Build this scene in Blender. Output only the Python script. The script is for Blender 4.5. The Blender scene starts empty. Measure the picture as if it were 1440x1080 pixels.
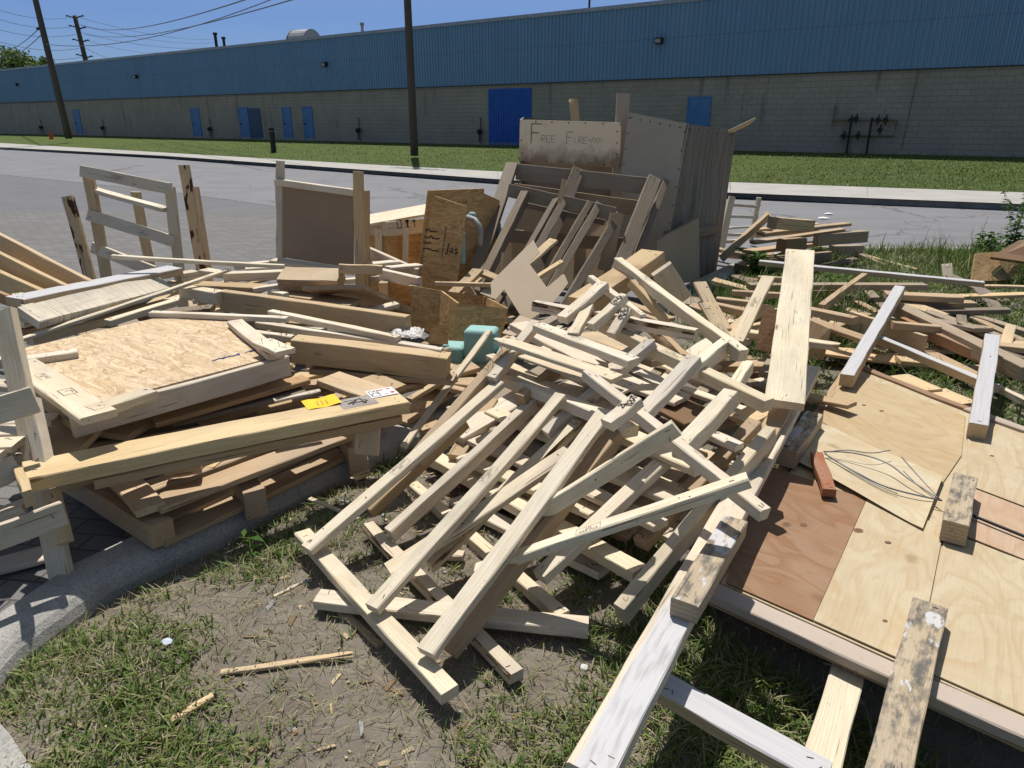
import bpy, math, random
import numpy as np
from mathutils import Vector, Matrix, noise as mn
R=math.radians
sc=bpy.context.scene; COL=sc.collection
rnd=random.Random(7)
# ------------------------------------------------------------- materials
class NT:
    def __init__(s,name,rough=.8):
        s.m=bpy.data.materials.new(name); s.m.use_nodes=True; s.t=s.m.node_tree; s.t.nodes.clear()
        s.out=s.n('ShaderNodeOutputMaterial'); s.b=s.n('ShaderNodeBsdfPrincipled')
        s.t.links.new(s.b.outputs[0],s.out.inputs[0]); s.b.inputs['Roughness'].default_value=rough
        s.b.inputs['Specular IOR Level'].default_value=.3
    def n(s,k): return s.t.nodes.new(k)
    def set(s,sock,v):
        if isinstance(v,bpy.types.NodeSocket): s.t.links.new(v,sock)
        elif isinstance(v,(tuple,list)) and len(v)==3 and sock.type=='RGBA': sock.default_value=(*v,1)
        else: sock.default_value=v
    def coord(s,k='Object'): return s.n('ShaderNodeTexCoord').outputs[k]
    def info(s,k): return s.n('ShaderNodeObjectInfo').outputs[k]
    def math(s,op,a,b=0.,c=None,clamp=False):
        n=s.n('ShaderNodeMath'); n.operation=op; n.use_clamp=clamp
        s.set(n.inputs[0],a); s.set(n.inputs[1],b)
        if c is not None: s.set(n.inputs[2],c)
        return n.outputs[0]
    def vm(s,op,a,b):
        n=s.n('ShaderNodeVectorMath'); n.operation=op; s.set(n.inputs[0],a); s.set(n.inputs[1],b); return n.outputs[0]
    def mapn(s,v,scale=(1,1,1),rot=(0,0,0),loc=(0,0,0)):
        n=s.n('ShaderNodeMapping'); s.set(n.inputs[0],v); n.inputs[1].default_value=loc; n.inputs[2].default_value=rot; n.inputs[3].default_value=scale; return n.outputs[0]
    def noise(s,v,scale=5.,detail=2.,rough=.5,dist=0.,col=False):
        n=s.n('ShaderNodeTexNoise'); s.set(n.inputs['Vector'],v); n.inputs['Scale'].default_value=scale; n.inputs['Detail'].default_value=detail
        n.inputs['Roughness'].default_value=rough; n.inputs['Distortion'].default_value=dist
        return n.outputs[1 if col else 0]
    def vor(s,v,scale=5.,feature='F1',out=0,rand=1.):
        n=s.n('ShaderNodeTexVoronoi'); n.feature=feature; s.set(n.inputs['Vector'],v); n.inputs['Scale'].default_value=scale; n.inputs['Randomness'].default_value=rand
        return n.outputs[out]
    def mix(s,f,a,b,mode='MIX'):
        n=s.n('ShaderNodeMix'); n.data_type='RGBA'; n.blend_type=mode; s.set(n.inputs[0],f); s.set(n.inputs[6],a); s.set(n.inputs[7],b); return n.outputs[2]
    def ramp(s,f,*st,interp='LINEAR'):
        n=s.n('ShaderNodeValToRGB'); s.set(n.inputs[0],f); e=n.color_ramp.elements; n.color_ramp.interpolation=interp
        while len(e)<len(st): e.new(.5)
        for el,(p,c) in zip(e,st):
            el.position=p; el.color=(c,c,c,1) if isinstance(c,(int,float)) else (*c,1)
        return n.outputs[0]
    def sep(s,v):
        n=s.n('ShaderNodeSeparateXYZ'); s.set(n.inputs[0],v); return n.outputs
    def comb(s,x,y,z):
        n=s.n('ShaderNodeCombineXYZ')
        for i,v in enumerate((x,y,z)): s.set(n.inputs[i],v)
        return n.outputs[0]
    def bump(s,h,strength=.3,dist=.01):
        n=s.n('ShaderNodeBump'); s.set(n.inputs['Height'],h); n.inputs['Strength'].default_value=strength; n.inputs['Distance'].default_value=dist
        s.t.links.new(n.outputs[0],s.b.inputs['Normal'])
    def col(s,c): s.set(s.b.inputs['Base Color'],c); return s.m
def rcoord(q):
    return q.vm('ADD',q.coord(),q.mapn(q.comb(q.info('Random'),q.info('Random'),q.info('Random')),scale=(37,0,0)))
def wood_base(q,v,tint,contrast=1.):
    # growth rings cut through by the faces of the board, fibres, knots and soft stains
    x,y,z=q.sep(v)[0:3]
    rn=q.info('Random')
    w=q.noise(q.mapn(v,scale=(1.3,9,9)),scale=1.,detail=3.)
    yy=q.math('ADD',y,q.math('MULTIPLY_ADD',rn,.12,-.06)); zz=q.math('ADD',z,q.math('MULTIPLY_ADD',rn,-.05,.075))
    r=q.math('SQRT',q.math('ADD',q.math('MULTIPLY',yy,yy),q.math('MULTIPLY',zz,zz)))
    r=q.math('ADD',r,q.math('MULTIPLY',q.math('SUBTRACT',w,.5),.055))
    ring=q.math('SINE',q.math('MULTIPLY',r,900.))
    ring=q.ramp(q.math('MULTIPLY_ADD',ring,.5,.5),(.35,0.),(.95,1.))
    fib=q.noise(q.mapn(v,scale=(5,210,210)),scale=1.,detail=2.)
    low=q.noise(q.mapn(v,scale=(2.5,7,7)),scale=1.,detail=4.,rough=.6)
    c=q.mix(q.math('MULTIPLY',ring,.20*contrast),tint,q.mix(1.,tint,(.72,.58,.42),'MULTIPLY'))
    c=q.mix(q.ramp(fib,(.35,.0),(.75,.26*contrast)),c,q.mix(1.,c,(.70,.60,.50),'MULTIPLY'))
    c=q.mix(q.ramp(low,(.42,0.),(.72,.55)),c,q.mix(1.,c,(.80,.72,.62),'MULTIPLY'))
    kd=q.vor(q.mapn(v,scale=(2.1,9,5)),scale=1.)
    c=q.mix(q.ramp(kd,(.035,.85),(.06,.55),(.085,0.)),c,(.15,.075,.035))
    gy=q.noise(q.mapn(v,scale=(1.1,3,3)),scale=1.,detail=5.,rough=.65)
    c=q.mix(q.math('MULTIPLY',q.ramp(gy,(.46,0.),(.7,.8)),q.ramp(rn,(.35,.25),(.9,1.))),c,(.30,.27,.23))
    ck=q.noise(q.mapn(v,scale=(2.6,95,95)),scale=1.,detail=1.)
    c=q.mix(q.ramp(ck,(.70,0.),(.735,.8)),c,q.mix(1.,c,(.28,.22,.17),'MULTIPLY'))
    spk=q.noise(v,scale=70.,detail=2.)
    c=q.mix(q.ramp(spk,(.66,0.),(.74,.35)),c,(.12,.09,.06))
    return c,ring,fib
MAT={}
def mk_wood():
    q=NT('weathered softwood',.75); v=rcoord(q); c,ring,fib=wood_base(q,v,q.info('Color'))
    q.bump(q.math('ADD',fib,q.math('MULTIPLY',ring,.3)),.35,.004); MAT['wood']=q.col(c)
def mk_white():
    q=NT('white painted wood',.6); v=rcoord(q); c,ring,fib=wood_base(q,v,(.55,.43,.27))
    p=q.coord(); nz=q.sep(q.n('ShaderNodeNewGeometry').outputs['True Normal'])
    loc=q.n('ShaderNodeVectorTransform'); loc.vector_type='NORMAL'; loc.convert_from='WORLD'; loc.convert_to='OBJECT'
    q.set(loc.inputs[0],q.n('ShaderNodeNewGeometry').outputs['True Normal'])
    top=q.ramp(q.sep(loc.outputs[0])[2],(.5,0.),(.6,1.))
    chips=q.noise(q.mapn(v,scale=(6,30,30)),scale=1.6,detail=5.,rough=.65)
    paint=q.math('MULTIPLY',top,q.ramp(chips,(.28,0.),(.33,1.)))
    streak=q.noise(q.mapn(v,scale=(3,90,90)),scale=1.,detail=3.)
    pc=q.mix(q.ramp(streak,(.4,0.),(.8,.5)),(.50,.49,.505),(.33,.32,.335))
    q.bump(q.math('ADD',fib,paint),.35,.004); MAT['white']=q.col(q.mix(paint,c,pc))
def mk_chip(name,lo,hi,dark):
    # grey weathered ply ends with peeling paint
    q=NT(name,.75); v=rcoord(q); c,ring,fib=wood_base(q,v,(.46,.38,.27))
    loc=q.n('ShaderNodeVectorTransform'); loc.vector_type='NORMAL'; loc.convert_from='WORLD'; loc.convert_to='OBJECT'
    q.set(loc.inputs[0],q.n('ShaderNodeNewGeometry').outputs['True Normal'])
    top=q.ramp(q.sep(loc.outputs[0])[2],(.5,0.),(.6,1.))
    side=q.sep(v)[2]
    lay=q.ramp(q.math('SINE',q.math('MULTIPLY',side,420.)),(0.,.0),(1.,.5))
    c=q.mix(q.math('MULTIPLY',lay,q.math('SUBTRACT',1.,top)),c,(.26,.17,.09))
    g=q.noise(q.mapn(v,scale=(10,26,26)),scale=1.,detail=5.,rough=.7)
    c=q.mix(q.math('MULTIPLY',top,q.ramp(g,(.45,0.),(.62,dark))),c,(.10,.095,.09))
    a=q.noise(q.mapn(v,scale=(5,13,13)),scale=1.3,detail=4.,rough=.55)
    paint=q.math('MULTIPLY',top,q.ramp(a,(lo,0.),(hi,1.)))
    q.bump(q.math('ADD',fib,q.math('MULTIPLY',paint,2.)),.4,.004)
    MAT[name]=q.col(q.mix(paint,c,(.51,.50,.51)))
def mk_lvl():
    q=NT('laminated veneer',.8); v=rcoord(q); c,ring,fib=wood_base(q,v,q.info('Color'),.6)
    s=q.sep(v); l=q.math('ADD',q.math('MULTIPLY',s[2],560.),q.math('MULTIPLY',q.noise(v,scale=6.),2.))
    m=q.ramp(q.math('MULTIPLY_ADD',q.math('SINE',l),.5,.5),(.2,.75),(.6,0.))
    l2=q.math('MULTIPLY',s[1],560.); m2=q.ramp(q.math('MULTIPLY_ADD',q.math('SINE',l2),.5,.5),(.2,.55),(.6,0.))
    c=q.mix(m,c,(.22,.13,.06)); c=q.mix(m2,c,(.26,.16,.08)); q.bump(m,.4,.003); MAT['lvl']=q.col(c)
def mk_streak():
    q=NT('grey streaked laminate',.8); v=rcoord(q); c,ring,fib=wood_base(q,v,(.68,.61,.49),.5)
    st=q.noise(q.mapn(v,scale=(75,3,3)),scale=1.,detail=4.,rough=.6)
    big=q.noise(q.mapn(v,scale=(8,4,4)),scale=1.,detail=2.)
    c=q.mix(q.ramp(st,(.5,0.),(.66,.75)),c,(.28,.25,.21)); c=q.mix(q.ramp(big,(.4,0.),(.7,.5)),c,(.42,.38,.32)); q.bump(st,.2,.003); MAT['streak']=q.col(c)
def mk_osb():
    q=NT('oriented strand board',.75); v=rcoord(q); t=q.info('Color')
    wob=q.noise(v,scale=9.,detail=3.,col=True)
    vv=q.vm('ADD',v,q.mapn(wob,scale=(.06,.06,.03)))
    c=t; hh=None
    for i,(rz,sx,sy) in enumerate(((.25,6,24),(-.7,7,30),(1.2,8,34),(.05,5,40),(-.2,6,52))):
        p=q.mapn(vv,rot=(0,0,rz)); p=q.mapn(p,scale=(sx,sy,9))
        cr=q.sep(q.vor(p,1.,out=1)); ed=q.vor(p,1.,feature='DISTANCE_TO_EDGE')
        f=q.ramp(cr[0],(.52,0.),(.56,1.)) if i else 1.
        flake=q.ramp(cr[1],(.0,(.76,.68,.58)),(.2,(.9,.85,.78)),(.6,(1.,.97,.92)),(.9,(1.1,1.06,.98)),(1.,(.80,.70,.56)))
        fc=q.mix(1.,t,flake,'MULTIPLY'); fc=q.mix(q.ramp(ed,(.0,.55),(.05,0.)),fc,q.mix(1.,t,(.35,.25,.16),'MULTIPLY'))
        c=q.mix(f,c,fc); hh=cr[2] if hh is None else q.mix(f,hh,cr[2])
    sw=q.noise(q.mapn(v,rot=(0,0,.3),scale=(7,14,7)),scale=1.,detail=4.,rough=.65,dist=1.8)
    c=q.mix(q.ramp(sw,(.56,0.),(.67,.58)),c,q.mix(1.,t,(.42,.28,.17),'MULTIPLY'))
    fib=q.noise(q.mapn(v,scale=(20,160,20)),scale=1.)
    c=q.mix(q.ramp(fib,(.4,0.),(.8,.35)),c,q.mix(1.,c,(.6,.5,.4),'MULTIPLY'))
    q.bump(hh,.25,.003); MAT['osb']=q.col(c)
def mk_ply(nm_='ply',k_=1.):
    q=NT('rotary cut '+nm_,.7); v=rcoord(q); t=q.info('Color')
    w=q.noise(q.mapn(v,scale=(1.5,4.2,1)),scale=1.,detail=2.5,rough=.5,dist=.6)
    bands=q.math('FRACT',q.math('ADD',q.math('MULTIPLY',w,9.),q.math('MULTIPLY',q.noise(q.mapn(v,scale=(14,60,1)),scale=1.,detail=2.),.35)))
    edge=q.ramp(bands,(0.,.5*k_),(.16,.04),(.55,.0),(1.,.36*k_))
    low=q.noise(q.mapn(v,scale=(2.2,3.5,2)),scale=1.,detail=4.,rough=.6)
    c=q.mix(edge,t,q.mix(1.,t,(.78,.62,.44),'MULTIPLY'))
    c=q.mix(q.ramp(low,(.45,0.),(.75,.6)),c,q.mix(1.,t,(.84,.76,.66),'MULTIPLY'))
    fib=q.noise(q.mapn(v,scale=(8,140,40)),scale=1.)
    c=q.mix(q.ramp(fib,(.45,0.),(.8,.25)),c,q.mix(1.,c,(.6,.5,.4),'MULTIPLY'))
    kv=q.mapn(v,scale=(2.9,3.6,2)); kd=q.vor(q.vm('ADD',kv,q.mapn(q.noise(v,scale=9.,col=True),scale=(.12,.12,.12))),1.)
    c=q.mix(q.ramp(kd,(.045,.85),(.08,.5),(.13,.0)),c,(.14,.075,.035))
    g=q.noise(v,scale=6.,detail=5.,rough=.7)
    c=q.mix(q.ramp(g,(.60,0.),(.75,.35)),c,(.20,.18,.16)); st2=q.noise(v,scale=2.6,detail=6.,rough=.62,dist=.8); c=q.mix(q.ramp(st2,(.48,0.),(.53,.22),(.62,.05),(.70,.4)),c,q.mix(1.,t,(.78,.60,.40),'MULTIPLY'))
    q.bump(fib,.12,.003); MAT[nm_]=q.col(c)
def mk_greyply():
    q=NT('weather stained plywood',.8); v=rcoord(q); t=q.info('Color'); z=q.sep(q.n('ShaderNodeNewGeometry').outputs['Position'])[2]
    g=q.n('ShaderNodeNewGeometry').outputs['Position']
    st=q.noise(q.mapn(g,scale=(16,16,.9)),scale=1.,detail=5.,rough=.65)
    bl=q.noise(g,scale=2.2,detail=4.)
    c=q.mix(q.ramp(st,(.40,0.),(.66,.8)),t,q.mix(1.,t,(.38,.37,.35),'MULTIPLY')); c=q.mix(q.ramp(q.noise(q.mapn(g,scale=(40,40,1.2)),scale=1.,detail=3.),(.58,0.),(.68,.7)),c,(.045,.042,.038))
    c=q.mix(q.ramp(bl,(.5,0.),(.75,.5)),c,q.mix(1.,t,(.72,.66,.55),'MULTIPLY'))
    c=q.mix(q.ramp(q.noise(g,scale=45.,detail=3.),(.68,0.),(.75,.6)),c,(.05,.05,.045))
    q.bump(st,.15,.004); MAT['greyply']=q.col(c)
def mk_sign():
    q=NT('sign board paint',.75); t=q.info('Color'); g=q.n('ShaderNodeNewGeometry').outputs['Position']; z=q.sep(g)[2]
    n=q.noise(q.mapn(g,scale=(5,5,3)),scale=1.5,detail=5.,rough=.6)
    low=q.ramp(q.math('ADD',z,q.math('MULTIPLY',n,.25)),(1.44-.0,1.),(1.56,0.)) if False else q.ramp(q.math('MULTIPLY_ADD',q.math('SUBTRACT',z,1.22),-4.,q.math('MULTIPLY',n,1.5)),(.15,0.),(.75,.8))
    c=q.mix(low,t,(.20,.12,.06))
    c=q.mix(q.ramp(q.noise(g,scale=8.,detail=4.),(.6,0.),(.7,.4)),c,q.mix(1.,t,(.7,.6,.5),'MULTIPLY'))
    MAT['sign']=q.col(c)
def mk_mdf():
    q=NT('hardboard',.65); v=rcoord(q); t=q.info('Color'); n=q.noise(v,scale=3.,detail=4.); f=q.noise(v,scale=60.,detail=3.)
    c=q.mix(q.ramp(n,(.4,0.),(.75,.5)),t,q.mix(1.,t,(.82,.79,.75),'MULTIPLY'))
    c=q.mix(q.ramp(f,(.64,0.),(.74,.4)),c,q.mix(1.,t,(.45,.4,.35),'MULTIPLY'))
    q.bump(f,.05,.003); MAT['mdf']=q.col(c)
def simple(name,c,rough=.6,metal=0,var=.25,scale=8.):
    q=NT(name,rough); n=q.noise(q.coord(),scale=scale,detail=4.)
    q.b.inputs['Metallic'].default_value=metal
    MAT[name]=q.col(q.mix(q.ramp(n,(.35,0.),(.75,1.)),c,tuple(x*(1-var*1.6) for x in c))); return q
mk_wood();mk_white();mk_chip('chip',.53,.57,.85);mk_chip('stain',.70,.74,.95);mk_chip('chip2',.585,.615,.95);mk_lvl();mk_streak();mk_osb();mk_ply();mk_ply('plydark',1.9);mk_greyply();mk_sign();mk_mdf()
simple('metal',(.03,.03,.032),.45,.4); simple('blue',(.03,.10,.28),.5); simple('nail',(.10,.085,.075),.5,.6)
simple('ink',(.035,.03,.03),.8); simple('ink_grey',(.17,.14,.12),.85)
q=NT('bark',.95); n=q.noise(q.mapn(q.coord(),scale=(14,40,40)),scale=1.,detail=4.); q.bump(n,.9,.01)
MAT['bark']=q.col(q.mix(q.ramp(q.noise(q.mapn(q.coord(),scale=(7,30,30)),scale=1.,detail=4.),(.47,0.),(.52,1.)),q.mix(n,(.045,.02,.010),(.20,.10,.05)),(.50,.37,.23)))
q=NT('stained softwood',.75); v=rcoord(q); c,ring,fib=wood_base(q,v,q.info('Color')); a=q.noise(q.mapn(v,scale=(5,16,16)),scale=1.,detail=3.)
q.bump(fib,.3,.004); MAT['barkstain']=q.col(q.mix(q.ramp(a,(.56,0.),(.60,1.)),c,(.07,.025,.012)))
q=NT('half painted softwood',.7); v=rcoord(q); c,ring,fib=wood_base(q,v,q.info('Color')); o=q.coord(); s=q.sep(o)
a=q.noise(q.mapn(v,scale=(4,22,22)),scale=1.,detail=5.,rough=.6)
ff=q.math('ADD',s[0],q.math('MULTIPLY',q.math('SUBTRACT',a,.5),.25)); ff=q.ramp(q.math('SUBTRACT',ff,.88),(.0,0.),(.02,1.))
yy=q.ramp(q.math('ADD',q.math('MULTIPLY_ADD',s[1],-1.,.1),q.math('MULTIPLY',a,.02)),(.0,1.),(.142,1.),(.146,0.),(1.,0.))
loc=q.n('ShaderNodeVectorTransform'); loc.vector_type='NORMAL'; loc.convert_from='WORLD'; loc.convert_to='OBJECT'; q.set(loc.inputs[0],q.n('ShaderNodeNewGeometry').outputs['True Normal'])
top=q.ramp(q.sep(loc.outputs[0])[2],(.5,0.),(.6,1.))
pm=q.math('MULTIPLY',top,q.math('MULTIPLY',ff,yy)); gr=q.noise(q.mapn(v,scale=(9,60,60)),scale=1.,detail=4.)
q.bump(q.math('ADD',fib,pm),.4,.004); MAT['halfpaint']=q.col(q.mix(pm,c,q.mix(q.ramp(gr,(.5,0.),(.7,.7)),(.51,.50,.515),(.30,.29,.29))))

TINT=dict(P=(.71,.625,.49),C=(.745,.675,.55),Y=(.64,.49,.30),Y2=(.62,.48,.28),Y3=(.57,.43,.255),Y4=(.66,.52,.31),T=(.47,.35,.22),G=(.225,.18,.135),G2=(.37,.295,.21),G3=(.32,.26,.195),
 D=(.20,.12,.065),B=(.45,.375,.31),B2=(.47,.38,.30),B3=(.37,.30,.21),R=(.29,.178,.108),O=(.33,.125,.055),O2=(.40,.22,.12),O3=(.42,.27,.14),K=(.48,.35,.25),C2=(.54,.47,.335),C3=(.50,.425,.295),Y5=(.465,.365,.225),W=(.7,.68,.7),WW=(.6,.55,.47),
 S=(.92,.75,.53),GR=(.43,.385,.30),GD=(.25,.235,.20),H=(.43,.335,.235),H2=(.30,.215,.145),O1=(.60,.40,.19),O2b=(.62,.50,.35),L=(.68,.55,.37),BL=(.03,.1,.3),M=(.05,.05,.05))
# ------------------------------------------------------------- object helpers
def link(name,me,mats,parent=None,color=None,M=None):
    o=bpy.data.objects.new(name,me); COL.objects.link(o)
    for m in mats: me.materials.append(m)
    if M is not None: o.matrix_world=M
    if parent is not None: o.parent=parent; o.matrix_parent_inverse=Matrix.Translation(-parent.location)
    if color: o.color=(*color,1)
    return o
def tag(o,label=None,cat=None,group=None,kind=None):
    if label:o['label']=label
    if cat:o['category']=cat
    if group:o['group']=group
    if kind:o['kind']=kind
    return o
def mesh(v,f,mi=None,smooth=False):
    me=bpy.data.meshes.new('m'); me.from_pydata([tuple(p) for p in v],[],f)
    if mi: me.polygons.foreach_set('material_index',mi)
    if smooth: me.polygons.foreach_set('use_smooth',[True]*len(me.polygons))
    me.update(); return me
def empty(name,loc):
    o=bpy.data.objects.new(name,None); COL.objects.link(o); o.location=loc; o.empty_display_size=.1; return o
class MB:
    def __init__(s): s.v=[];s.f=[];s.mi=[]
    def add(s,v,f,mi=0):
        k=len(s.v); s.v+=[tuple(p) for p in v]; s.f+=[tuple(i+k for i in q) for q in f]; s.mi+=[mi]*len(f)
    def box(s,a,b,mi=0,M=None):
        v=[Vector((x,y,z)) for x in(a[0],b[0]) for y in(a[1],b[1]) for z in(a[2],b[2])]
        if M: v=[M@p for p in v]
        s.add(v,[(0,1,3,2),(4,6,7,5),(0,4,5,1),(2,3,7,6),(0,2,6,4),(1,5,7,3)],mi)
    def tube(s,pts,r,n=6,mi=0,caps=True,r2=None):
        pts=[Vector(p) for p in pts]; m=len(pts); rings=[]
        for i,p in enumerate(pts):
            d=(pts[min(i+1,m-1)]-pts[max(i-1,0)]).normalized(); a=d.orthogonal().normalized() if abs(d.z)>.9 else d.cross(Vector((0,0,1))).normalized(); b=d.cross(a)
            rr=r if r2 is None else r+(r2-r)*i/(m-1)
            rings.append([p+(a*math.cos(2*math.pi*k/n)+b*math.sin(2*math.pi*k/n))*rr for k in range(n)])
        v=[q for g in rings for q in g]; f=[]
        for i in range(m-1):
            for k in range(n): f.append((i*n+k,i*n+(k+1)%n,(i+1)*n+(k+1)%n,(i+1)*n+k))
        if caps: f+= [tuple(range(n))[::-1],tuple((m-1)*n+k for k in range(n))]
        s.add(v,f,mi)
    def build(s,name,mats,parent=None,color=None,M=None,smooth=False):
        return link(name,mesh(s.v,s.f,s.mi,smooth),mats,parent,color,M)
def frame(a,b,roll):
    X=(b-a).normalized()
    ref=Vector((0,-1,.15)) if (abs(X.z)>.6 or roll<=-45) else Vector((0,0,1))
    Z=(ref-X*ref.dot(X)).normalized()
    if roll>-45 and roll: Z=Matrix.Rotation(R(roll),3,X)@Z
    Y=Z.cross(X); return X,Y,Z
SEED=[0]
def board(name,p1,p2,w,t,roll,mat,tint,fl,parent=None):
    SEED[0]+=1; rg=random.Random(SEED[0]*13+5)
    a=Vector(p1);b=Vector(p2);L=(b-a).length;X,Y,Z=frame(a,b,roll)
    M=Matrix(((X.x,Y.x,Z.x,0),(X.y,Y.y,Z.y,0),(X.z,Y.z,Z.z,0),(0,0,0,1))); M.translation=(a+b)/2
    n=max(5,int(L/.1)); ch=min(.0035,t*.2,w*.2); ny=4
    bow=rg.uniform(-1,1)*.004*L; crook=rg.uniform(-1,1)*.003*L; tw=rg.uniform(-1,1)*.03; ph=rg.random()*9
    # cross section loop: top spans, then bottom spans
    ys=[-w/2+ch]+[-w/2+ch+(w-2*ch)*k/ny for k in range(1,ny)]+[w/2-ch]
    wane=.5 if 'k' in fl else 0
    cs=[(y,0) for y in ys]
    cs+=[(w/2,-ch),(w/2,-t+ch)]+[(y,-t) for y in reversed(ys)]
    if wane: cs+=[(-w/2,-t+ch),(-w/2,-t*.45)]; cs[0]=(-w/2+w*.10,-t*.03)
    else: cs+=[(-w/2,-t+ch),(-w/2,-ch)]
    m=len(cs); v=[]
    jag0=[rg.uniform(0,1)**2*.09 for _ in range(m)] if 'j' in fl else [0]*m
    jag1=[rg.uniform(0,1)**2*.12 for _ in range(m)] if 'J' in fl else [0]*m
    sk0=rg.uniform(-.02,.02)*w*3; sk1=rg.uniform(-.02,.02)*w*3
    for i in range(n+1):
        u=i/n; x=-L/2+L*u; s=math.sin(math.pi*u)
        cy=crook*s+.0015*math.sin(ph+u*7); cz=bow*s; an=tw*(u-.5)
        for j,(y,z) in enumerate(cs):
            xx=x
            if i==0: xx+=jag0[j]+sk0*y/w
            elif i==n: xx-=jag1[j]-sk1*y/w
            e=.0012*math.sin(j*5.1+i*1.7+ph)
            if wane and j in (0,m-1): e+=.006*math.sin(i*1.3+ph)*(.6+.4*math.sin(i*.5))
            y2=y+cy+(e if j in(0,m-1,m-2,ny,ny+1) else 0); z2=z+e*.5
            v.append((xx,y2*math.cos(an)-z2*math.sin(an),y2*math.sin(an)+z2*math.cos(an)+cz))
    f=[];mi=[]
    for i in range(n):
        for j in range(m):
            k=(j+1)%m; f.append((i*m+j,i*m+k,(i+1)*m+k,(i+1)*m+j)); mi.append(1 if wane and j==m-1 else 0)
    f.append(tuple(range(m))); mi.append(0); f.append(tuple(reversed([n*m+j for j in range(m)]))); mi.append(0)
    # flip all so that normals face outward
    f=[tuple(reversed(q)) for q in f]
    mb=MB(); mb.v=v; mb.f=f; mb.mi=mi
    def nail(x,y,bend,ln,up=1):
        q=Vector((x,y,0 if up>0 else -t)); d=Vector((rg.uniform(-bend,bend),rg.uniform(-bend,bend),up)).normalized()
        mid=q+d*ln*.6; d2=(d+Vector((rg.uniform(-bend,bend),rg.uniform(-bend,bend),0))).normalized()
        mb.tube([q-d*.004,mid,mid+d2*ln*.4],.0012,4,2)
    def staple(x,y,an,l=.016):
        T_=Matrix.Translation((x,y,0))@Matrix.Rotation(an,4,'Z'); mb.box((-l/2,-.0009,-.002),(l/2,.0009,.0016),2,T_)
    if L>.18 and mat!='mdf':
        for e in (-1,1):
            for k in range(rg.choice((0,1,2,2))): 
                staple(e*(L/2-rg.uniform(.015,.06)),rg.uniform(-.35,.35)*w,R(rg.uniform(-25,25))+rg.choice((0,1.57)))
        for k in range(rg.choice((0,0,1,2))):
            mb.tube([(rg.uniform(-.45,.45)*L,0,0) for _ in (0,)]+[(0,0,0)] if False else [Vector((u0:=rg.uniform(-.42,.42)*L,v0:=rg.uniform(-.3,.3)*w,-.003)),Vector((u0,v0,.0012))],.0028,6,2)
    if 'n' in fl:
        for k in range(5): nail(rg.choice((-1,1))*(L/2-rg.uniform(.01,.08)),rg.uniform(-.35,.35)*w,.6,.03)
    if 'N' in fl:
        for k in range(16): nail(-L/2+rg.uniform(.01,.22),rg.uniform(-.4,.4)*w,.9,rg.uniform(.02,.045))
    if 'p' in fl: mat='halfpaint'
    if 'K' in fl: mat='barkstain'
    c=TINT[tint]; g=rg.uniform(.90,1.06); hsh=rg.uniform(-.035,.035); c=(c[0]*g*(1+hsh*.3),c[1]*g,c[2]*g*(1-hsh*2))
    return mb.build(name,[MAT[mat],MAT['bark'],MAT['nail']],parent,c,M), L
def sheet(name,pts,t,mat,tint,flip,parent=None,curl=0):
    P=[Vector(p) for p in pts]; nrm=Vector((0,0,0)); c0=sum(P,Vector())/len(P)
    for i in range(len(P)): nrm+=(P[i]-c0).cross(P[(i+1)%len(P)]-c0)
    nrm.normalize()
    s=-1 if (nrm.z<-.35 or (abs(nrm.z)<=.35 and nrm.y>0)) else 1
    if flip: s=-s
    X=(P[1]-P[0]).normalized()
    if mat=='ply' and len(P)>3 and (P[2]-P[1]).length>(P[1]-P[0]).length: X=(P[2]-P[1]).normalized()
    Z=nrm*s; X=(X-Z*X.dot(Z)).normalized(); Y=Z.cross(X)
    M=Matrix(((X.x,Y.x,Z.x,0),(X.y,Y.y,Z.y,0),(X.z,Y.z,Z.z,0),(0,0,0,1))); M.translation=c0; Mi=M.inverted()
    l=[Mi@p for p in P]
    if s<0: l.reverse()
    n=len(l); mb=MB()
    v=l+[p-Vector((0,0,t)) for p in l]
    if curl:
        # a slightly lifted, wavy sheet
        k=14; a,b,c,d=l[0],l[1],l[-2],l[-1]; v=[];f=[]
        for lay in (0,1):
            for i in range(k+1):
                for j in range(k+1):
                    u,w=i/k,j/k; p=(a*(1-u)+b*u)*(1-w)+(d*(1-u)+c*u)*w
                    p=p+Vector((0,0,curl*(math.sin(u*5+w*3)+(.5 if u in(0,1) else 0))-lay*t)); v.append(p)
        N=(k+1)*(k+1); g=lambda i,j,o=0:o+i*(k+1)+j
        for i in range(k):
            for j in range(k): f+= [(g(i,j),g(i+1,j),g(i+1,j+1),g(i,j+1)),(g(i,j,N),g(i,j+1,N),g(i+1,j+1,N),g(i+1,j,N))]
        for i in range(k): f+= [(g(i,0),g(i,0,N),g(i+1,0,N),g(i+1,0)),(g(i,k),g(i+1,k),g(i+1,k,N),g(i,k,N)),(g(0,i),g(0,i+1),g(0,i+1,N),g(0,i,N)),(g(k,i),g(k,i,N),g(k,i+1,N),g(k,i+1))]
        mb.add(v,f)
    else:
        f=[tuple(range(n)),tuple(reversed(range(n,2*n)))]+[(i,i+n,(i+1)%n+n,(i+1)%n) for i in range(n)]
        mb.add(v,f)
    o=mb.build(name,[MAT[mat]],parent,TINT[tint],M); return o,X,Y,Z
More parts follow.
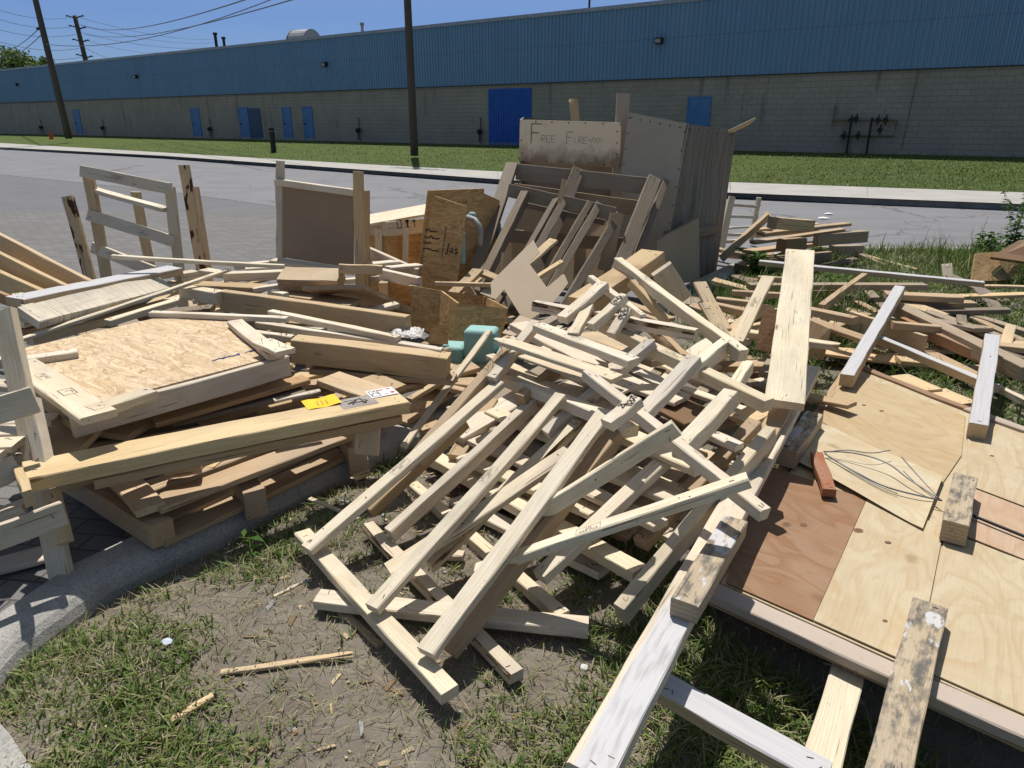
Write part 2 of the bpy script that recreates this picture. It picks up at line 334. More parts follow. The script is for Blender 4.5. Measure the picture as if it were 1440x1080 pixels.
def stamp(parent,text,size,M,mat='ink_grey',name='stamp',align='CENTER',ext=.0):
    cu=bpy.data.curves.new('t','FONT'); cu.body=text; cu.size=size; cu.align_x=align; cu.align_y='CENTER'; cu.resolution_u=2; cu.space_line=.8
    o=bpy.data.objects.new('t',cu); COL.objects.link(o); dg=bpy.context.evaluated_depsgraph_get(); dg.update()
    me=bpy.data.meshes.new_from_object(o.evaluated_get(dg)); bpy.data.objects.remove(o); 
    q=bpy.data.objects.new(name,me); COL.objects.link(q); me.materials.clear(); me.materials.append(MAT[mat])
    q.parent=parent; q.matrix_parent_inverse=Matrix(); q.matrix_basis=M; return q
def strokes(parent,lines,w,M,mat='ink',name='lettering'):
    mb=MB()
    for ln in lines:
        for (x0,y0),(x1,y1) in zip(ln,ln[1:]):
            d=Vector((x1-x0,y1-y0,0)); 
            if d.length<1e-6: continue
            d.normalize(); nn=Vector((-d.y,d.x,0))*w/2; a=Vector((x0,y0,0))-d*w*.3; b=Vector((x1,y1,0))+d*w*.3
            mb.add([a-nn,b-nn,b+nn,a+nn],[(0,1,2,3)])
    q=mb.build(name,[MAT[mat]]); q.parent=parent; q.matrix_basis=M; return q
# ------------------------------------------------------------- wood pile (world coordinates in metres)
THINGS=[
('slatted_pallet','pale slatted frame on top of the centre heap, its long lower bar on the dirt','frame','pale slatted frames in the centre heap',[('b','rail',(-0.754,2.231,0.14),(-0.058,3.028,0.5),0.0568,0.0327,0,'wood','C','s',None),
 ('b','rail',(-0.453,1.897,0.14),(0.205,2.814,0.52),0.0533,0.0327,0,'wood','C','s',None),
 ('b','rail',(-0.255,1.691,0.14),(0.366,2.566,0.55),0.0645,0.0327,0,'wood','C','s','front rail with stamped lettering'),
 ('b','rail',(-0.208,1.78,0.09),(0.423,2.563,0.5),0.0602,0.0645,0,'wood','T','',None),
 ('b','crossbar',(-0.823,2.411,0.1),(-0.177,1.59,0.09),0.062,0.038,0,'wood','P','',None),
 ('b','crossbar',(-0.069,3.241,0.47),(0.447,2.54,0.51),0.0645,0.0516,0,'wood','C','',None)]),
('slatted_pallet','pale slatted frame lying directly under the topmost frame, bark on its rails','frame','pale slatted frames in the centre heap',[('b','crossbar',(-0.59,2.518,0.07),(0.013,1.704,0.05),0.0516,0.0387,0,'wood','P','k',None),
 ('b','rail',(-0.481,2.384,0.12),(0.09,2.986,0.43),0.043,0.0602,0,'wood','P','',None),
 ('b','rail',(-0.601,2.585,0.1),(-0.222,2.922,0.36),0.0516,0.0516,0,'wood','T','',None),
 ('b','rail',(-0.306,2.171,0.12),(0.276,2.765,0.42),0.0516,0.043,0,'wood','C','k',None)]),
('slatted_pallet','pale slatted frame at the bottom of the centre heap, half hidden by two frames above','frame','pale slatted frames in the centre heap',[('b','crossbar',(-0.459,2.921,0.04),(0.172,1.977,0.05),0.0516,0.043,0,'wood','P','',None),
 ('b','crossbar',(-0.39,3.071,0.12),(0.439,2.07,0.16),0.0774,0.043,0,'wood','P','',None),
 ('b','crossbar',(-0.221,3.107,0.2),(0.435,2.389,0.22),0.086,0.0258,0,'wood','P','',None),
 ('b','crossbar',(-0.106,3.275,0.26),(0.651,2.403,0.28),0.086,0.0258,0,'wood','P','',None)]),
('board','wide pale plank running diagonally under the second rail of the topmost frame','board','loose boards in the wood pile',[('b','board',(-0.436,2.113,0.13),(0.222,2.515,0.4),0.0757,0.0258,0,'wood','P','s',None)]),
('board','pale plank lying flat on the dirt under the toe of the topmost frame','board','loose boards in the wood pile',[('b','board',(-0.676,2.063,0.06),(0.251,1.914,0.06),0.0757,0.0344,0,'wood','P','s',None)]),
('board','long pale stick crossing the centre heap from below the frame to the plywood platform','board','loose boards in the wood pile',[('b','board',(-0.127,2.068,0.17),(0.708,1.917,0.6),0.0533,0.0344,0,'wood','C','s',None)]),
('board','pale stick with a half shaded face, lying above the long crossing stick','board','loose boards in the wood pile',[('b','board',(0.056,2.196,0.26),(0.537,2.12,0.66),0.0568,0.0301,0,'wood','C','s',None)]),
('board','pale stick sloping down to the right across the others, its end over the plywood platform','board','loose boards in the wood pile',[('b','board',(0.304,2.714,0.66),(0.77,1.888,0.5),0.043,0.043,0,'wood','P','s',None)]),
('board','long pale stud in the lower right of the centre heap, ending above dark grass','board','loose boards in the wood pile',[('b','board',(0.089,2.045,0.16),(0.922,2.735,0.56),0.0568,0.043,0,'wood','C','s',None)]),
('board','outermost right stud of the centre heap with its wide tan side showing','board','loose boards in the wood pile',[('b','board',(0.347,1.92,0.12),(1.028,2.599,0.46),0.0473,0.0774,0,'wood','P','',None)]),
('board','tan stud just inside the outermost right stud of the centre heap','board','loose boards in the wood pile',[('b','board',(0.463,2.215,0.18),(1.009,2.718,0.44),0.0602,0.043,0,'wood','T','',None)]),
('slatted_pallet','upper slatted frame of the centre heap with a brown board inside','frame','pale slatted frames in the centre heap',[('b','crossbar',(0.125,3.269,0.7),(0.511,2.821,0.67),0.0731,0.0344,0,'wood','C','s',None),
 ('b','crossbar',(0.431,3.347,0.7),(0.987,2.537,0.6),0.0602,0.0516,0,'wood','P','s',None),
 ('b','rail',(0.608,3.01,0.7),(0.136,2.759,0.37),0.0602,0.043,0,'wood','C','ks',None),
 ('b','rail',(0.73,2.715,0.72),(0.464,2.474,0.55),0.0645,0.043,0,'wood','C','s',None),
 ('b','rail',(0.836,2.539,0.64),(0.585,2.262,0.54),0.0602,0.0688,0,'wood','C','',None)]),
('board','grey stained broken board with a jagged left end across the upper slatted frame','board','loose boards in the wood pile',[('b','board',(-0.066,3.179,0.66),(0.431,2.74,0.62),0.0817,0.0215,0,'wood','P','js',None)]),
('board','pale stud bristling with bent nails at the left edge of the centre heap','board','loose boards in the wood pile',[('b','board',(0.007,3.223,0.64),(-0.42,2.711,0.28),0.0516,0.0731,0,'wood','T','N',None)]),
('board','short pale stub behind the nail bristled stud','board','loose boards in the wood pile',[('b','board',(0.113,3.334,0.7),(-0.096,3.02,0.52),0.0516,0.043,0,'wood','P','',None)]),
('board','round edged pale bar with brown bark lying across the top of the centre heap','board','loose boards in the wood pile',[('b','board',(0.113,3.561,0.74),(0.816,3.03,0.74),0.0473,0.0516,0,'wood','P','k',None)]),
('board','short pale piece resting on the bark edged bar, left of the stamped stub','board','loose boards in the wood pile',[('b','board',(0.37,3.352,0.78),(0.278,3.112,0.7),0.0516,0.0344,0,'wood','C','s',None)]),
('board','short stub with a dark stamp on the bark edged bar','board','loose boards in the wood pile',[('b','board',(0.531,3.215,0.79),(0.446,3.112,0.7),0.0473,0.0344,0,'wood','P','S',None)]),
('board','stubby pale block with a smudged black stamp in the middle of the heap','board','loose boards in the wood pile',[('b','board',(0.435,2.317,0.7),(0.321,2.237,0.64),0.0559,0.0387,0,'wood','P','S',None)]),
('board','short pale end piece below the smudged stamp block','board','loose boards in the wood pile',[('b','board',(0.409,2.559,0.55),(0.452,2.439,0.53),0.0602,0.0473,0,'wood','P','',None)]),
('board','thick bright stick sloping down to the right on the upper heap, knots on top','board','loose boards in the wood pile',[('b','board',(0.599,4.019,0.88),(0.999,2.918,0.68),0.0473,0.0559,0,'wood','C','so',None)]),
('board','short pale block held under the lower end of the thick bright stick','board','loose boards in the wood pile',[('b','board',(0.944,3.021,0.7),(0.749,2.786,0.66),0.0473,0.0688,0,'wood','C','',None)]),
('board','laminated beam end with striped layers, leaning up to the right behind the bright stick','board','loose boards in the wood pile',[('b','board',(0.817,4.137,0.9),(0.358,3.692,0.72),0.16,0.09,0,'lvl','Y','',None)]),
('board','pale wide board standing on end right of the laminated beam','board','loose boards in the wood pile',[('b','board',(0.804,3.77,0.86),(0.947,3.859,0.66),0.12,0.03,0,'wood','P','',None)]),
('board','narrow yellowish board between the laminated beam and the bark edged bar','board','loose boards in the wood pile',[('b','board',(0.637,3.705,0.82),(0.796,3.51,0.66),0.0387,0.043,0,'wood','Y','',None)]),
('board','tan board with staples falling to the right below the dark bin side','board','loose boards in the wood pile',[('b','board',(1.076,4.027,0.74),(1.143,3.678,0.56),0.0774,0.0215,0,'wood','Y','s',None)]),
('board','small tan board with bent staples, lower continuation beside the bright stick','board','loose boards in the wood pile',[('b','board',(1.028,3.695,0.7),(1.102,3.332,0.52),0.0731,0.0172,0,'wood','Y','s',None)]),
('board','thin white rail behind the stamped stubs on the upper heap','board','loose boards in the wood pile',[('b','board',(0.405,3.621,0.86),(0.611,3.213,0.76),0.0344,0.0344,0,'wood','C','',None)]),
('board','pale board stub pointing up right near the thin white rail','board','loose boards in the wood pile',[('b','board',(0.449,3.465,0.86),(0.234,3.25,0.74),0.0645,0.0387,0,'wood','P','s',None)]),
('board','stamped pale stub crossing the thin white rail','board','loose boards in the wood pile',[('b','board',(0.526,3.289,0.84),(0.355,3.124,0.74),0.043,0.043,0,'wood','C','S',None)]),
('board','brown barked stick below the far crossbar of the upper slatted frame','board','loose boards in the wood pile',[('b','board',(0.688,3.415,0.66),(0.821,2.934,0.6),0.043,0.043,0,'wood','T','k',None)]),
('board','split pale board with one jagged end leaning toward the wide plank','board','loose boards in the wood pile',[('b','board',(1.521,4.187,0.74),(1.196,3.64,0.5),0.0731,0.0258,0,'wood','P','Js',None)]),
('board','tan rough board under the split pale board','board','loose boards in the wood pile',[('b','board',(1.49,4.105,0.6),(1.141,3.772,0.46),0.086,0.0258,0,'wood','Y','js',None)]),
('board','stub of white wood with nail holes right of the upper slatted frame','board','loose boards in the wood pile',[('b','board',(1.096,3.134,0.56),(0.944,2.892,0.5),0.0473,0.0645,0,'wood','C','',None)]),
('board','pale board behind the upper slatted frame, in its shade','board','loose boards in the wood pile',[('b','board',(0.175,3.332,0.52),(0.724,2.807,0.5),0.14,0.02,0,'wood','P','',None)]),
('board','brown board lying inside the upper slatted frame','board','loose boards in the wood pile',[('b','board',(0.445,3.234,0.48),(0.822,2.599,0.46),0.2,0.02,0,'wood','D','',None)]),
('board','wide pale board low inside the upper slatted frame, partly lit','board','loose boards in the wood pile',[('b','board',(0.36,2.765,0.42),(0.702,2.335,0.42),0.11,0.03,0,'wood','P','',None)]),
('board','short pale cross piece low on the right of the centre heap with printed end','board','loose boards in the wood pile',[('b','board',(0.757,2.622,0.45),(0.872,2.475,0.44),0.0602,0.0258,0,'wood','P','S',None)]),
('board','pinkish board showing between the broken board and the white top bar','board','loose boards in the wood pile',[('b','board',(0.051,3.235,0.58),(0.504,2.776,0.56),0.16,0.012,0,'wood','P','',None)]),
('board','lit tan board low in the left half of the upper slatted frame','board','loose boards in the wood pile',[('b','board',(-0.034,3.176,0.5),(0.451,2.786,0.46),0.0774,0.0258,0,'wood','P','',None)]),
('board','bark ended billet poking up between the top two frames','board','loose boards in the wood pile',[('b','board',(0.237,3.215,0.54),(0.032,2.953,0.46),0.0516,0.0516,0,'wood','T','k',None)]),
('stick','thin pale stick leaning from the kerb up to the teal foam','stick','loose boards in the wood pile',[('b','stick',(-0.133,4.001,0.46),(-0.557,3.282,0.05),0.0387,0.0189,0,'wood','C','',None)]),
('board','low shaded board under the left side of the topmost frame','board','loose boards in the wood pile',[('b','board',(-0.248,2.74,0.06),(0.337,2.199,0.07),0.0774,0.0301,0,'wood','P','',None)]),
('board','low shaded board near the kerb under the nail bristled stud','board','loose boards in the wood pile',[('b','board',(-0.423,3.184,0.05),(0,2.767,0.08),0.0774,0.0344,0,'wood','P','',None)]),
('board','shaded board deep inside the heap below the second frame','board','loose boards in the wood pile',[('b','board',(-0.226,2.917,0.18),(0.326,2.381,0.2),0.0774,0.0258,0,'wood','P','',None)]),
('board','lit stub end low on the heap near the frame bottom','board','loose boards in the wood pile',[('b','board',(-0.275,2.359,0.04),(-0.186,2.345,0.04),0.043,0.0258,0,'wood','P','',None)]),
('board','tan cross board low under the long pale stud','board','loose boards in the wood pile',[('b','board',(0.148,2.658,0.24),(0.532,2.205,0.26),0.0774,0.0258,0,'wood','P','',None)]),
('board','shaded cross board under the half shaded stick','board','loose boards in the wood pile',[('b','board',(0.236,2.67,0.3),(0.603,2.313,0.3),0.0774,0.0258,0,'wood','P','',None)]),
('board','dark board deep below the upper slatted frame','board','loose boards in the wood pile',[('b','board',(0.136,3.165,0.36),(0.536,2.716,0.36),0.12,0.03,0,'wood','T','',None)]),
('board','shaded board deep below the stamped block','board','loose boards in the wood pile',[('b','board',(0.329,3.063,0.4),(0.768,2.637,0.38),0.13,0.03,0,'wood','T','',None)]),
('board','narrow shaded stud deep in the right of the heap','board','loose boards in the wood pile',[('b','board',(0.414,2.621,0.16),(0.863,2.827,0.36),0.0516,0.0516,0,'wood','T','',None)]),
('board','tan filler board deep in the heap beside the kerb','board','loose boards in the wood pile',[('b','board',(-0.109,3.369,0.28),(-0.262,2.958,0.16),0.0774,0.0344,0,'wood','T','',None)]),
('plank','wide clean pale plank rising from the heap right of centre, knot near its foot','plank','loose boards in the wood pile',[('b','plank',(1.776,4.4,0.86),(1.184,2.876,0.46),0.165,0.04,0,'wood','C','so',None)]),
('plank','heavy board beside the plywood platform, its lower half coated in peeling white paint','plank','loose boards in the wood pile',[('b','plank',(1.671,3.768,0.32),(0.161,1.136,0.3),0.102,0.045,0,'wood','P','p',None)]),
('block','laminated block with peeling white paint and a dark patch, lying on the heavy board','block','loose boards in the wood pile',[('b','block',(0.736,2.047,0.375),(0.469,1.614,0.372),0.078,0.06,0,'chip','P','',None)]),
('board','white painted rail running from the heavy board to the bottom edge','board','loose boards in the wood pile',[('b','board',(0.407,1.54,0.17),(0.75,1.262,0.15),0.085,0.04,0,'white','W','',None)]),
('board','flat pale board on the dark grass under the platform edge','board','loose boards in the wood pile',[('b','board',(1.026,1.732,0.07),(0.749,1.3,0.09),0.09,0.03,0,'wood','C','',None)]),
('plywood_platform','large low plywood platform with beige rim, covering the lower right','platform',None,[('s','deck',[(2.195,4.304,0.135),(0.707,2.024,0.135),(1.379,1.406,0.135),(3.136,1.622,0.135),(2.66,3.244,0.135)],0.018,'ply','C3',0,None,0),
 ('b','front_rim',(0.665,1.995,0.142),(1.353,1.373,0.142),0.075,0.035,0,'mdf','B','',None),
 ('b','front_rim',(0.679,2.005,0.104),(1.365,1.383,0.104),0.06,0.03,0,'lvl','T','',None),
 ('b','side_rim',(0.698,2.055,0.13),(2.185,4.348,0.13),0.05,0.1,0,'wood','T','',None),
 ('b','back_rim',(2.198,4.277,0.152),(2.458,3.559,0.152),0.05,0.06,0,'mdf','R','',None),
 ('b','back_rim',(2.458,3.559,0.152),(2.585,3.266,0.152),0.06,0.06,0,'mdf','B','',None)]),
('plywood_sheet','reddish brown plywood sheet on the left part of the platform','plywood','plywood sheets on the platform',[('s','plywood_sheet',[(1.129,2.921,0.142),(1.458,2.582,0.142),(0.938,1.825,0.142),(0.724,2.019,0.142)],0.004,'plydark','R',0,None,0)]),
('plywood_sheet','pale knotty plywood sheet between the brown sheet and the dark seam','plywood','plywood sheets on the platform',[('s','plywood_sheet',[(1.46,2.581,0.143),(1.66,2.373,0.143),(1.303,1.845,0.143),(1.161,1.619,0.143),(0.94,1.825,0.143)],0.004,'ply','C3',0,None,0)]),
('plywood_sheet','yellow plywood sheet with grey bruises at the far end of the platform','plywood','plywood sheets on the platform',[('s','plywood_sheet',[(2.104,4.182,0.142),(2.395,3.464,0.142),(2.095,2.995,0.142),(1.847,2.717,0.142),(1.591,3.407,0.142)],0.004,'ply','Y5',0,None,0)]),
('plywood_sheet','pale plywood sheet filling the right edge of the platform','plywood','plywood sheets on the platform',[('s','plywood_sheet',[(2.381,3.415,0.142),(2.572,3.218,0.142),(2.085,2.507,0.142),(1.948,2.716,0.142)],0.004,'ply','C3',0,None,0)]),
('plywood_sheet','pinkish plywood strip right of the stained block','plywood','plywood sheets on the platform',[('s','plywood_sheet',[(1.937,2.678,0.143),(2.073,2.49,0.143),(1.832,2.137,0.143),(1.69,2.322,0.143)],0.004,'ply','K',0,None,0)]),
('plywood_sheet','yellowish plywood sheet at the lower right corner of the platform','plywood','plywood sheets on the platform',[('s','plywood_sheet',[(1.643,2.333,0.142),(1.827,2.13,0.142),(1.356,1.441,0.142),(1.164,1.616,0.142),(1.308,1.846,0.142)],0.004,'ply','C3',0,None,0)]),
('veneer_sheet','thin loose veneer sheet lying across the middle of the platform','veneer',None,[('s','veneer_sheet',[(1.581,3.369,0.158),(1.859,2.739,0.158),(1.74,2.569,0.156),(1.556,2.338,0.158),(1.291,2.907,0.156)],0.002,'ply','C2',0,None,0.006)]),
('block','short white and grey painted block at the left of the veneer sheet','block','loose boards in the wood pile',[('b','block',(1.516,3.289,0.235),(1.225,2.861,0.235),0.085,0.085,0,'chip','P','',None)]),
('wood_piece','broken reddish brown wood piece lying on the veneer sheet','wood piece','loose boards in the wood pile',[('b','wood_piece',(1.39,2.94,0.19),(1.3,2.579,0.19),0.055,0.035,0,'wood','O','j',None)]),
('block','grey stained block near the right end of the wires','block','loose boards in the wood pile',[('b','block',(1.868,2.617,0.235),(1.61,2.246,0.235),0.085,0.085,0,'stain','P','',None)]),
('post','white topped post lying with its near end on the far platform edge','post','loose boards in the wood pile',[('b','post',(2.999,5.416,0.41),(1.929,3.854,0.235),0.075,0.075,0,'white','W','c',None)]),
('post','white topped post at the right, its near end on the platform above the seam','post','loose boards in the wood pile',[('b','post',(2.965,4.221,0.37),(2.263,3.169,0.225),0.08,0.085,0,'white','W','',None)]),
('post','stained post with flaking paint crossing the beige platform rim at the bottom','post','loose boards in the wood pile',[('b','post',(1.293,1.83,0.205),(0.857,1.214,0.19),0.095,0.055,0,'chip2','P','',None)]),
('rail','white topped rail from behind the first white post to the second','rail','loose boards in the wood pile',[('b','rail',(2.449,4.702,0.25),(2.692,3.702,0.23),0.05,0.05,0,'white','W','',None)]),
('rail','far pale end of a rail poking out right of the second white post','rail','loose boards in the wood pile',[('b','rail',(2.927,4.039,0.11),(2.956,3.737,0.11),0.04,0.04,0,'wood','P','',None)]),
('plank','tan broad plank on edge behind the white rail','plank','loose boards in the wood pile',[('b','plank',(2.557,5.231,0.26),(2.808,4.633,0.24),0.035,0.16,0,'wood','Y','',None)]),
('plywood_sheet','tan plywood offcut flat on the ground behind the platform','plywood','loose boards in the wood pile',[('b','plywood_sheet',(2.156,4.79,0.1),(2.693,4.611,0.08),0.22,0.02,0,'ply','Y','',None)]),
('block','square tan block, left one of two behind the white rail','block','loose boards in the wood pile',[('b','block',(2.399,4.15,0.13),(2.461,3.889,0.13),0.14,0.1,0,'wood','Y','',None)]),
('block','square tan block, right one of two behind the white rail','block','loose boards in the wood pile',[('b','block',(2.503,3.928,0.115),(2.567,3.713,0.115),0.15,0.09,0,'wood','Y','',None)]),
('panel','short upright plywood offcut right of the wide clean plank','panel',None,[('s','panel',[(2.015,4.686,0.34),(2.092,4.526,0.32),(2.077,4.535,0.1),(1.971,4.596,0.1)],0.035,'ply','T',0,None,0)]),
('panel','dark chipboard offcut left of the wide clean plank','panel',None,[('s','panel',[(1.603,4.421,0.5),(1.683,4.241,0.5),(1.628,4.134,0.26),(1.532,4.279,0.26)],0.03,'osb','D',0,None,0)]),
('strip','long thin strip with lilac white paint crossing behind the wide clean plank','strip','loose boards in the wood pile',[('b','strip',(2.474,7.098,0.3),(4.279,6.368,0.24),0.09,0.045,0,'white','W','',None)]),
('board','weathered tan board below the lilac white strip, straight across','board','loose boards in the wood pile',[('b','board',(2.087,6.185,0.26),(3.695,6.277,0.24),0.1,0.05,0,'wood','G2','',None)]),
('board','grey edged board with its end right of the weathered tan board','board','loose boards in the wood pile',[('b','board',(3.219,6.026,0.22),(3.796,5.892,0.22),0.14,0.05,0,'wood','T','',None)]),
('board','yellow ended board under the grey edged board','board','loose boards in the wood pile',[('b','board',(3.292,6.02,0.14),(3.999,6.02,0.14),0.12,0.05,0,'wood','T','',None)]),
('board','short tan board left of the wide plank, second from the grass','board','loose boards in the wood pile',[('b','board',(1.813,5.754,0.3),(2.174,5.651,0.3),0.0602,0.043,0,'wood','T','',None)]),
('board','rough tan board left of the wide plank, lowest of the row','board','loose boards in the wood pile',[('b','board',(1.616,5.502,0.3),(1.874,5.36,0.3),0.0688,0.043,0,'wood','T','',None)]),
('board','tan nail studded board left of the split board','board','loose boards in the wood pile',[('b','board',(1.546,5.442,0.28),(1.763,5.174,0.28),0.0688,0.043,0,'wood','T','n',None)]),
('board','tan board end next to the tall grass, furthest of the row','board','loose boards in the wood pile',[('b','board',(2.21,6.329,0.3),(2.431,6.267,0.3),0.06,0.05,0,'wood','T','',None)]),
('board','tan plank under the weathered board, ending in shadow','board','loose boards in the wood pile',[('b','board',(2.491,6.285,0.18),(3.003,6.285,0.18),0.1,0.05,0,'wood','T','',None)]),
('beam','long grey weathered beam running off to the right above the second white post','beam','loose boards in the wood pile',[('b','beam',(2.945,5.269,0.3),(3.068,3.978,0.24),0.11,0.09,0,'wood','G2','',None)]),
('slat','narrow brown slat lying along the grey weathered beam','slat','loose boards in the wood pile',[('b','slat',(2.857,5.043,0.26),(3.087,3.99,0.2),0.05,0.07,0,'wood','O2','',None)]),
('beam','second long grey beam running off to the right on the grass','beam','loose boards in the wood pile',[('b','beam',(3.392,5.918,0.14),(3.634,4.76,0.12),0.1,0.09,0,'wood','G2','',None)]),
('beam','farthest thin grey beam on the right hand grass','beam','loose boards in the wood pile',[('b','beam',(3.767,6.028,0.1),(4.01,5.295,0.08),0.08,0.08,0,'wood','G2','',None)]),
('board','tan board from the weathered row down to the tan broad plank','board','loose boards in the wood pile',[('b','board',(2,4.799,0.16),(2.814,5.475,0.18),0.07,0.07,0,'wood','T','',None)]),
('board','grey tan board right of the wide plank in front of the crossing brace','board','loose boards in the wood pile',[('b','board',(2.136,5.021,0.34),(2.36,4.742,0.34),0.08,0.05,0,'wood','T','',None)]),
('board','diagonal tan brace behind the wide clean plank','board','loose boards in the wood pile',[('b','board',(3.327,6.656,0.26),(2.418,5.431,0.26),0.05,0.08,0,'wood','T','',None)]),
('board','brown slat lying flat behind the second white post','board','loose boards in the wood pile',[('b','board',(2.869,4.726,0.12),(2.901,4.139,0.12),0.1,0.03,0,'wood','T','',None)]),
('board','short grey brown board low between tan broad plank and grey weathered beam','board','loose boards in the wood pile',[('b','board',(2.639,4.778,0.3),(2.952,4.74,0.28),0.06,0.05,0,'wood','T','',None)]),
('metal_strip','dark metal strip on the grass behind the second white post','strip','loose boards in the wood pile',[('b','metal_strip',(3.154,4.985,0.05),(3.236,4.655,0.05),0.02,0.03,0,'metal','M','',None)]),
('board','splintered yellow plank on the far grass edge','board','loose boards in the wood pile',[('b','board',(4.364,8.792,0.06),(4.61,8.041,0.03),0.06,0.03,0,'wood','Y','',None)]),
('stick','dark crooked stick on the far grass edge by the grey stack','stick','loose boards in the wood pile',[('b','stick',(4.146,9.11,0.14),(4.373,8.298,0.03),0.06,0.04,0,'wood','G2','',None)]),
('scrap','splintered pale wood scrap in the tall grass right of the lilac strip','scrap','loose boards in the wood pile',[('b','scrap',(4.472,7.291,0.25),(4.446,7.121,0.05),0.1,0.03,0,'wood','P','jJ',None)]),
('beam','tan squared beam sloping down left beside the dark bin','beam','loose boards in the wood pile',[('b','beam',(2.853,8.015,0.62),(2.42,8.189,0.1),0.06,0.14,0,'wood','Y','',None)]),
('beam','notched tan beam on top of the stack right of the bin','beam','loose boards in the wood pile',[('b','beam',(2.753,7.628,0.66),(3.246,7.869,0.6),0.14,0.12,0,'wood','Y','',None)]),
('board','long thin board sticking out right from the stack by the road','board','loose boards in the wood pile',[('b','board',(2.728,7.886,0.46),(3.899,8.4,0.5),0.12,0.035,0,'wood','T','',None)]),
('board','lower long board of the stack by the road','board','loose boards in the wood pile',[('b','board',(2.703,8.06,0.34),(3.901,8.507,0.42),0.1,0.035,0,'wood','T','',None)]),
('beam','grey squared beam end pointing right toward the road','beam','loose boards in the wood pile',[('b','beam',(3.467,8.19,0.4),(4.096,8.331,0.42),0.1,0.13,0,'wood','G2','',None)]),
('block','laminated block end facing the camera under the stack by the road','block','loose boards in the wood pile',[('b','block',(3.045,8.085,0.36),(3.31,8.19,0.36),0.16,0.14,0,'lvl','G2','',None)]),
('board','dark shaded board at the bottom of the stack by the road','board','loose boards in the wood pile',[('b','board',(2.814,8.038,0.16),(3.733,8.511,0.16),0.2,0.12,0,'wood','G2','',None)]),
('board','dark shaded plank low under the tan squared beam','board','loose boards in the wood pile',[('b','board',(2.546,7.928,0.1),(3.166,8.101,0.1),0.2,0.08,0,'wood','G2','',None)]),
('beam','thick orange tan beam lying along the middle of the stack by the road','beam','loose boards in the wood pile',[('b','beam',(2.898,8.591,0.4),(3.656,8.642,0.46),0.1,0.1,0,'wood','Y3','',None)]),
('board','dark plank tilted under the middle beam of the stack by the road','board','loose boards in the wood pile',[('b','board',(2.683,8.157,0.22),(3.808,8.626,0.26),0.16,0.04,0,'wood','T','',None)]),
('stick','tan stick leaning out under the stack by the road','stick','loose boards in the wood pile',[('b','stick',(3.015,8.373,0.1),(3.236,8.232,0.24),0.05,0.04,0,'wood','T','',None)]),
('board','shaded timber under the grey squared beam end','board','loose boards in the wood pile',[('b','board',(3.916,8.752,0.18),(4.306,8.806,0.18),0.12,0.16,0,'wood','G2','',None)]),
('crate_frame','pale broken crate frame standing between the dark bin and the road','frame',None,[('b','post',(3.45,10.2,0.606),(3.408,10.2,0),0.06,0.05,0,'wood','P','',None),
 ('b','post',(2.891,9.6,0.682),(2.752,9.375,0),0.08,0.05,0,'wood','P','',None),
 ('b','rail',(2.9,9.6,0.591),(3.443,10.2,0.499),0.04,0.04,0,'wood','P','',None),
 ('b','rail',(2.878,9.6,0.445),(3.44,10.2,0.353),0.05,0.04,0,'wood','P','',None),
 ('b','rail',(2.828,9.5,0.291),(3.383,10.1,0.228),0.09,0.02,0,'wood','C','',None),
 ('b','rail',(2.817,9.5,0.217),(3.275,10.1,0.13),0.05,0.04,0,'wood','P','',None),
 ('b','rail',(2.808,9.5,0.124),(3.204,10.1,0.051),0.05,0.04,0,'wood','P','',None)]),
('wooden_bin','tall grey plywood bin with hand lettered sign board and tall post behind the heap','bin',None,[('s','sign_board',[(0.081,7.85,1.621),(1.055,7.35,1.594),(1.064,7.35,1.171),(0.075,7.85,1.214)],0.02,'sign','S',0,None,0),
 ('s','front_planks',[(0.099,8,1.294),(1.045,7.5,1.258),(1.043,7.5,0.712),(0.101,8,0.767)],0.03,'wood','G',0,None,0),
 ('s','lower_panel',[(0.101,8,0.805),(1.071,7.5,0.74),(1.009,7.4,0.065),(0.105,8,0.038)],0.03,'ply','T',0,None,0),
 ('b','post',(1.079,7.42,1.858),(1.059,7.373,0),0.125,0.05,0,'mdf','B2','',None),
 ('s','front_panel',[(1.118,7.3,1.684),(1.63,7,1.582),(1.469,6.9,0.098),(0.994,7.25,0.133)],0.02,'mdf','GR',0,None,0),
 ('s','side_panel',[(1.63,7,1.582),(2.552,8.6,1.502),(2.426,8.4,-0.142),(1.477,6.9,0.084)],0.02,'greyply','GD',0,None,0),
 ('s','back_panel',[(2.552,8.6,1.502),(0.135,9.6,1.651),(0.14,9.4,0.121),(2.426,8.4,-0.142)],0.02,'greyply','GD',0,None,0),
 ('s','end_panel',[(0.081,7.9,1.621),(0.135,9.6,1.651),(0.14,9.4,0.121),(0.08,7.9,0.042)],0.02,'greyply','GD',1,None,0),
 ('b','side_rail',(1.503,6.9,0.569),(2.362,8.2,0.455),0.1,0.05,80,'wood','G','',None)]),
('stake','yellow wood stake poking up behind the sign board','stake','loose boards in the wood pile',[('b','stake',(0.687,8.6,1.848),(0.749,8.6,1.379),0.1,0.03,-70,'wood','Y','j',None)]),
('plank','tan plank jutting out of the bin top toward the right','plank','loose boards in the wood pile',[('b','plank',(2.679,8.5,1.608),(2.198,8.3,1.416),0.17,0.02,25,'wood','Y','',None)]),
('leaning_board','dark board with a pale edge leaning against the foot of the bin','board',None,[('s','leaning_board',[(1.316,6.5,0.584),(1.858,7.2,0.706),(1.897,7.1,0.084),(1.324,6.4,0.194)],0.045,'mdf','B3',0,None,0)]),
('leaning_pallet','weathered grey pallet leaning on the bin, the taller rear one of two','pallet','weathered pallets leaning on the bin',[('b','stringer',(0,7.2,1.232),(-0.473,5.428,0),0.12,0.05,0,'wood','G','',None),
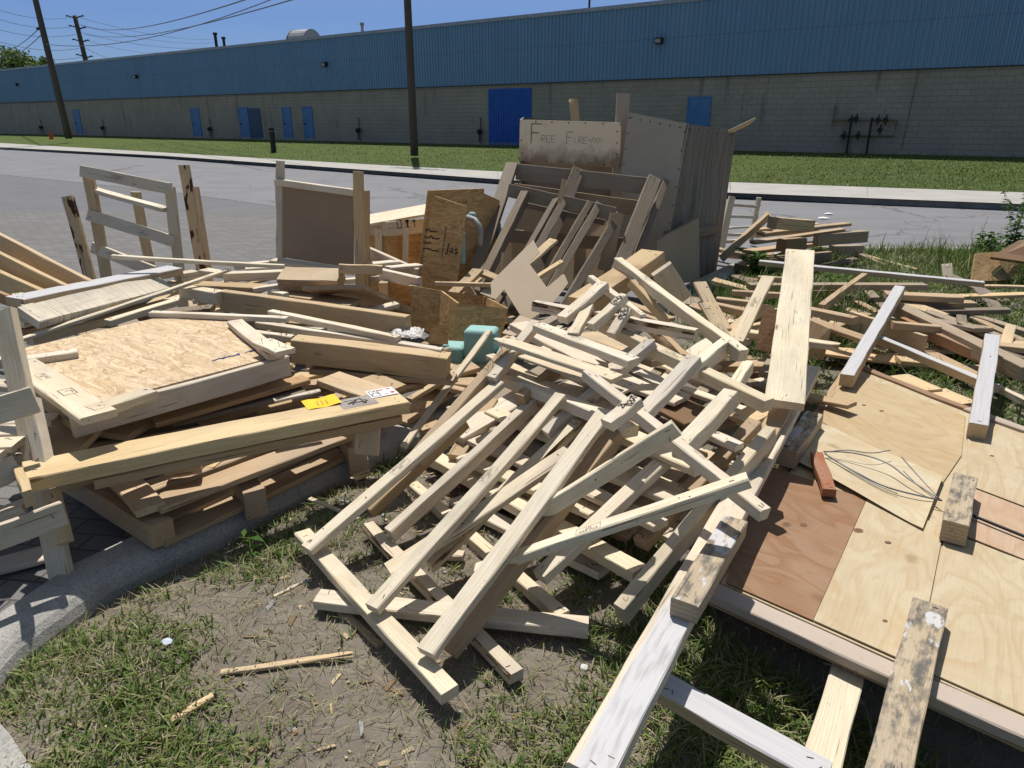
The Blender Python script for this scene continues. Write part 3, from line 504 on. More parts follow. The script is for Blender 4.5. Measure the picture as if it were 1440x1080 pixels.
 ('b','stringer',(0.637,7,1.191),(0.029,5.987,0),0.12,0.05,0,'wood','G','',None),
 ('b','stringer',(1.312,6.75,1.131),(0.699,5.674,0),0.12,0.05,0,'wood','G3','',None),
 ('b','stringer',(1.449,6.9,1.095),(0.857,5.832,0),0.06,0.1,0,'wood','G','',None),
 ('b','slat',(0.041,7.16,1.149),(1.294,6.76,1.043),0.15,0.03,-50,'wood','G3','',None),
 ('b','slat',(0.014,7.2,0.966),(1.229,6.8,0.834),0.14,0.025,-50,'wood','T','',None),
 ('b','slat',(-0.134,6.75,0.604),(1.09,6.45,0.554),0.12,0.025,-50,'wood','T','',None)]),
('leaning_pallet','weathered grey pallet leaning in front of the taller one, thinner stringers','pallet','weathered pallets leaning on the bin',[('b','stringer',(0.11,6.65,1.014),(-0.479,5.333,0),0.075,0.09,0,'wood','G','',None),
 ('b','stringer',(0.404,6.6,0.975),(-0.275,5.472,0),0.055,0.09,0,'wood','G','',None),
 ('b','stringer',(0.486,6.58,0.965),(-0.182,5.496,0),0.065,0.09,0,'wood','G3','',None),
 ('b','stringer',(0.702,6.5,0.936),(0.009,5.486,0),0.055,0.09,0,'wood','G','',None),
 ('b','stringer',(0.785,6.5,0.923),(0.101,5.498,0),0.065,0.09,0,'wood','G3','',None),
 ('b','stringer',(0.953,6.4,0.842),(0.29,5.507,0),0.07,0.09,0,'wood','G','',None),
 ('b','slat',(-0.039,6.72,1.014),(0.906,6.42,0.834),0.12,0.04,-50,'wood','G3','',None),
 ('b','slat',(0.099,6.78,0.875),(0.839,6.56,0.741),0.05,0.03,-50,'wood','G3','',None)]),
('panel','brown panel in shade behind the leaning pallets','panel',None,[('s','panel',[(0.103,7.1,0.961),(1.017,6.7,0.806),(0.781,6.4,0.141),(-0.206,6.8,0.155)],0.015,'mdf','T',0,None,0)]),
('stick','thin yellow splint upright between the pallet stringers','stick','loose boards in the wood pile',[('b','stick',(0.457,6.5,1.125),(0.415,6.45,0.928),0.04,0.02,30,'wood','Y','',None)]),
('stick','thin yellow splint upright low by the pallet foot','stick','loose boards in the wood pile',[('b','stick',(-0.077,5.9,0.584),(-0.094,5.85,0.416),0.022,0.015,0,'wood','Y','',None)]),
('board','tan plank stub standing right of the front leaning pallet','board','loose boards in the wood pile',[('b','board',(0.92,6.35,0.848),(0.811,6.2,0.377),0.12,0.03,0,'wood','T','',None)]),
('hardboard_sheet','large beige hardboard sheet with notches sawn out, leaning on the heap','hardboard',None,[('s','panel',[(0.167,5.599,0.736),(0.214,5.487,0.655),(0.129,5.374,0.594),(0.258,5.184,0.45),(0.392,5.333,0.526),(0.42,5.25,0.468),(0.284,5.033,0.348),(0.126,4.892,0.279),(0.056,4.925,0.312),(-0.057,5.111,0.451),(-0.118,5.017,0.399),(-0.231,5.05,0.438)],0.006,'mdf','H',0,None,0)]),
('hardboard_sheet','small beige hardboard offcut below the large notched sheet','hardboard',None,[('s','panel',[(0.054,4.8,0.34),(0.157,4.749,0.313),(0.103,4.502,0.249),(-0.066,4.55,0.284)],0.006,'mdf','H',0,None,0)]),
('board','rough tan plank behind the hardboard sheet, upper of two','board','loose boards in the wood pile',[('b','board',(0.328,5.7,0.726),(0.112,5.6,0.552),0.13,0.02,0,'wood','Y','',None)]),
('board','rough tan plank behind the hardboard sheet, lower of two','board','loose boards in the wood pile',[('b','board',(0.379,5.4,0.611),(0.081,5.3,0.446),0.07,0.03,0,'wood','Y','',None)]),
('osb_box','tall open chipboard box with printed lettering on its front panel','box','chipboard boxes',[('s','front_panel',[(-0.63,5.9,1.041),(-0.364,5.74,0.975),(-0.509,5.64,-0.019),(-0.859,5.821,-0.096)],0.02,'osb','O1',0,None,0),
 ('s','back_panel',[(-0.68,6,1.072),(-0.242,6.4,1.054),(-0.317,6.3,-0.034),(-0.854,5.9,-0.024)],0.02,'osb','O1',0,None,0),
 ('s','side_panel',[(-0.242,6.4,1.012),(-0.111,6.7,0.921),(-0.216,6.6,-0.042),(-0.324,6.3,-0.034)],0.02,'osb','O1',0,None,0)]),
('osb_box','low chipboard box with angled corner in front of the tall one','box','chipboard boxes',[('s','side_panel',[(-0.7,5,0.501),(-0.498,4.9,0.488),(-0.544,4.85,0.197),(-0.759,4.95,0.195)],0.015,'osb','O1',0,None,0),
 ('s','corner_panel',[(-0.498,4.9,0.488),(-0.362,4.6,0.475),(-0.394,4.55,0.225),(-0.549,4.85,0.192)],0.015,'osb','O1',0,None,0),
 ('s','front_panel',[(-0.362,4.6,0.475),(-0.038,4.6,0.436),(-0.094,4.5,0.215),(-0.394,4.5,0.235)],0.015,'osb','O1',0,None,0),
 ('s','back_panel',[(-0.488,5,0.465),(-0.208,5.1,0.406),(-0.233,5,0.197),(-0.501,4.95,0.237)],0.015,'osb','O1',0,None,0),
 ('s','side_panel',[(-0.208,5.1,0.406),(-0.038,4.65,0.428),(-0.086,4.6,0.21),(-0.233,5,0.197)],0.015,'osb','O1',0,None,0)]),
('panel','small upright chipboard scrap left of the teal foam','panel',None,[('s','panel',[(-0.507,4.3,0.412),(-0.4,4.3,0.402),(-0.399,4.25,0.297),(-0.523,4.25,0.306)],0.02,'osb','O1',0,None,0)]),
('stick','thin yellow stick lying across the low chipboard box','stick','loose boards in the wood pile',[('b','stick',(-0.557,5.1,0.511),(-0.155,5.1,0.5),0.035,0.03,0,'wood','Y','',None)]),
('board','tan board stub behind the thin yellow stick','board','loose boards in the wood pile',[('b','board',(-0.27,5.6,0.507),(-0.453,5.3,0.381),0.1,0.03,0,'wood','T','',None)]),
('board','tan board stub leaning right of the tan one behind the yellow stick','board','loose boards in the wood pile',[('b','board',(-0.244,5.5,0.459),(-0.378,5.3,0.37),0.0258,0.0258,0,'wood','Y','',None)]),
('board','dusty tan plank between tall chipboard box and hardboard','board','loose boards in the wood pile',[('b','board',(-0.258,5.7,0.476),(-0.085,5.6,0.427),0.12,0.03,0,'wood','T','',None)]),
('board','square tan stub beside the low chipboard box','board','loose boards in the wood pile',[('b','board',(-0.349,5.3,0.435),(-0.289,5.25,0.349),0.0602,0.043,0,'wood','T','',None)]),
('crate_frame','pale crate end frame standing upright on the paving, four rails between two posts','frame',None,[('b','post',(-3.449,6,1.228),(-3.395,5.858,0),0.085,0.04,-60,'wood','Y','',None),
 ('b','post',(-2.738,5.85,1.112),(-2.754,5.769,0),0.085,0.04,-60,'wood','P','k',None),
 ('b','rail',(-3.472,5.95,1.231),(-2.705,5.8,1.105),0.09,0.035,-70,'wood','P','s',None),
 ('b','rail',(-3.48,6.05,1.101),(-2.776,5.85,0.952),0.09,0.035,0,'wood','C','',None),
 ('b','rail',(-3.486,5.95,0.884),(-2.746,5.8,0.688),0.09,0.035,-70,'wood','P','s',None),
 ('b','rail',(-3.506,5.95,0.617),(-2.944,5.8,0.444),0.09,0.035,-70,'wood','P','s',None),
 ('b','post',(-3.552,6.9,0.979),(-3.529,6.9,0),0.085,0.04,-60,'wood','Y','',None)]),
('post','bark stained post leaning left of the crate end frame','post','loose boards in the wood pile',[('b','post',(-3.715,6.1,1.017),(-3.557,5.946,0),0.09,0.04,-60,'wood','Y','K',None)]),
('post','tall bark stained post leaning right of the crate end frame','post','loose boards in the wood pile',[('b','post',(-2.792,6.3,1.255),(-2.708,6.157,0),0.085,0.04,-60,'wood','Y','K',None)]),
('post','shorter post tight behind the tall bark stained post','post','loose boards in the wood pile',[('b','post',(-2.794,6.45,1.062),(-2.726,6.301,0),0.06,0.05,-60,'wood','Y','',None)]),
('stud_panel','upright stud frame holding a brown hardboard panel, at the rear left of the heap','frame',None,[('b','post',(-1.833,5.85,1.312),(-1.947,5.765,0),0.065,0.05,-62,'wood','P','k',None),
 ('b','post',(-1.167,5.6,1.247),(-1.218,5.523,0),0.075,0.05,-62,'wood','Y','',None),
 ('b','post',(-1.153,5.75,1.094),(-1.207,5.67,0),0.05,0.08,-62,'wood','T','',None),
 ('b','rail',(-1.864,5.83,1.179),(-1.203,5.6,1.117),0.045,0.05,0,'wood','C','',None),
 ('s','panel',[(-1.819,5.84,1.162),(-1.214,5.62,1.105),(-1.251,5.58,0.516),(-1.874,5.8,0.561)],0.008,'mdf','H2',0,None,0),
 ('b','rail',(-1.878,5.6,0.586),(-1.196,5.4,0.535),0.12,0.03,0,'wood','P','',None)]),
('plank','wide yellow board on edge slanting in from the left edge, uppermost','plank','loose boards in the wood pile',[('b','plank',(-3.354,4.6,0.975),(-2.579,4.4,0.633),0.035,0.17,0,'wood','Y','',None)]),
('plank','second yellow board slanting in from the left edge, in front of the uppermost','plank','loose boards in the wood pile',[('b','plank',(-3.274,4.45,0.878),(-2.597,4.25,0.613),0.035,0.15,0,'wood','Y','',None)]),
('plank','third yellow board slanting in from the left edge, lowest','plank','loose boards in the wood pile',[('b','plank',(-3.231,4.35,0.777),(-2.759,4.2,0.625),0.035,0.12,0,'wood','Y','',None)]),
('plank','orange brown plank end at the left edge below the slanting boards','plank','loose boards in the wood pile',[('b','plank',(-3.678,4.9,0.523),(-3.4,4.8,0.456),0.03,0.08,0,'wood','O3','',None)]),
('board','short pale stub with staples left of the whitewashed beam','board','loose boards in the wood pile',[('b','board',(-2.904,4.1,0.657),(-2.716,3.9,0.63),0.06,0.03,0,'wood','P','n',None)]),
('beam','whitewashed beam lying across the left of the heap','beam','loose boards in the wood pile',[('b','beam',(-2.829,3.961,0.66),(-2.329,4.89,0.66),0.17,0.05,0,'white','WW','',None)]),
('beam','grey streaked laminated beam in front of the whitewashed beam','beam','loose boards in the wood pile',[('b','beam',(-2.649,3.786,0.61),(-2.304,4.658,0.61),0.17,0.05,24,'streak','P','',None)]),
('board','light board under the grey streaked beam','board','loose boards in the wood pile',[('b','board',(-2.785,3.881,0.54),(-2.327,4.893,0.56),0.11,0.03,0,'wood','P','',None)]),
('strip','long thin pale strip from the left up to a raised right end','strip','loose boards in the wood pile',[('b','strip',(-2.673,3.653,0.5),(-1.896,4.712,0.68),0.04,0.02,0,'wood','P','',None)]),
('board','pale board edge just under the long thin strip','board','loose boards in the wood pile',[('b','board',(-2.728,3.855,0.46),(-2.23,4.739,0.5),0.07,0.05,0,'wood','P','',None)]),
('board','short pale board ending below the barrel beam, left half of the heap','board','loose boards in the wood pile',[('b','board',(-2.396,4.075,0.5),(-2.143,4.528,0.53),0.06,0.04,0,'wood','C','',None)]),
('board','grey board under the strips at the left','board','loose boards in the wood pile',[('b','board',(-2.933,4.102,0.44),(-2.498,4.7,0.46),0.1,0.04,0,'wood','G3','',None)]),
('board','square ended pale beam stub pointing at the brown barrel beam','board','loose boards in the wood pile',[('b','board',(-2.133,4.551,0.6),(-1.829,4.386,0.6),0.08,0.08,0,'wood','P','n',None)]),
('board','pale stub block behind the whitewashed beam end','board','loose boards in the wood pile',[('b','board',(-2.306,4.868,0.62),(-2.23,4.968,0.62),0.09,0.06,0,'wood','P','',None)]),
('lath','long thin pale lath behind the heap from crate frame to panel frame','strip','loose boards in the wood pile',[('b','lath',(-2.628,4.681,0.78),(-1.528,4.757,0.7),0.04,0.025,0,'wood','C','',None)]),
('board','white lit board behind the brown beam at the heap back','board','loose boards in the wood pile',[('b','board',(-2.037,4.992,0.6),(-1.643,5.069,0.6),0.09,0.06,0,'wood','C','',None)]),
('board','white lit board lying left of the panel frame foot','board','loose boards in the wood pile',[('b','board',(-2.152,5.497,0.56),(-1.888,5.678,0.56),0.07,0.04,0,'wood','C','n',None)]),
('board','pale stick end with nail beside the raised strip end','board','loose boards in the wood pile',[('b','board',(-2.28,5.224,0.58),(-1.991,5.066,0.58),0.09,0.04,0,'wood','P','n',None)]),
('board','pale slat in front of the panel frame foot','board','loose boards in the wood pile',[('b','board',(-1.98,5.251,0.58),(-1.757,5.334,0.58),0.07,0.03,0,'wood','P','',None)]),
('board','pale broken slat below the square ended stub','board','loose boards in the wood pile',[('b','board',(-2.043,4.447,0.54),(-1.84,4.521,0.56),0.08,0.03,0,'wood','P','j',None)]),
('board','shaded board between the raised strip and the brown beam','board','loose boards in the wood pile',[('b','board',(-2.216,4.916,0.54),(-1.703,4.824,0.54),0.14,0.04,0,'wood','T','',None)]),
('board','short lit offcut behind the brown beam left of the laminated slab','board','loose boards in the wood pile',[('b','board',(-1.763,4.757,0.54),(-1.578,4.87,0.55),0.05,0.03,0,'wood','P','',None)]),
('board','small pale offcut between the laminated slab and the brown beam','board','loose boards in the wood pile',[('b','board',(-1.621,4.692,0.54),(-1.491,4.608,0.54),0.05,0.03,0,'wood','C','',None)]),
('beam','big brown squared beam in the middle of the left heap','beam','loose boards in the wood pile',[('b','beam',(-1.836,4.426,0.6),(-0.593,3.946,0.56),0.06,0.13,0,'wood','Y3','',None)]),
('strip','long pale strip along the edge of the chipboard platform','strip','loose boards in the wood pile',[('b','strip',(-2.11,4.043,0.56),(-1.274,3.914,0.56),0.045,0.03,0,'wood','C','',None)]),
('strip','long white lit strip in front of the brown beam','strip','loose boards in the wood pile',[('b','strip',(-1.436,4.116,0.55),(-0.621,3.733,0.5),0.05,0.035,0,'wood','C','n',None)]),
('strip','long pale strip behind the front brown beam','strip','loose boards in the wood pile',[('b','strip',(-1.494,4.043,0.5),(-0.373,3.641,0.46),0.05,0.035,0,'wood','C','',None)]),
('stick','short pale stick with nail end above the platform corner','stick','loose boards in the wood pile',[('b','stick',(-1.439,3.72,0.54),(-1.178,3.679,0.52),0.045,0.035,0,'wood','C','n',None)]),
('beam','large tan squared beam in front, dark left end, at the left heap edge','beam','loose boards in the wood pile',[('b','beam',(-1.163,3.652,0.52),(-0.331,3.579,0.44),0.11,0.13,0,'wood','Y3','',None)]),
('board','rough bottom plank under the large tan squared beam','board','loose boards in the wood pile',[('b','board',(-1.079,3.651,0.36),(-0.304,3.579,0.32),0.12,0.03,0,'wood','T','',None)]),
('slab','thick laminated slab with layered edge behind the brown beam','slab','loose boards in the wood pile',[('b','slab',(-1.599,4.868,0.62),(-1.176,4.819,0.62),0.16,0.1,22,'lvl','L','',None)]),
('board','tan plank end attached right of the laminated slab','board','loose boards in the wood pile',[('b','board',(-1.178,4.8,0.663),(-0.888,4.85,0.643),0.06,0.1,-50,'wood','Y','',None)]),
('plywood_sheet','tan plywood sheet sloping down behind the brown beam','plywood',None,[('s','plywood_sheet',[(-1.389,4.642,0.58),(-0.988,4.686,0.58),(-0.776,5.225,0.3),(-1.168,5.202,0.36)],0.03,'ply','T',0,None,0)]),
('board','tan board under the sloping plywood sheet','board','loose boards in the wood pile',[('b','board',(-1.222,4.783,0.44),(-0.706,4.557,0.36),0.12,0.03,0,'wood','T','',None)]),
('board','shaded board behind the brown beam below the laminated slab','board','loose boards in the wood pile',[('b','board',(-1.57,4.825,0.5),(-1.053,4.68,0.46),0.18,0.03,0,'wood','T','',None)]),
('osb_crate','low chipboard crate with handling symbols and a blue label, behind the panel frame','crate',None,[('s','end_panel',[(-1.271,6.2,0.758),(-1.052,6.1,0.766),(-1.082,6,-0.007),(-1.294,6.1,-0.021)],0.02,'osb','O1',0,None,0),
 ('s','front_panel',[(-1.052,6.1,0.766),(-0.671,6.5,0.743),(-0.709,6.4,-0.026),(-1.082,6,-0.007)],0.02,'osb','O1',0,None,0),
 ('b','top_rail',(-1.255,6.18,0.749),(-1.046,6.06,0.754),0.12,0.02,-65,'wood','P','',None),
 ('b','top_rail',(-1.039,6.05,0.755),(-0.648,6.45,0.737),0.12,0.02,-65,'wood','P','',None),
 ('b','post',(-1.128,6.08,0.751),(-1.138,6.03,0.459),0.06,0.02,-60,'wood','P','',None),
 ('b','post',(-0.911,6.16,0.752),(-0.918,6.1,0.446),0.05,0.02,-60,'wood','P','',None),
 ('s','blue_label',[(-0.793,6.24,0.618),(-0.712,6.3,0.628),(-0.716,6.28,0.487),(-0.794,6.2,0.483)],0.004,'blue','BL',0,None,0)]),
('lid','pale board lid lying over the chipboard crate','lid',None,[('s','lid',[(-1.328,6.3,0.83),(-0.803,7.1,0.854),(-0.716,6.3,0.854),(-1.229,6,0.797)],0.02,'ply','P',0,None,0)]),
('pallet','open pale pallet on the paving between panel frame and chipboard boxes','pallet',None,[('b','stringer',(-1.214,5.9,0.643),(-0.743,5.6,0.507),0.04,0.09,0,'wood','P','',None),
 ('b','stringer',(-0.999,5.4,0.546),(-0.683,5.2,0.521),0.05,0.08,0,'wood','P','',None),
 ('b','slat',(-1.123,5.6,0.552),(-0.913,5.7,0.556),0.1,0.02,0,'wood','C','',None),
 ('b','slat',(-0.967,5.5,0.543),(-0.743,5.7,0.527),0.1,0.02,0,'wood','P','',None),
 ('b','block',(-0.998,5.3,0.468),(-0.933,5.3,0.468),0.09,0.1,0,'wood','T','',None),
 ('b','block',(-0.759,5.2,0.468),(-0.685,5.2,0.468),0.0774,0.086,0,'wood','T','',None)]),
('osb_platform','chipboard topped platform with pale timber edging at the left of the heap','platform',None,[('s','deck',[(-2.481,3.393,0.53),(-1.752,2.593,0.53),(-1.109,3.335,0.53),(-1.6,3.979,0.53),(-2.08,3.995,0.53)],0.02,'osb','O2b',0,None,0),
 ('b','front_edge',(-1.729,2.564,0.53),(-1.096,3.301,0.53),0.035,0.1,0,'wood','P','o',None),
 ('b','edging',(-2.266,3.108,0.565),(-1.562,2.48,0.565),0.13,0.03,0,'wood','P','s',None),
 ('b','edging',(-2.284,3.167,0.563),(-2.108,3.289,0.563),0.07,0.035,0,'wood','P','',None),
 ('b','edging',(-1.623,2.532,0.567),(-1.488,2.741,0.567),0.085,0.038,0,'wood','P','',None),
 ('b','edging',(-1.543,3.834,0.565),(-1.124,3.226,0.565),0.085,0.03,0,'wood','P','s',None),
 ('b','side_edge',(-2.31,3.169,0.52),(-1.675,2.602,0.52),0.1,0.09,0,'wood','T','',None)]),
('board','pale lit offcut on the right corner of the chipboard platform','board','loose boards in the wood pile',[('b','board',(-1.222,3.333,0.6),(-1.056,3.171,0.6),0.1,0.025,0,'wood','C','n',None)]),
('note_plank','long thick plank at the heap front carrying a yellow note','plank',None,[('b','plank',(-1.763,2.295,0.42),(-0.502,3.038,0.42),0.17,0.055,0,'wood','Y4','x',None),
 ('b','splinter',(-1.776,2.295,0.44),(-1.625,2.112,0.44),0.03,0.06,0,'wood','Y','',None)]),
('board','plank fastened under the plank with the yellow note','board','loose boards in the wood pile',[('b','board',(-1.576,2.387,0.355),(-0.519,3,0.355),0.1,0.04,0,'wood','T','',None)]),
('board','short tan stub hanging down below the plank with the yellow note','board','loose boards in the wood pile',[('b','board',(-0.636,2.95,0.41),(-0.652,2.86,0.208),0.11,0.03,0,'wood','Y','',None)]),
('board','tan board under the large squared beam leading to the note plank','board','loose boards in the wood pile',[('b','board',(-0.925,3.377,0.4),(-0.61,3.16,0.38),0.16,0.03,0,'wood','Y','',None)]),
('board','shaded board end right of the tan board under the squared beam','board','loose boards in the wood pile',[('b','board',(-0.741,3.49,0.36),(-0.575,3.363,0.34),0.12,0.03,0,'wood','T','',None)]),
('pallet','tan pallet at the front of the left heap beside the kerb','pallet',None,[('b','stringer',(-2.026,2.889,0.14),(-1.363,2.403,0.14),0.09,0.1,0,'wood','T','',None),
 ('b','slat',(-1.783,2.819,0.2),(-1.401,2.424,0.2),0.11,0.03,0,'wood','Y','',None),
 ('b','slat',(-1.419,2.472,0.185),(-0.799,3.183,0.185),0.13,0.025,0,'wood','T','',None),
 ('b','bottom_slat',(-1.402,2.431,0.055),(-0.847,3.222,0.055),0.12,0.025,0,'wood','T','',None),
 ('b','block',(-1.198,2.819,0.13),(-1.093,2.676,0.13),0.09,0.13,0,'wood','T','',None),
 ('b','block',(-0.858,3.351,0.13),(-0.748,3.113,0.13),0.09,0.14,0,'wood','Y','',None),
 ('b','slat',(-1.82,2.937,0.17),(-1.176,3.65,0.17),0.12,0.025,0,'wood','T','',None),
 ('b','slat',(-1.54,2.576,0.185),(-0.911,3.362,0.185),0.11,0.025,0,'wood','T','',None),
 ('b','bottom_slat',(-1.504,2.543,0.055),(-0.921,3.358,0.055),0.11,0.025,0,'wood','T','',None)]),
('board','splintered board sandwiched under the note plank','board','loose boards in the wood pile',[('b','board',(-1.456,2.781,0.28),(-1.01,3.226,0.28),0.07,0.03,0,'wood','Y','j',None)]),
('block','broken block below the note plank, upper left of the pallet slat','block','loose boards in the wood pile',[('b','block',(-1.438,2.651,0.27),(-1.31,2.698,0.27),0.09,0.05,0,'wood','T','',None)]),
('board','brown board in the dark gap under the chipboard platform','board','loose boards in the wood pile',[('b','board',(-1.593,2.905,0.36),(-1.033,3.356,0.4),0.1,0.025,0,'wood','O3','',None)]),
('board','grey black board behind the note plank in the gap','board','loose boards in the wood pile',[('b','board',(-1.558,2.992,0.33),(-1.043,3.31,0.36),0.12,0.025,0,'wood','G','',None)]),
('strip','light strip behind the yellow note in the gap','strip','loose boards in the wood pile',[('b','strip',(-1.096,3.045,0.4),(-0.909,3.148,0.41),0.035,0.012,0,'wood','P','',None)]),
('board','tan board corner lit at the left end of the note plank','board','loose boards in the wood pile',[('b','board',(-1.86,2.547,0.36),(-1.899,2.981,0.38),0.24,0.03,0,'wood','Y4','',None)]),
('board','tan board in shadow right of the lit board corner','board','loose boards in the wood pile',[('b','board',(-1.83,2.905,0.36),(-1.628,2.873,0.34),0.2,0.03,0,'wood','T','',None)]),
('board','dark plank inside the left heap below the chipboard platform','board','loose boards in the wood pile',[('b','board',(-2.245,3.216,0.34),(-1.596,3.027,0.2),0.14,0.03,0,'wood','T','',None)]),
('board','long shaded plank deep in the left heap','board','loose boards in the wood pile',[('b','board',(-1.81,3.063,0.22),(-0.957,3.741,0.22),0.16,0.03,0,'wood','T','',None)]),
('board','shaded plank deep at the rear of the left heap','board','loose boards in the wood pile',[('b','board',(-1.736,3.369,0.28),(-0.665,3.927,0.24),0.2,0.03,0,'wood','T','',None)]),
('crate_frame','pale crate frame with stamped lettering at the left edge beside the paving','frame',None,[('b','post',(-2.027,2.75,0.898),(-1.663,2.201,0),0.085,0.035,-55,'wood','P','',None),
 ('b','rail',(-1.87,2.3,0.632),(-1.742,2.42,0.646),0.1,0.035,-55,'wood','P','s',None),
 ('b','post',(-1.836,2.5,0.62),(-1.74,2.35,0.398),0.05,0.05,-50,'wood','P','',None),
 ('b','rail',(-1.856,2.2,0.414),(-1.777,2.3,0.438),0.085,0.035,-45,'wood','P','',None),
 ('b','post',(-1.697,2.3,0.337),(-1.626,2.2,0.175),0.055,0.04,-50,'wood','Y','',None),
 ('b','rail',(-1.746,2,0.297),(-1.579,2.2,0.301),0.085,0.035,-45,'wood','P','s',None),
 ('b','bottom_slat',(-2.018,2.283,0.012),(-1.797,2.426,0.012),0.12,0.02,0,'wood','P','',None),
 ('b','slat',(-2.02,2.35,0.188),(-1.866,2.4,0.236),0.09,0.03,0,'wood','C','',None),
 ('b','slat',(-3.1,2.22,0.47),(-1.86,2.32,0.47),0.1,0.025,0,'wood','P','',None),
 ('b','slat',(-3.1,2.34,0.47),(-1.86,2.44,0.47),0.1,0.025,0,'wood','P','',None),
 ('b','slat',(-3.1,2.46,0.47),(-1.86,2.56,0.47),0.1,0.025,0,'wood','P','',None),
 ('b','slat',(-3.1,2.58,0.47),(-1.86,2.68,0.47),0.1,0.025,0,'wood','P','',None)]),
('plank','shaded plank on edge behind the left crate frame','plank','loose boards in the wood pile',[('b','plank',(-2.222,2.765,0.42),(-1.91,2.604,0.3),0.05,0.12,0,'wood','T','',None)]),
('board','pale board lit behind the left crate frame','board','loose boards in the wood pile',[('b','board',(-2.384,3.028,0.5),(-2.075,2.99,0.48),0.08,0.03,0,'wood','P','',None)]),
('board','pale board end low behind the left crate frame post','board','loose boards in the wood pile',[('b','board',(-2.598,3.337,0.5),(-2.46,3.394,0.5),0.06,0.05,0,'wood','P','',None)]),
('board','dark board at the left edge behind the crate frame','board','loose boards in the wood pile',[('b','board',(-2.903,3.775,0.5),(-2.726,3.996,0.5),0.12,0.05,0,'wood','T','',None)]),
('board','pale board edge at the far left under the streaked beam','board','loose boards in the wood pile',[('b','board',(-3.067,4.087,0.54),(-2.873,4.116,0.55),0.1,0.04,0,'wood','C','',None)]),
('splinter','long splinter lying on the bare dirt','splinter','loose boards in the wood pile',[('b','splinter',(-0.896,1.745,0.015),(-0.501,1.824,0.02),0.022,0.012,0,'wood','Y','J',None)]),
('splinter','short pale splinter on the grass at the lower left','splinter','loose boards in the wood pile',[('b','splinter',(-0.973,1.542,0.02),(-0.878,1.642,0.025),0.022,0.015,0,'wood','Y','j',None)]),
('splinter','thin dark splinter beside the plank on the dirt','splinter','loose boards in the wood pile',[('b','splinter',(-0.605,2.048,0.015),(-0.426,1.869,0.015),0.025,0.015,0,'wood','T','',None)]),
('splinter','tiny pale twig of wood on the dirt below the frame toe','splinter','loose boards in the wood pile',[('b','splinter',(-0.85,2.119,0.012),(-0.783,2.194,0.012),0.012,0.008,0,'wood','P','',None)]),
('splinter','thin splinter between kerb and topmost frame','splinter','loose boards in the wood pile',[('b','splinter',(-0.907,2.811,0.02),(-0.65,2.64,0.02),0.02,0.01,0,'wood','P','',None)]),
('splinter','yellow chip of wood beside the kerb end','splinter','loose boards in the wood pile',[('b','splinter',(-0.767,3.001,0.02),(-0.682,3.054,0.03),0.05,0.015,0,'wood','Y','j',None)]),
('board','tan board under the wide plank leading to the heavy board','board','loose boards in the wood pile',[('b','board',(1.259,3.074,0.36),(0.974,2.588,0.34),0.086,0.0344,0,'wood','T','',None)]),
('board','shaded board under the foot of the wide clean plank','board','loose boards in the wood pile',[('b','board',(1.01,2.905,0.36),(1.291,3.165,0.36),0.12,0.03,0,'wood','Y','',None)]),
('board','dark tan board low in the shadow right of the note plank end','board','loose boards in the wood pile',[('b','board',(-0.733,3.809,0.16),(-0.224,4.09,0.22),0.14,0.03,0,'wood','T','',None)]),
('board','shaded plank slanting into the dark gap beside the teal foam','board','loose boards in the wood pile',[('b','board',(-0.627,3.608,0.06),(-0.134,4.247,0.2),0.13,0.03,0,'wood','T','',None)]),
('board','brown board lying low under the end of the large squared beam','board','loose boards in the wood pile',[('b','board',(-0.644,3.927,0.24),(-0.267,3.844,0.16),0.12,0.03,0,'wood','T','',None)]),
('board','narrow tan slat across the dark gap between the two heaps','board','loose boards in the wood pile',[('b','board',(-0.564,3.624,0.18),(-0.332,3.927,0.24),0.043,0.0258,0,'wood','Y','',None)]),
('board','tan plank butt showing below the large squared beam','board','loose boards in the wood pile',[('b','board',(-0.544,3.94,0.2),(-0.083,3.903,0.16),0.14,0.04,0,'wood','T','',None)]),
('board','shaded paving plank low between note plank and leaning thin stick','board','loose boards in the wood pile',[('b','board',(-0.688,3.867,0.04),(-0.429,3.579,0.03),0.14,0.03,0,'wood','T','',None)]),
('board','scrap board buried in shade inside the centre heap','board','buried scraps of the centre heap',[('b','board',(0.037,3.901,0.534),(0.439,3.287,0.482),0.12,0.04,0,'wood','P','J',None)]),
('board','scrap board buried in shade inside the centre heap','board','buried scraps of the centre heap',[('b','board',(-0.233,3.623,0.109),(0.225,4.095,0.199),0.14,0.022,0,'wood','G3','j',None)]),
('board','scrap board buried in shade inside the centre heap','board','buried scraps of the centre heap',[('b','board',(0.635,3.575,0.097),(1.069,2.993,0.037),0.0774,0.0344,0,'wood','C','',None)]),
('board','scrap board buried in shade inside the centre heap','board','buried scraps of the centre heap',[('b','board',(0.089,3.427,0.472),(0.391,3.837,0.536),0.0774,0.0258,0,'wood','P','J',None)]),
('board','scrap board buried in shade inside the centre heap','board','buried scraps of the centre heap',[('b','board',(0.076,3.057,0.343),(0.718,3.737,0.44),0.14,0.022,0,'wood','P','',None)]),
('board','scrap board buried in shade inside the centre heap','board','buried scraps of the centre heap',[('b','board',(-0.056,3.493,0.357),(0.222,3.143,0.329),0.0602,0.0189,0,'wood','Y','n',None)]),
('board','scrap board buried in shade inside the centre heap','board','buried scraps of the centre heap',[('b','board',(0.671,4.669,0.13),(1.033,4.135,0.071),0.14,0.04,0,'wood','P','J',None)]),
('board','scrap board buried in shade inside the centre heap','board','buried scraps of the centre heap',[('b','board',(-0.033,3.467,0.396),(0.315,2.961,0.336),0.0602,0.0344,0,'wood','T','J',None)]),
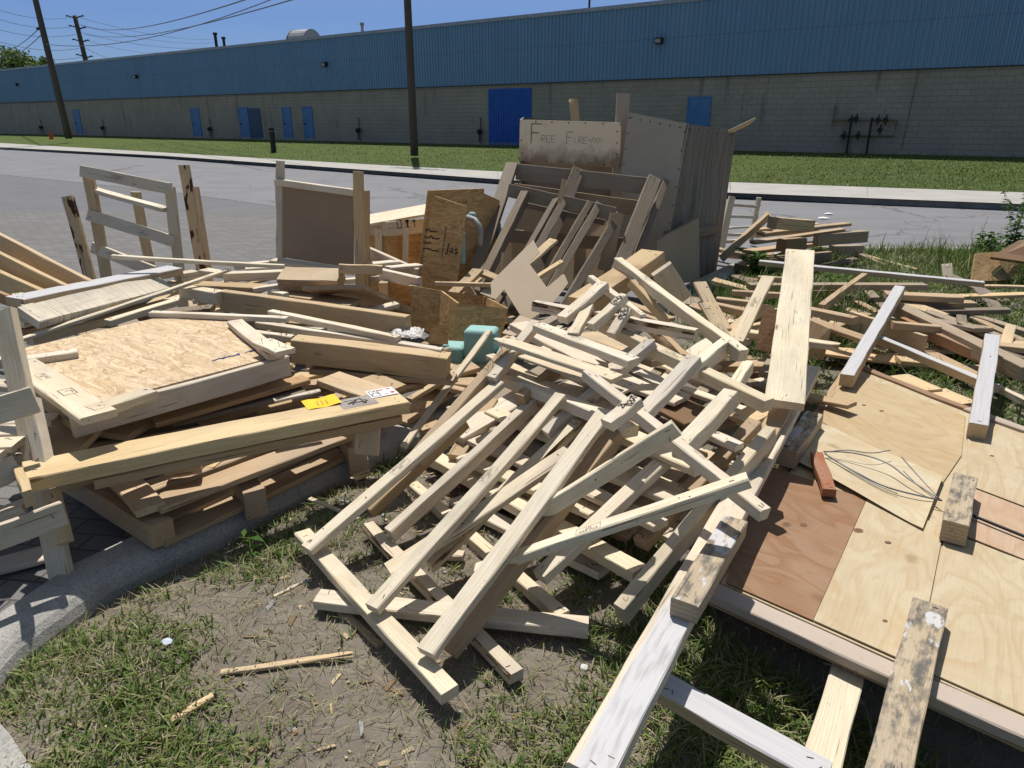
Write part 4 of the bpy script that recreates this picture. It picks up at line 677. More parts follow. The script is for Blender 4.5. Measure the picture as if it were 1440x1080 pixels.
('board','scrap board buried in shade inside the centre heap','board','buried scraps of the centre heap',[('b','board',(-0.332,3.742,0.055),(0.302,3.066,0.033),0.0774,0.0258,0,'wood','P','J',None)]),
('board','scrap board buried in shade inside the centre heap','board','buried scraps of the centre heap',[('b','board',(0.618,3.727,0.087),(0.908,4.121,0.183),0.0774,0.0189,0,'wood','G3','',None)]),
('board','scrap board buried in shade inside the centre heap','board','buried scraps of the centre heap',[('b','board',(0.599,4.046,0.249),(1.229,3.338,0.221),0.0602,0.0258,0,'wood','C','',None)]),
('board','scrap board buried in shade inside the centre heap','board','buried scraps of the centre heap',[('b','board',(-0.143,3.274,0.221),(0.281,2.686,0.197),0.12,0.04,0,'wood','G3','n',None)]),
('board','scrap board buried in shade inside the centre heap','board','buried scraps of the centre heap',[('b','board',(0.397,3.852,0.398),(0.829,3.328,0.35),0.12,0.04,0,'wood','P','J',None)]),
('board','scrap board buried in shade inside the centre heap','board','buried scraps of the centre heap',[('b','board',(0.233,3.336,0.088),(0.791,2.688,0.036),0.14,0.03,0,'wood','T','',None)]),
('board','scrap board buried in shade inside the centre heap','board','buried scraps of the centre heap',[('b','board',(0.079,3.893,0.489),(0.461,3.473,0.48),0.0774,0.0189,0,'wood','Y','',None)]),
('board','scrap board buried in shade inside the centre heap','board','buried scraps of the centre heap',[('b','board',(0.682,3.962,0.17),(1.03,3.584,0.158),0.14,0.03,0,'wood','T','J',None)]),
('board','scrap board buried in shade inside the centre heap','board','buried scraps of the centre heap',[('b','board',(0.047,3.306,0.226),(0.421,2.848,0.194),0.0602,0.0258,0,'wood','P','j',None)]),
('board','scrap board buried in shade inside the centre heap','board','buried scraps of the centre heap',[('b','board',(0.55,3.608,0.111),(1.082,2.974,0.082),0.0602,0.0344,0,'wood','P','J',None)]),
('board','scrap board buried in shade inside the centre heap','board','buried scraps of the centre heap',[('b','board',(0.944,3.889,0.195),(1.548,4.519,0.256),0.0774,0.0344,0,'wood','P','',None)]),
('board','scrap board buried in shade inside the centre heap','board','buried scraps of the centre heap',[('b','board',(-0.118,3.669,0.419),(0.352,3.061,0.377),0.0602,0.0258,0,'wood','P','',None)]),
('board','scrap board buried in shade inside the centre heap','board','buried scraps of the centre heap',[('b','board',(0.693,3.653,0.167),(0.973,3.225,0.163),0.0774,0.0189,0,'wood','C','',None)]),
('board','scrap board buried in shade inside the centre heap','board','buried scraps of the centre heap',[('b','board',(-0.217,2.562,0.06),(0.149,3.072,0.064),0.14,0.022,0,'wood','G3','J',None)]),
('board','scrap board buried in shade inside the centre heap','board','buried scraps of the centre heap',[('b','board',(-0.144,2.931,0.248),(0.244,3.357,0.308),0.0602,0.0258,0,'wood','P','',None)]),
('board','scrap board buried in shade inside the centre heap','board','buried scraps of the centre heap',[('b','board',(0.427,2.479,0.037),(0.953,3.127,0.097),0.0774,0.0258,0,'wood','Y','',None)]),
('board','scrap board buried in shade inside the centre heap','board','buried scraps of the centre heap',[('b','board',(0.406,2.56,0.113),(0.974,3.348,0.175),0.0774,0.0344,0,'wood','G3','',None)]),
('board','scrap board buried in shade inside the centre heap','board','buried scraps of the centre heap',[('b','board',(0.261,3.025,0.063),(0.661,2.515,0.045),0.12,0.03,0,'wood','P','n',None)]),
('board','scrap board buried in shade inside the centre heap','board','buried scraps of the centre heap',[('b','board',(-0.305,3.389,0.234),(0.209,2.707,0.13),0.0774,0.0258,0,'wood','P','',None)]),
('board','scrap board buried in shade inside the centre heap','board','buried scraps of the centre heap',[('b','board',(0.782,3.374,0.152),(1.136,3.784,0.217),0.0774,0.0189,0,'wood','G3','',None)]),
('board','scrap board buried in shade inside the centre heap','board','buried scraps of the centre heap',[('b','board',(0.042,3.844,0.477),(0.484,3.23,0.379),0.14,0.04,0,'wood','P','',None)]),
('board','scrap board buried in shade inside the centre heap','board','buried scraps of the centre heap',[('b','board',(0.367,2.538,0.055),(0.871,3.034,0.156),0.12,0.022,0,'wood','Y','n',None)]),
('board','scrap board buried in shade inside the centre heap','board','buried scraps of the centre heap',[('b','board',(0.031,3.747,0.27),(0.499,3.013,0.182),0.12,0.022,0,'wood','T','',None)]),
('board','scrap board buried in shade inside the centre heap','board','buried scraps of the centre heap',[('b','board',(0.224,3.532,0.359),(0.826,4.186,0.363),0.14,0.022,0,'wood','Y','J',None)]),
('board','scrap board buried in shade inside the centre heap','board','buried scraps of the centre heap',[('b','board',(0.142,2.46,0.076),(0.74,3.164,0.136),0.0602,0.0189,0,'wood','T','',None)]),
('board','scrap board buried in shade inside the centre heap','board','buried scraps of the centre heap',[('b','board',(0.732,4.717,0.18),(1.168,4.119,0.086),0.0602,0.0258,0,'wood','C','',None)]),
('board','scrap board buried in shade inside the centre heap','board','buried scraps of the centre heap',[('b','board',(-0.28,3.067,0.216),(0.178,3.547,0.318),0.14,0.04,0,'wood','P','n',None)]),
('board','scrap board buried in shade inside the centre heap','board','buried scraps of the centre heap',[('b','board',(0.745,4.371,0.257),(1.293,3.641,0.251),0.0774,0.0344,0,'wood','G3','',None)]),
('board','scrap board buried in shade inside the centre heap','board','buried scraps of the centre heap',[('b','board',(0.442,3.007,0.14),(0.73,2.585,0.091),0.12,0.03,0,'wood','P','n',None)]),
('board','scrap board buried in shade inside the centre heap','board','buried scraps of the centre heap',[('b','board',(-0.192,3.072,0.133),(0.26,2.526,0.067),0.0774,0.0189,0,'wood','Y','',None)]),
('board','scrap board buried in shade inside the centre heap','board','buried scraps of the centre heap',[('b','board',(-0.237,3.267,0.177),(0.209,2.659,0.156),0.0602,0.0189,0,'wood','C','n',None)]),
('board','scrap board buried in shade inside the centre heap','board','buried scraps of the centre heap',[('b','board',(0.337,3.022,0.085),(0.737,2.56,0.08),0.0602,0.0344,0,'wood','P','',None)]),
('board','scrap board buried in shade inside the centre heap','board','buried scraps of the centre heap',[('b','board',(-0.263,3.354,0.127),(0.267,2.62,0.041),0.12,0.04,0,'wood','T','J',None)]),
('board','scrap board buried in shade inside the centre heap','board','buried scraps of the centre heap',[('b','board',(0.111,3.143,0.105),(0.645,2.475,0.038),0.0602,0.0258,0,'wood','P','',None)]),
('board','scrap board buried in shade inside the centre heap','board','buried scraps of the centre heap',[('b','board',(0.286,2.574,0.132),(0.87,3.162,0.182),0.0774,0.0344,0,'wood','G3','n',None)]),
('board','scrap board buried in shade inside the centre heap','board','buried scraps of the centre heap',[('b','board',(0.452,4.291,0.364),(0.826,3.753,0.364),0.14,0.04,0,'wood','Y','j',None)]),
('board','scrap board wedged low in the back of the centre heap','board','buried scraps at the back of the centre heap',[('b','board',(1.089,4.127,0.267),(1.385,4.497,0.294),0.12,0.04,0,'wood','C','n',None)]),
('board','scrap board wedged low in the back of the centre heap','board','buried scraps at the back of the centre heap',[('b','board',(0.871,5.737,0.236),(1.217,5.241,0.2),0.0774,0.0258,0,'wood','T','',None)]),
('board','scrap board wedged low in the back of the centre heap','board','buried scraps at the back of the centre heap',[('b','board',(0.016,4.78,0.195),(0.324,4.356,0.176),0.0774,0.0189,0,'wood','P','',None)]),
('board','scrap board wedged low in the back of the centre heap','board','buried scraps at the back of the centre heap',[('b','board',(0.908,4.081,0.338),(1.14,3.739,0.322),0.0774,0.0189,0,'wood','Y','n',None)]),
('board','scrap board wedged low in the back of the centre heap','board','buried scraps at the back of the centre heap',[('b','board',(0.007,6.33,0.03),(0.345,6.662,0.03),0.14,0.022,0,'wood','C','',None)]),
('board','scrap board wedged low in the back of the centre heap','board','buried scraps at the back of the centre heap',[('b','board',(0.884,5.555,0.207),(1.224,5.155,0.174),0.0602,0.0189,0,'wood','T','n',None)]),
('board','scrap board wedged low in the back of the centre heap','board','buried scraps at the back of the centre heap',[('b','board',(0.029,4.17,0.299),(0.345,4.628,0.31),0.0774,0.0344,0,'wood','P','J',None)]),
('board','scrap board wedged low in the back of the centre heap','board','buried scraps at the back of the centre heap',[('b','board',(-0.025,4.406,0.267),(0.331,4.926,0.309),0.0774,0.0189,0,'wood','G3','j',None)]),
('board','scrap board wedged low in the back of the centre heap','board','buried scraps at the back of the centre heap',[('b','board',(-0.127,5.972,0.046),(0.185,5.534,0.045),0.14,0.03,0,'wood','T','',None)]),
('board','scrap board wedged low in the back of the centre heap','board','buried scraps at the back of the centre heap',[('b','board',(0.27,4.462,0.259),(0.486,4.75,0.299),0.0774,0.0258,0,'wood','Y','J',None)]),
('board','scrap board wedged low in the back of the centre heap','board','buried scraps at the back of the centre heap',[('b','board',(-0.061,5.111,0.24),(0.301,4.629,0.236),0.0602,0.0189,0,'wood','P','',None)]),
('board','scrap board wedged low in the back of the centre heap','board','buried scraps at the back of the centre heap',[('b','board',(0.377,5.295,0.264),(0.623,5.033,0.237),0.12,0.022,0,'wood','G3','j',None)]),
('board','scrap board wedged low in the back of the centre heap','board','buried scraps at the back of the centre heap',[('b','board',(1.541,6.129,0.093),(1.789,6.467,0.123),0.14,0.03,0,'wood','G3','',None)]),
('board','scrap board buried in the dark inside the left heap','board','buried scraps of the left heap',[('b','board',(-3.005,4.8,0.232),(-2.591,4.6,0.124),0.12,0.03,0,'wood','T','n',None)]),
('board','scrap board buried in the dark inside the left heap','board','buried scraps of the left heap',[('b','board',(-0.86,3.626,0.189),(-1.444,3.496,0.207),0.14,0.04,0,'wood','T','J',None)]),
('board','scrap board buried in the dark inside the left heap','board','buried scraps of the left heap',[('b','board',(-1.549,4.804,0.256),(-2.217,4.456,0.235),0.07,0.04,0,'wood','T','',None)]),
('board','scrap board buried in the dark inside the left heap','board','buried scraps of the left heap',[('b','board',(-1.337,4.579,0.262),(-1.125,3.929,0.22),0.14,0.04,0,'wood','T','',None)]),
('board','scrap board buried in the dark inside the left heap','board','buried scraps of the left heap',[('b','board',(-1.206,3.719,0.074),(-1.304,2.873,0.03),0.07,0.022,0,'wood','G3','',None)]),
('board','scrap board buried in the dark inside the left heap','board','buried scraps of the left heap',[('b','board',(-1.062,3.857,0.282),(-1.358,3.585,0.247),0.12,0.03,0,'wood','Y','J',None)]),
('board','scrap board buried in the dark inside the left heap','board','buried scraps of the left heap',[('b','board',(-1.48,3.089,0.258),(-1.964,2.663,0.336),0.09,0.022,0,'wood','G','n',None)]),
('board','scrap board buried in the dark inside the left heap','board','buried scraps of the left heap',[('b','board',(-0.367,4.077,0.33),(-1.119,3.971,0.222),0.09,0.03,0,'wood','T','j',None)]),
('board','scrap board buried in the dark inside the left heap','board','buried scraps of the left heap',[('b','board',(-1.68,4.401,0.084),(-1.166,3.881,0.212),0.12,0.022,0,'wood','G3','j',None)]),
('board','scrap board buried in the dark inside the left heap','board','buried scraps of the left heap',[('b','board',(-1.434,3.039,0.249),(-1.9,2.691,0.155),0.07,0.03,0,'wood','Y','',None)]),
('board','scrap board buried in the dark inside the left heap','board','buried scraps of the left heap',[('b','board',(-1.326,3.737,0.242),(-1.362,3.079,0.176),0.09,0.03,0,'wood','G','',None)]),
('board','scrap board buried in the dark inside the left heap','board','buried scraps of the left heap',[('b','board',(-0.619,3.888,0.175),(-0.975,3.42,0.257),0.09,0.03,0,'wood','G3','n',None)]),
('board','scrap board buried in the dark inside the left heap','board','buried scraps of the left heap',[('b','board',(-2.687,4.786,0.32),(-2.125,4.132,0.213),0.14,0.04,0,'wood','G3','',None)]),
('board','scrap board buried in the dark inside the left heap','board','buried scraps of the left heap',[('b','board',(-1.964,2.986,0.142),(-1.288,2.852,0.187),0.14,0.03,0,'wood','Y','',None)]),
('board','scrap board buried in the dark inside the left heap','board','buried scraps of the left heap',[('b','board',(-1.251,3.834,0.33),(-1.567,3.25,0.26),0.09,0.03,0,'wood','T','j',None)]),
('board','scrap board buried in the dark inside the left heap','board','buried scraps of the left heap',[('b','board',(-1.357,2.876,0.33),(-1.865,2.796,0.269),0.09,0.03,0,'wood','T','j',None)]),
('board','scrap board buried in the dark inside the left heap','board','buried scraps of the left heap',[('b','board',(-1.281,3.628,0.33),(-1.769,3.596,0.243),0.09,0.04,0,'wood','G','J',None)]),
('board','scrap board buried in the dark inside the left heap','board','buried scraps of the left heap',[('b','board',(-0.725,3.678,0.33),(-1.025,3.192,0.235),0.09,0.022,0,'wood','T','',None)]),
('board','scrap board buried in the dark inside the left heap','board','buried scraps of the left heap',[('b','board',(-1.324,4.483,0.303),(-1.58,3.713,0.27),0.07,0.03,0,'wood','Y','n',None)]),
('board','scrap board wedged low in the back of the left heap','board','buried scraps at the back of the left heap',[('b','board',(-1.847,5.252,0.247),(-1.951,4.402,0.304),0.09,0.04,0,'wood','G3','',None)]),
('board','scrap board wedged low in the back of the left heap','board','buried scraps at the back of the left heap',[('b','board',(-2.411,6.254,0.248),(-2.039,5.978,0.175),0.12,0.022,0,'wood','G3','J',None)]),
('board','scrap board wedged low in the back of the left heap','board','buried scraps at the back of the left heap',[('b','board',(-0.811,4.889,0.409),(-1.263,4.601,0.353),0.09,0.03,0,'wood','P','n',None)]),
('board','scrap board wedged low in the back of the left heap','board','buried scraps at the back of the left heap',[('b','board',(-2.109,6.605,0.273),(-2.671,6.447,0.151),0.12,0.022,0,'wood','T','J',None)]),
('board','scrap board wedged low in the back of the left heap','board','buried scraps at the back of the left heap',[('b','board',(-1.532,5.958,0.343),(-0.962,5.776,0.426),0.09,0.04,0,'wood','P','',None)]),
('board','scrap board wedged low in the back of the left heap','board','buried scraps at the back of the left heap',[('b','board',(-2.377,5.608,0.224),(-2.253,5.214,0.212),0.12,0.022,0,'wood','P','j',None)]),
('board','scrap board wedged low in the back of the left heap','board','buried scraps at the back of the left heap',[('b','board',(-0.979,5.382,0.207),(-1.575,4.85,0.275),0.14,0.022,0,'wood','T','n',None)]),
('board','scrap board wedged low in the back of the left heap','board','buried scraps at the back of the left heap',[('b','board',(-2.325,5.426,0.281),(-1.877,5.338,0.323),0.09,0.04,0,'wood','Y','',None)]),
('board','scrap board wedged low in the back of the left heap','board','buried scraps at the back of the left heap',[('b','board',(-2.158,5.647,0.03),(-1.498,5.473,0.045),0.09,0.022,0,'wood','P','j',None)]),
('board','scrap board wedged low in the back of the left heap','board','buried scraps at the back of the left heap',[('b','board',(-1.988,5.092,0.188),(-1.44,4.924,0.097),0.12,0.04,0,'wood','T','',None)]),
('board','scrap board wedged low in the back of the left heap','board','buried scraps at the back of the left heap',[('b','board',(-1.009,6.791,0.141),(-1.435,6.509,0.232),0.14,0.022,0,'wood','T','',None)]),
('board','scrap board wedged low in the back of the left heap','board','buried scraps at the back of the left heap',[('b','board',(-1.018,6.363,0.19),(-1.396,5.611,0.138),0.09,0.04,0,'wood','T','',None)]),
('board','scrap board wedged low in the back of the left heap','board','buried scraps at the back of the left heap',[('b','board',(-2.459,6.65,0.261),(-2.947,5.938,0.151),0.12,0.022,0,'wood','Y','',None)]),
('board','scrap board wedged low in the back of the left heap','board','buried scraps at the back of the left heap',[('b','board',(-2.096,5.336,0.155),(-1.384,5.08,0.214),0.12,0.022,0,'wood','P','J',None)]),
('board','scrap board wedged low in the back of the left heap','board','buried scraps at the back of the left heap',[('b','board',(-1.14,5.869,0.181),(-1.538,5.441,0.188),0.14,0.03,0,'wood','T','n',None)]),
('board','scrap board wedged low in the back of the left heap','board','buried scraps at the back of the left heap',[('b','board',(-2.99,6.67,0.072),(-2.906,6.158,0.03),0.14,0.04,0,'wood','T','',None)]),
('board','scrap board under the streaked beam at the far left','board','buried scraps at the far left',[('b','board',(-2.146,4.97,0.361),(-2.91,4.858,0.306),0.14,0.04,0,'wood','G','n',None)]),
('board','scrap board under the streaked beam at the far left','board','buried scraps at the far left',[('b','board',(-2.957,4.991,0.262),(-2.577,4.259,0.231),0.14,0.04,0,'wood','G3','n',None)]),
('board','scrap board under the streaked beam at the far left','board','buried scraps at the far left',[('b','board',(-2.667,5.739,0.385),(-2.743,4.885,0.271),0.09,0.03,0,'wood','Y','',None)]),
('board','low scrap board around the teal foam blocks','board','low scraps round the foam',[('b','board',(0.054,5.14,0.162),(-0.44,4.424,0.099),0.12,0.022,0,'wood','Y','n',None)]),
('board','low scrap board around the teal foam blocks','board','low scraps round the foam',[('b','board',(-1.072,6.105,0.089),(-0.28,5.721,0.055),0.0602,0.0344,0,'wood','P','n',None)]),
('board','low scrap board around the teal foam blocks','board','low scraps round the foam',[('b','board',(-0.191,5.163,0.127),(-0.785,4.713,0.107),0.12,0.022,0,'wood','T','n',None)]),
('board','low scrap board around the teal foam blocks','board','low scraps round the foam',[('b','board',(-0.463,4.579,0.1),(-0.015,4.525,0.03),0.0774,0.0258,0,'wood','T','',None)]),
('board','low scrap board around the teal foam blocks','board','low scraps round the foam',[('b','board',(-0.271,6.506,0.03),(-1.047,6.168,0.037),0.0774,0.0344,0,'wood','P','n',None)]),
('board','low scrap board around the teal foam blocks','board','low scraps round the foam',[('b','board',(-0.158,6.755,0.056),(-0.07,6.125,0.085),0.0602,0.0189,0,'wood','G3','j',None)]),
('board','low scrap board around the teal foam blocks','board','low scraps round the foam',[('b','board',(-0.138,6.94,0.147),(-0.612,6.294,0.062),0.0602,0.0344,0,'wood','Y','',None)]),
('board','low scrap board around the teal foam blocks','board','low scraps round the foam',[('b','board',(-0.6,4.86,0.163),(-0.114,4.62,0.066),0.0602,0.0258,0,'wood','G3','',None)]),
('board','low scrap board around the teal foam blocks','board','low scraps round the foam',[('b','board',(0.327,5.627,0.081),(-0.415,5.613,0.053),0.0774,0.0189,0,'wood','T','J',None)]),
('board','low scrap board under the wide clean plank','board','low scraps under the wide plank',[('b','board',(2.28,5.653,0.19),(1.648,5.541,0.073),0.0774,0.0344,0,'wood','P','J',None)]),
('board','low scrap board under the wide clean plank','board','low scraps under the wide plank',[('b','board',(1.756,4.31,0.146),(1.126,4.088,0.03),0.12,0.022,0,'wood','T','',None)]),
('board','low scrap board under the wide clean plank','board','low scraps under the wide plank',[('b','board',(2.491,4.819,0.099),(1.637,4.793,0.03),0.07,0.04,0,'wood','T','',None)]),
('board','low scrap board under the wide clean plank','board','low scraps under the wide plank',[('b','board',(1.611,4.024,0.172),(0.875,3.642,0.165),0.0602,0.0258,0,'wood','P','J',None)]),
('board','low scrap board under the wide clean plank','board','low scraps under the wide plank',[('b','board',(1.639,5.126,0.149),(2.199,5.086,0.283),0.0602,0.0344,0,'wood','Y','n',None)]),
('board','low scrap board under the wide clean plank','board','low scraps under the wide plank',[('b','board',(1.326,3.917,0.197),(1.7,3.731,0.116),0.09,0.04,0,'wood','G3','',None)]),
('board','low scrap board under the wide clean plank','board','low scraps under the wide plank',[('b','board',(1.704,4.392,0.189),(1.402,3.728,0.296),0.0602,0.0344,0,'wood','G3','n',None)]),
('board','low scrap board under the wide clean plank','board','low scraps under the wide plank',[('b','board',(1.183,4.401,0.116),(1.739,4.087,0.237),0.14,0.04,0,'wood','T','',None)]),
('board','low scrap board under the wide clean plank','board','low scraps under the wide plank',[('b','board',(1.487,4.475,0.33),(2.149,4.417,0.244),0.09,0.04,0,'wood','P','J',None)]),
('board','low scrap board under the wide clean plank','board','low scraps under the wide plank',[('b','board',(1.33,4.101,0.109),(1.794,3.483,0.206),0.09,0.022,0,'wood','T','',None)]),
('board','weathered scrap board lying in the grass behind the plywood platform','board','weathered scraps behind the platform',[('b','board',(4.103,6.637,0.047),(4.689,6.253,0.163),0.14,0.03,0,'wood','Y','n',None)]),
('board','weathered scrap board lying in the grass behind the plywood platform','board','weathered scraps behind the platform',[('b','board',(3.385,5.824,0.078),(3.409,4.962,0.199),0.14,0.03,0,'wood','G3','',None)]),
('board','weathered scrap board lying in the grass behind the plywood platform','board','weathered scraps behind the platform',[('b','board',(3.345,6.059,0.161),(3.503,5.609,0.129),0.14,0.03,0,'wood','Y','j',None)]),
('board','weathered scrap board lying in the grass behind the plywood platform','board','weathered scraps behind the platform',[('b','board',(2.581,4.515,0.119),(3.293,4.399,0.065),0.12,0.03,0,'wood','Y','n',None)]),
('board','weathered scrap board lying in the grass behind the plywood platform','board','weathered scraps behind the platform',[('b','board',(3.388,6.174,0.044),(2.984,5.666,0.138),0.07,0.04,0,'wood','T','',None)]),
('board','weathered scrap board lying in the grass behind the plywood platform','board','weathered scraps behind the platform',[('b','board',(3.192,5.192,0.03),(3.43,4.728,0.13),0.07,0.022,0,'wood','T','',None)]),
('board','weathered scrap board lying in the grass behind the plywood platform','board','weathered scraps behind the platform',[('b','board',(2.661,5.058,0.03),(3.117,4.382,0.04),0.09,0.04,0,'wood','G3','j',None)]),
('board','weathered scrap board lying in the grass behind the plywood platform','board','weathered scraps behind the platform',[('b','board',(3.5,5.379,0.19),(3.292,4.941,0.067),0.07,0.022,0,'wood','G','J',None)]),
('board','weathered scrap board lying in the grass behind the plywood platform','board','weathered scraps behind the platform',[('b','board',(3.702,5.099,0.19),(3.374,4.663,0.13),0.07,0.022,0,'wood','Y','J',None)]),
('board','weathered scrap board lying in the grass behind the plywood platform','board','weathered scraps behind the platform',[('b','board',(2.648,6.162,0.093),(3.128,5.918,0.059),0.12,0.04,0,'wood','G3','',None)]),
('board','weathered scrap board lying in the grass behind the plywood platform','board','weathered scraps behind the platform',[('b','board',(4.426,6.627,0.135),(4.326,6.187,0.039),0.12,0.03,0,'wood','G','j',None)]),
('board','weathered scrap board lying in the grass behind the plywood platform','board','weathered scraps behind the platform',[('b','board',(2.714,6.273,0.139),(2.958,5.515,0.095),0.09,0.03,0,'wood','T','J',None)]),
('board','weathered scrap board lying in the grass behind the plywood platform','board','weathered scraps behind the platform',[('b','board',(3.035,4.881,0.19),(3.523,4.501,0.106),0.12,0.03,0,'wood','G','',None)]),
('board','weathered scrap board lying in the grass behind the plywood platform','board','weathered scraps behind the platform',[('b','board',(3.302,6.599,0.159),(3.24,5.997,0.089),0.09,0.022,0,'wood','G3','',None)]),
('board','weathered scrap board lying in the grass behind the plywood platform','board','weathered scraps behind the platform',[('b','board',(3.514,6.908,0.069),(3.994,6.534,0.03),0.07,0.04,0,'wood','G3','',None)]),
('board','weathered scrap board lying in the grass behind the plywood platform','board','weathered scraps behind the platform',[('b','board',(3.648,4.782,0.142),(2.798,4.698,0.127),0.12,0.03,0,'wood','Y','',None)]),
('board','weathered scrap board lying in the grass behind the plywood platform','board','weathered scraps behind the platform',[('b','board',(2.997,5.155,0.1),(3.569,4.531,0.182),0.12,0.04,0,'wood','T','',None)]),
('board','weathered scrap board lying in the grass behind the plywood platform','board','weathered scraps behind the platform',[('b','board',(3.83,5.756,0.083),(3.856,4.952,0.054),0.07,0.022,0,'wood','T','n',None)]),
('board','weathered scrap board lying in the grass behind the plywood platform','board','weathered scraps behind the platform',[('b','board',(2.88,6.571,0.179),(3.12,5.901,0.088),0.07,0.022,0,'wood','T','',None)]),
('board','weathered scrap board lying in the grass behind the plywood platform','board','weathered scraps behind the platform',[('b','board',(2.994,5.599,0.135),(3.632,5.195,0.129),0.14,0.04,0,'wood','T','j',None)]),
('board','weathered scrap board lying in the grass behind the plywood platform','board','weathered scraps behind the platform',[('b','board',(3.38,5.185,0.19),(3.53,4.683,0.119),0.07,0.022,0,'wood','G3','',None)]),
('board','weathered scrap board lying in the grass behind the plywood platform','board','weathered scraps behind the platform',[('b','board',(3.276,5.923,0.091),(4.104,5.727,0.155),0.09,0.04,0,'wood','G','j',None)]),
('board','weathered scrap board lying in the grass behind the plywood platform','board','weathered scraps behind the platform',[('b','board',(4.47,7.233,0.136),(4.59,6.463,0.039),0.12,0.03,0,'wood','G','',None)]),
('board','weathered scrap board lying in the grass behind the plywood platform','board','weathered scraps behind the platform',[('b','board',(5.109,6.728,0.118),(4.441,6.646,0.15),0.07,0.022,0,'wood','Y','n',None)]),
('board','weathered scrap board lying left and right of the wide clean plank','board','weathered scraps by the wide plank',[('b','board',(1.511,5.199,0.166),(1.967,4.681,0.174),0.14,0.03,0,'wood','Y','',None)]),
('board','weathered scrap board lying left and right of the wide clean plank','board','weathered scraps by the wide plank',[('b','board',(2.279,7.167,0.125),(3.093,7.069,0.03),0.09,0.022,0,'wood','T','J',None)]),
('board','weathered scrap board lying left and right of the wide clean plank','board','weathered scraps by the wide plank',[('b','board',(1.866,6.518,0.234),(2.352,6.244,0.142),0.14,0.04,0,'wood','Y','n',None)]),
('board','weathered scrap board lying left and right of the wide clean plank','board','weathered scraps by the wide plank',[('b','board',(2.481,6.021,0.1),(1.933,5.951,0.116),0.14,0.04,0,'wood','T','',None)]),
('board','weathered scrap board lying left and right of the wide clean plank','board','weathered scraps by the wide plank',[('b','board',(1.8,5.645,0.157),(2.164,5.365,0.177),0.0602,0.0344,0,'wood','Y','',None)]),
('board','weathered scrap board lying left and right of the wide clean plank','board','weathered scraps by the wide plank',[('b','board',(2.139,5.502,0.159),(2.623,5.404,0.114),0.14,0.022,0,'wood','Y','',None)]),
('board','weathered scrap board lying left and right of the wide clean plank','board','weathered scraps by the wide plank',[('b','board',(2.091,5.331,0.25),(2.611,4.713,0.143),0.12,0.03,0,'wood','T','J',None)]),
('board','weathered scrap board lying left and right of the wide clean plank','board','weathered scraps by the wide plank',[('b','board',(1.537,5.963,0.136),(2.073,5.373,0.046),0.12,0.03,0,'wood','T','j',None)]),
('board','weathered scrap board lying left and right of the wide clean plank','board','weathered scraps by the wide plank',[('b','board',(2.008,5.881,0.239),(1.798,5.217,0.128),0.0774,0.0189,0,'wood','G3','',None)]),
('board','weathered scrap board lying left and right of the wide clean plank','board','weathered scraps by the wide plank',[('b','board',(2.294,7.256,0.121),(2.366,6.412,0.162),0.12,0.022,0,'wood','G','J',None)]),
('board','dark scrap board low in the stack by the road','board','dark scraps in the stack by the road',[('b','board',(3.421,8.244,0.03),(3.891,8.132,0.114),0.14,0.022,0,'wood','G','n',None)]),
('board','dark scrap board low in the stack by the road','board','dark scraps in the stack by the road',[('b','board',(4.052,8.38,0.095),(3.268,8.066,0.03),0.09,0.04,0,'wood','G','n',None)]),
('board','dark scrap board low in the stack by the road','board','dark scraps in the stack by the road',[('b','board',(2.589,9.055,0.03),(2.861,8.543,0.082),0.07,0.04,0,'wood','T','J',None)]),
('board','dark scrap board low in the stack by the road','board','dark scraps in the stack by the road',[('b','board',(3.329,9.182,0.031),(2.907,8.488,0.061),0.14,0.022,0,'wood','T','',None)]),
('board','dark scrap board low in the stack by the road','board','dark scraps in the stack by the road',[('b','board',(3.579,8.761,0.083),(3.797,8.047,0.03),0.14,0.03,0,'wood','T','J',None)]),
('board','dark scrap board low in the stack by the road','board','dark scraps in the stack by the road',[('b','board',(4.259,9.273,0.056),(3.505,8.993,0.16),0.12,0.04,0,'wood','T','n',None)]),
('board','dark scrap board low in the stack by the road','board','dark scraps in the stack by the road',[('b','board',(2.481,8.838,0.157),(2.843,8.46,0.096),0.09,0.04,0,'wood','T','J',None)]),
('board','dark scrap board low in the stack by the road','board','dark scraps in the stack by the road',[('b','board',(2.52,8.525,0.17),(2.932,8.465,0.106),0.12,0.04,0,'wood','G3','J',None)]),
('board','dark scrap board low in the stack by the road','board','dark scraps in the stack by the road',[('b','board',(3.333,8.273,0.133),(3.021,8.003,0.171),0.09,0.022,0,'wood','T','',None)]),
]
MADE={}
def scrib(o,L,w,rg):
    # small mill stamp: a boxed line of lettering near one end
    fl=rg.choice((0,math.pi))
    h=min(.018,w*.3); x=rg.uniform(-.25,.25)*L
    M=Matrix.Translation((x,0,.0016))@Matrix.Rotation(fl,4,'Z')
    stamp(o,'BTG AVIS\nHT',h,M); bx=h*2.7; strokes(o,[[(-bx,-h),(bx,-h),(bx,h),(-bx,h),(-bx,-h)]],.0012,M,'ink_grey','stamp')
rs=random.Random(3)
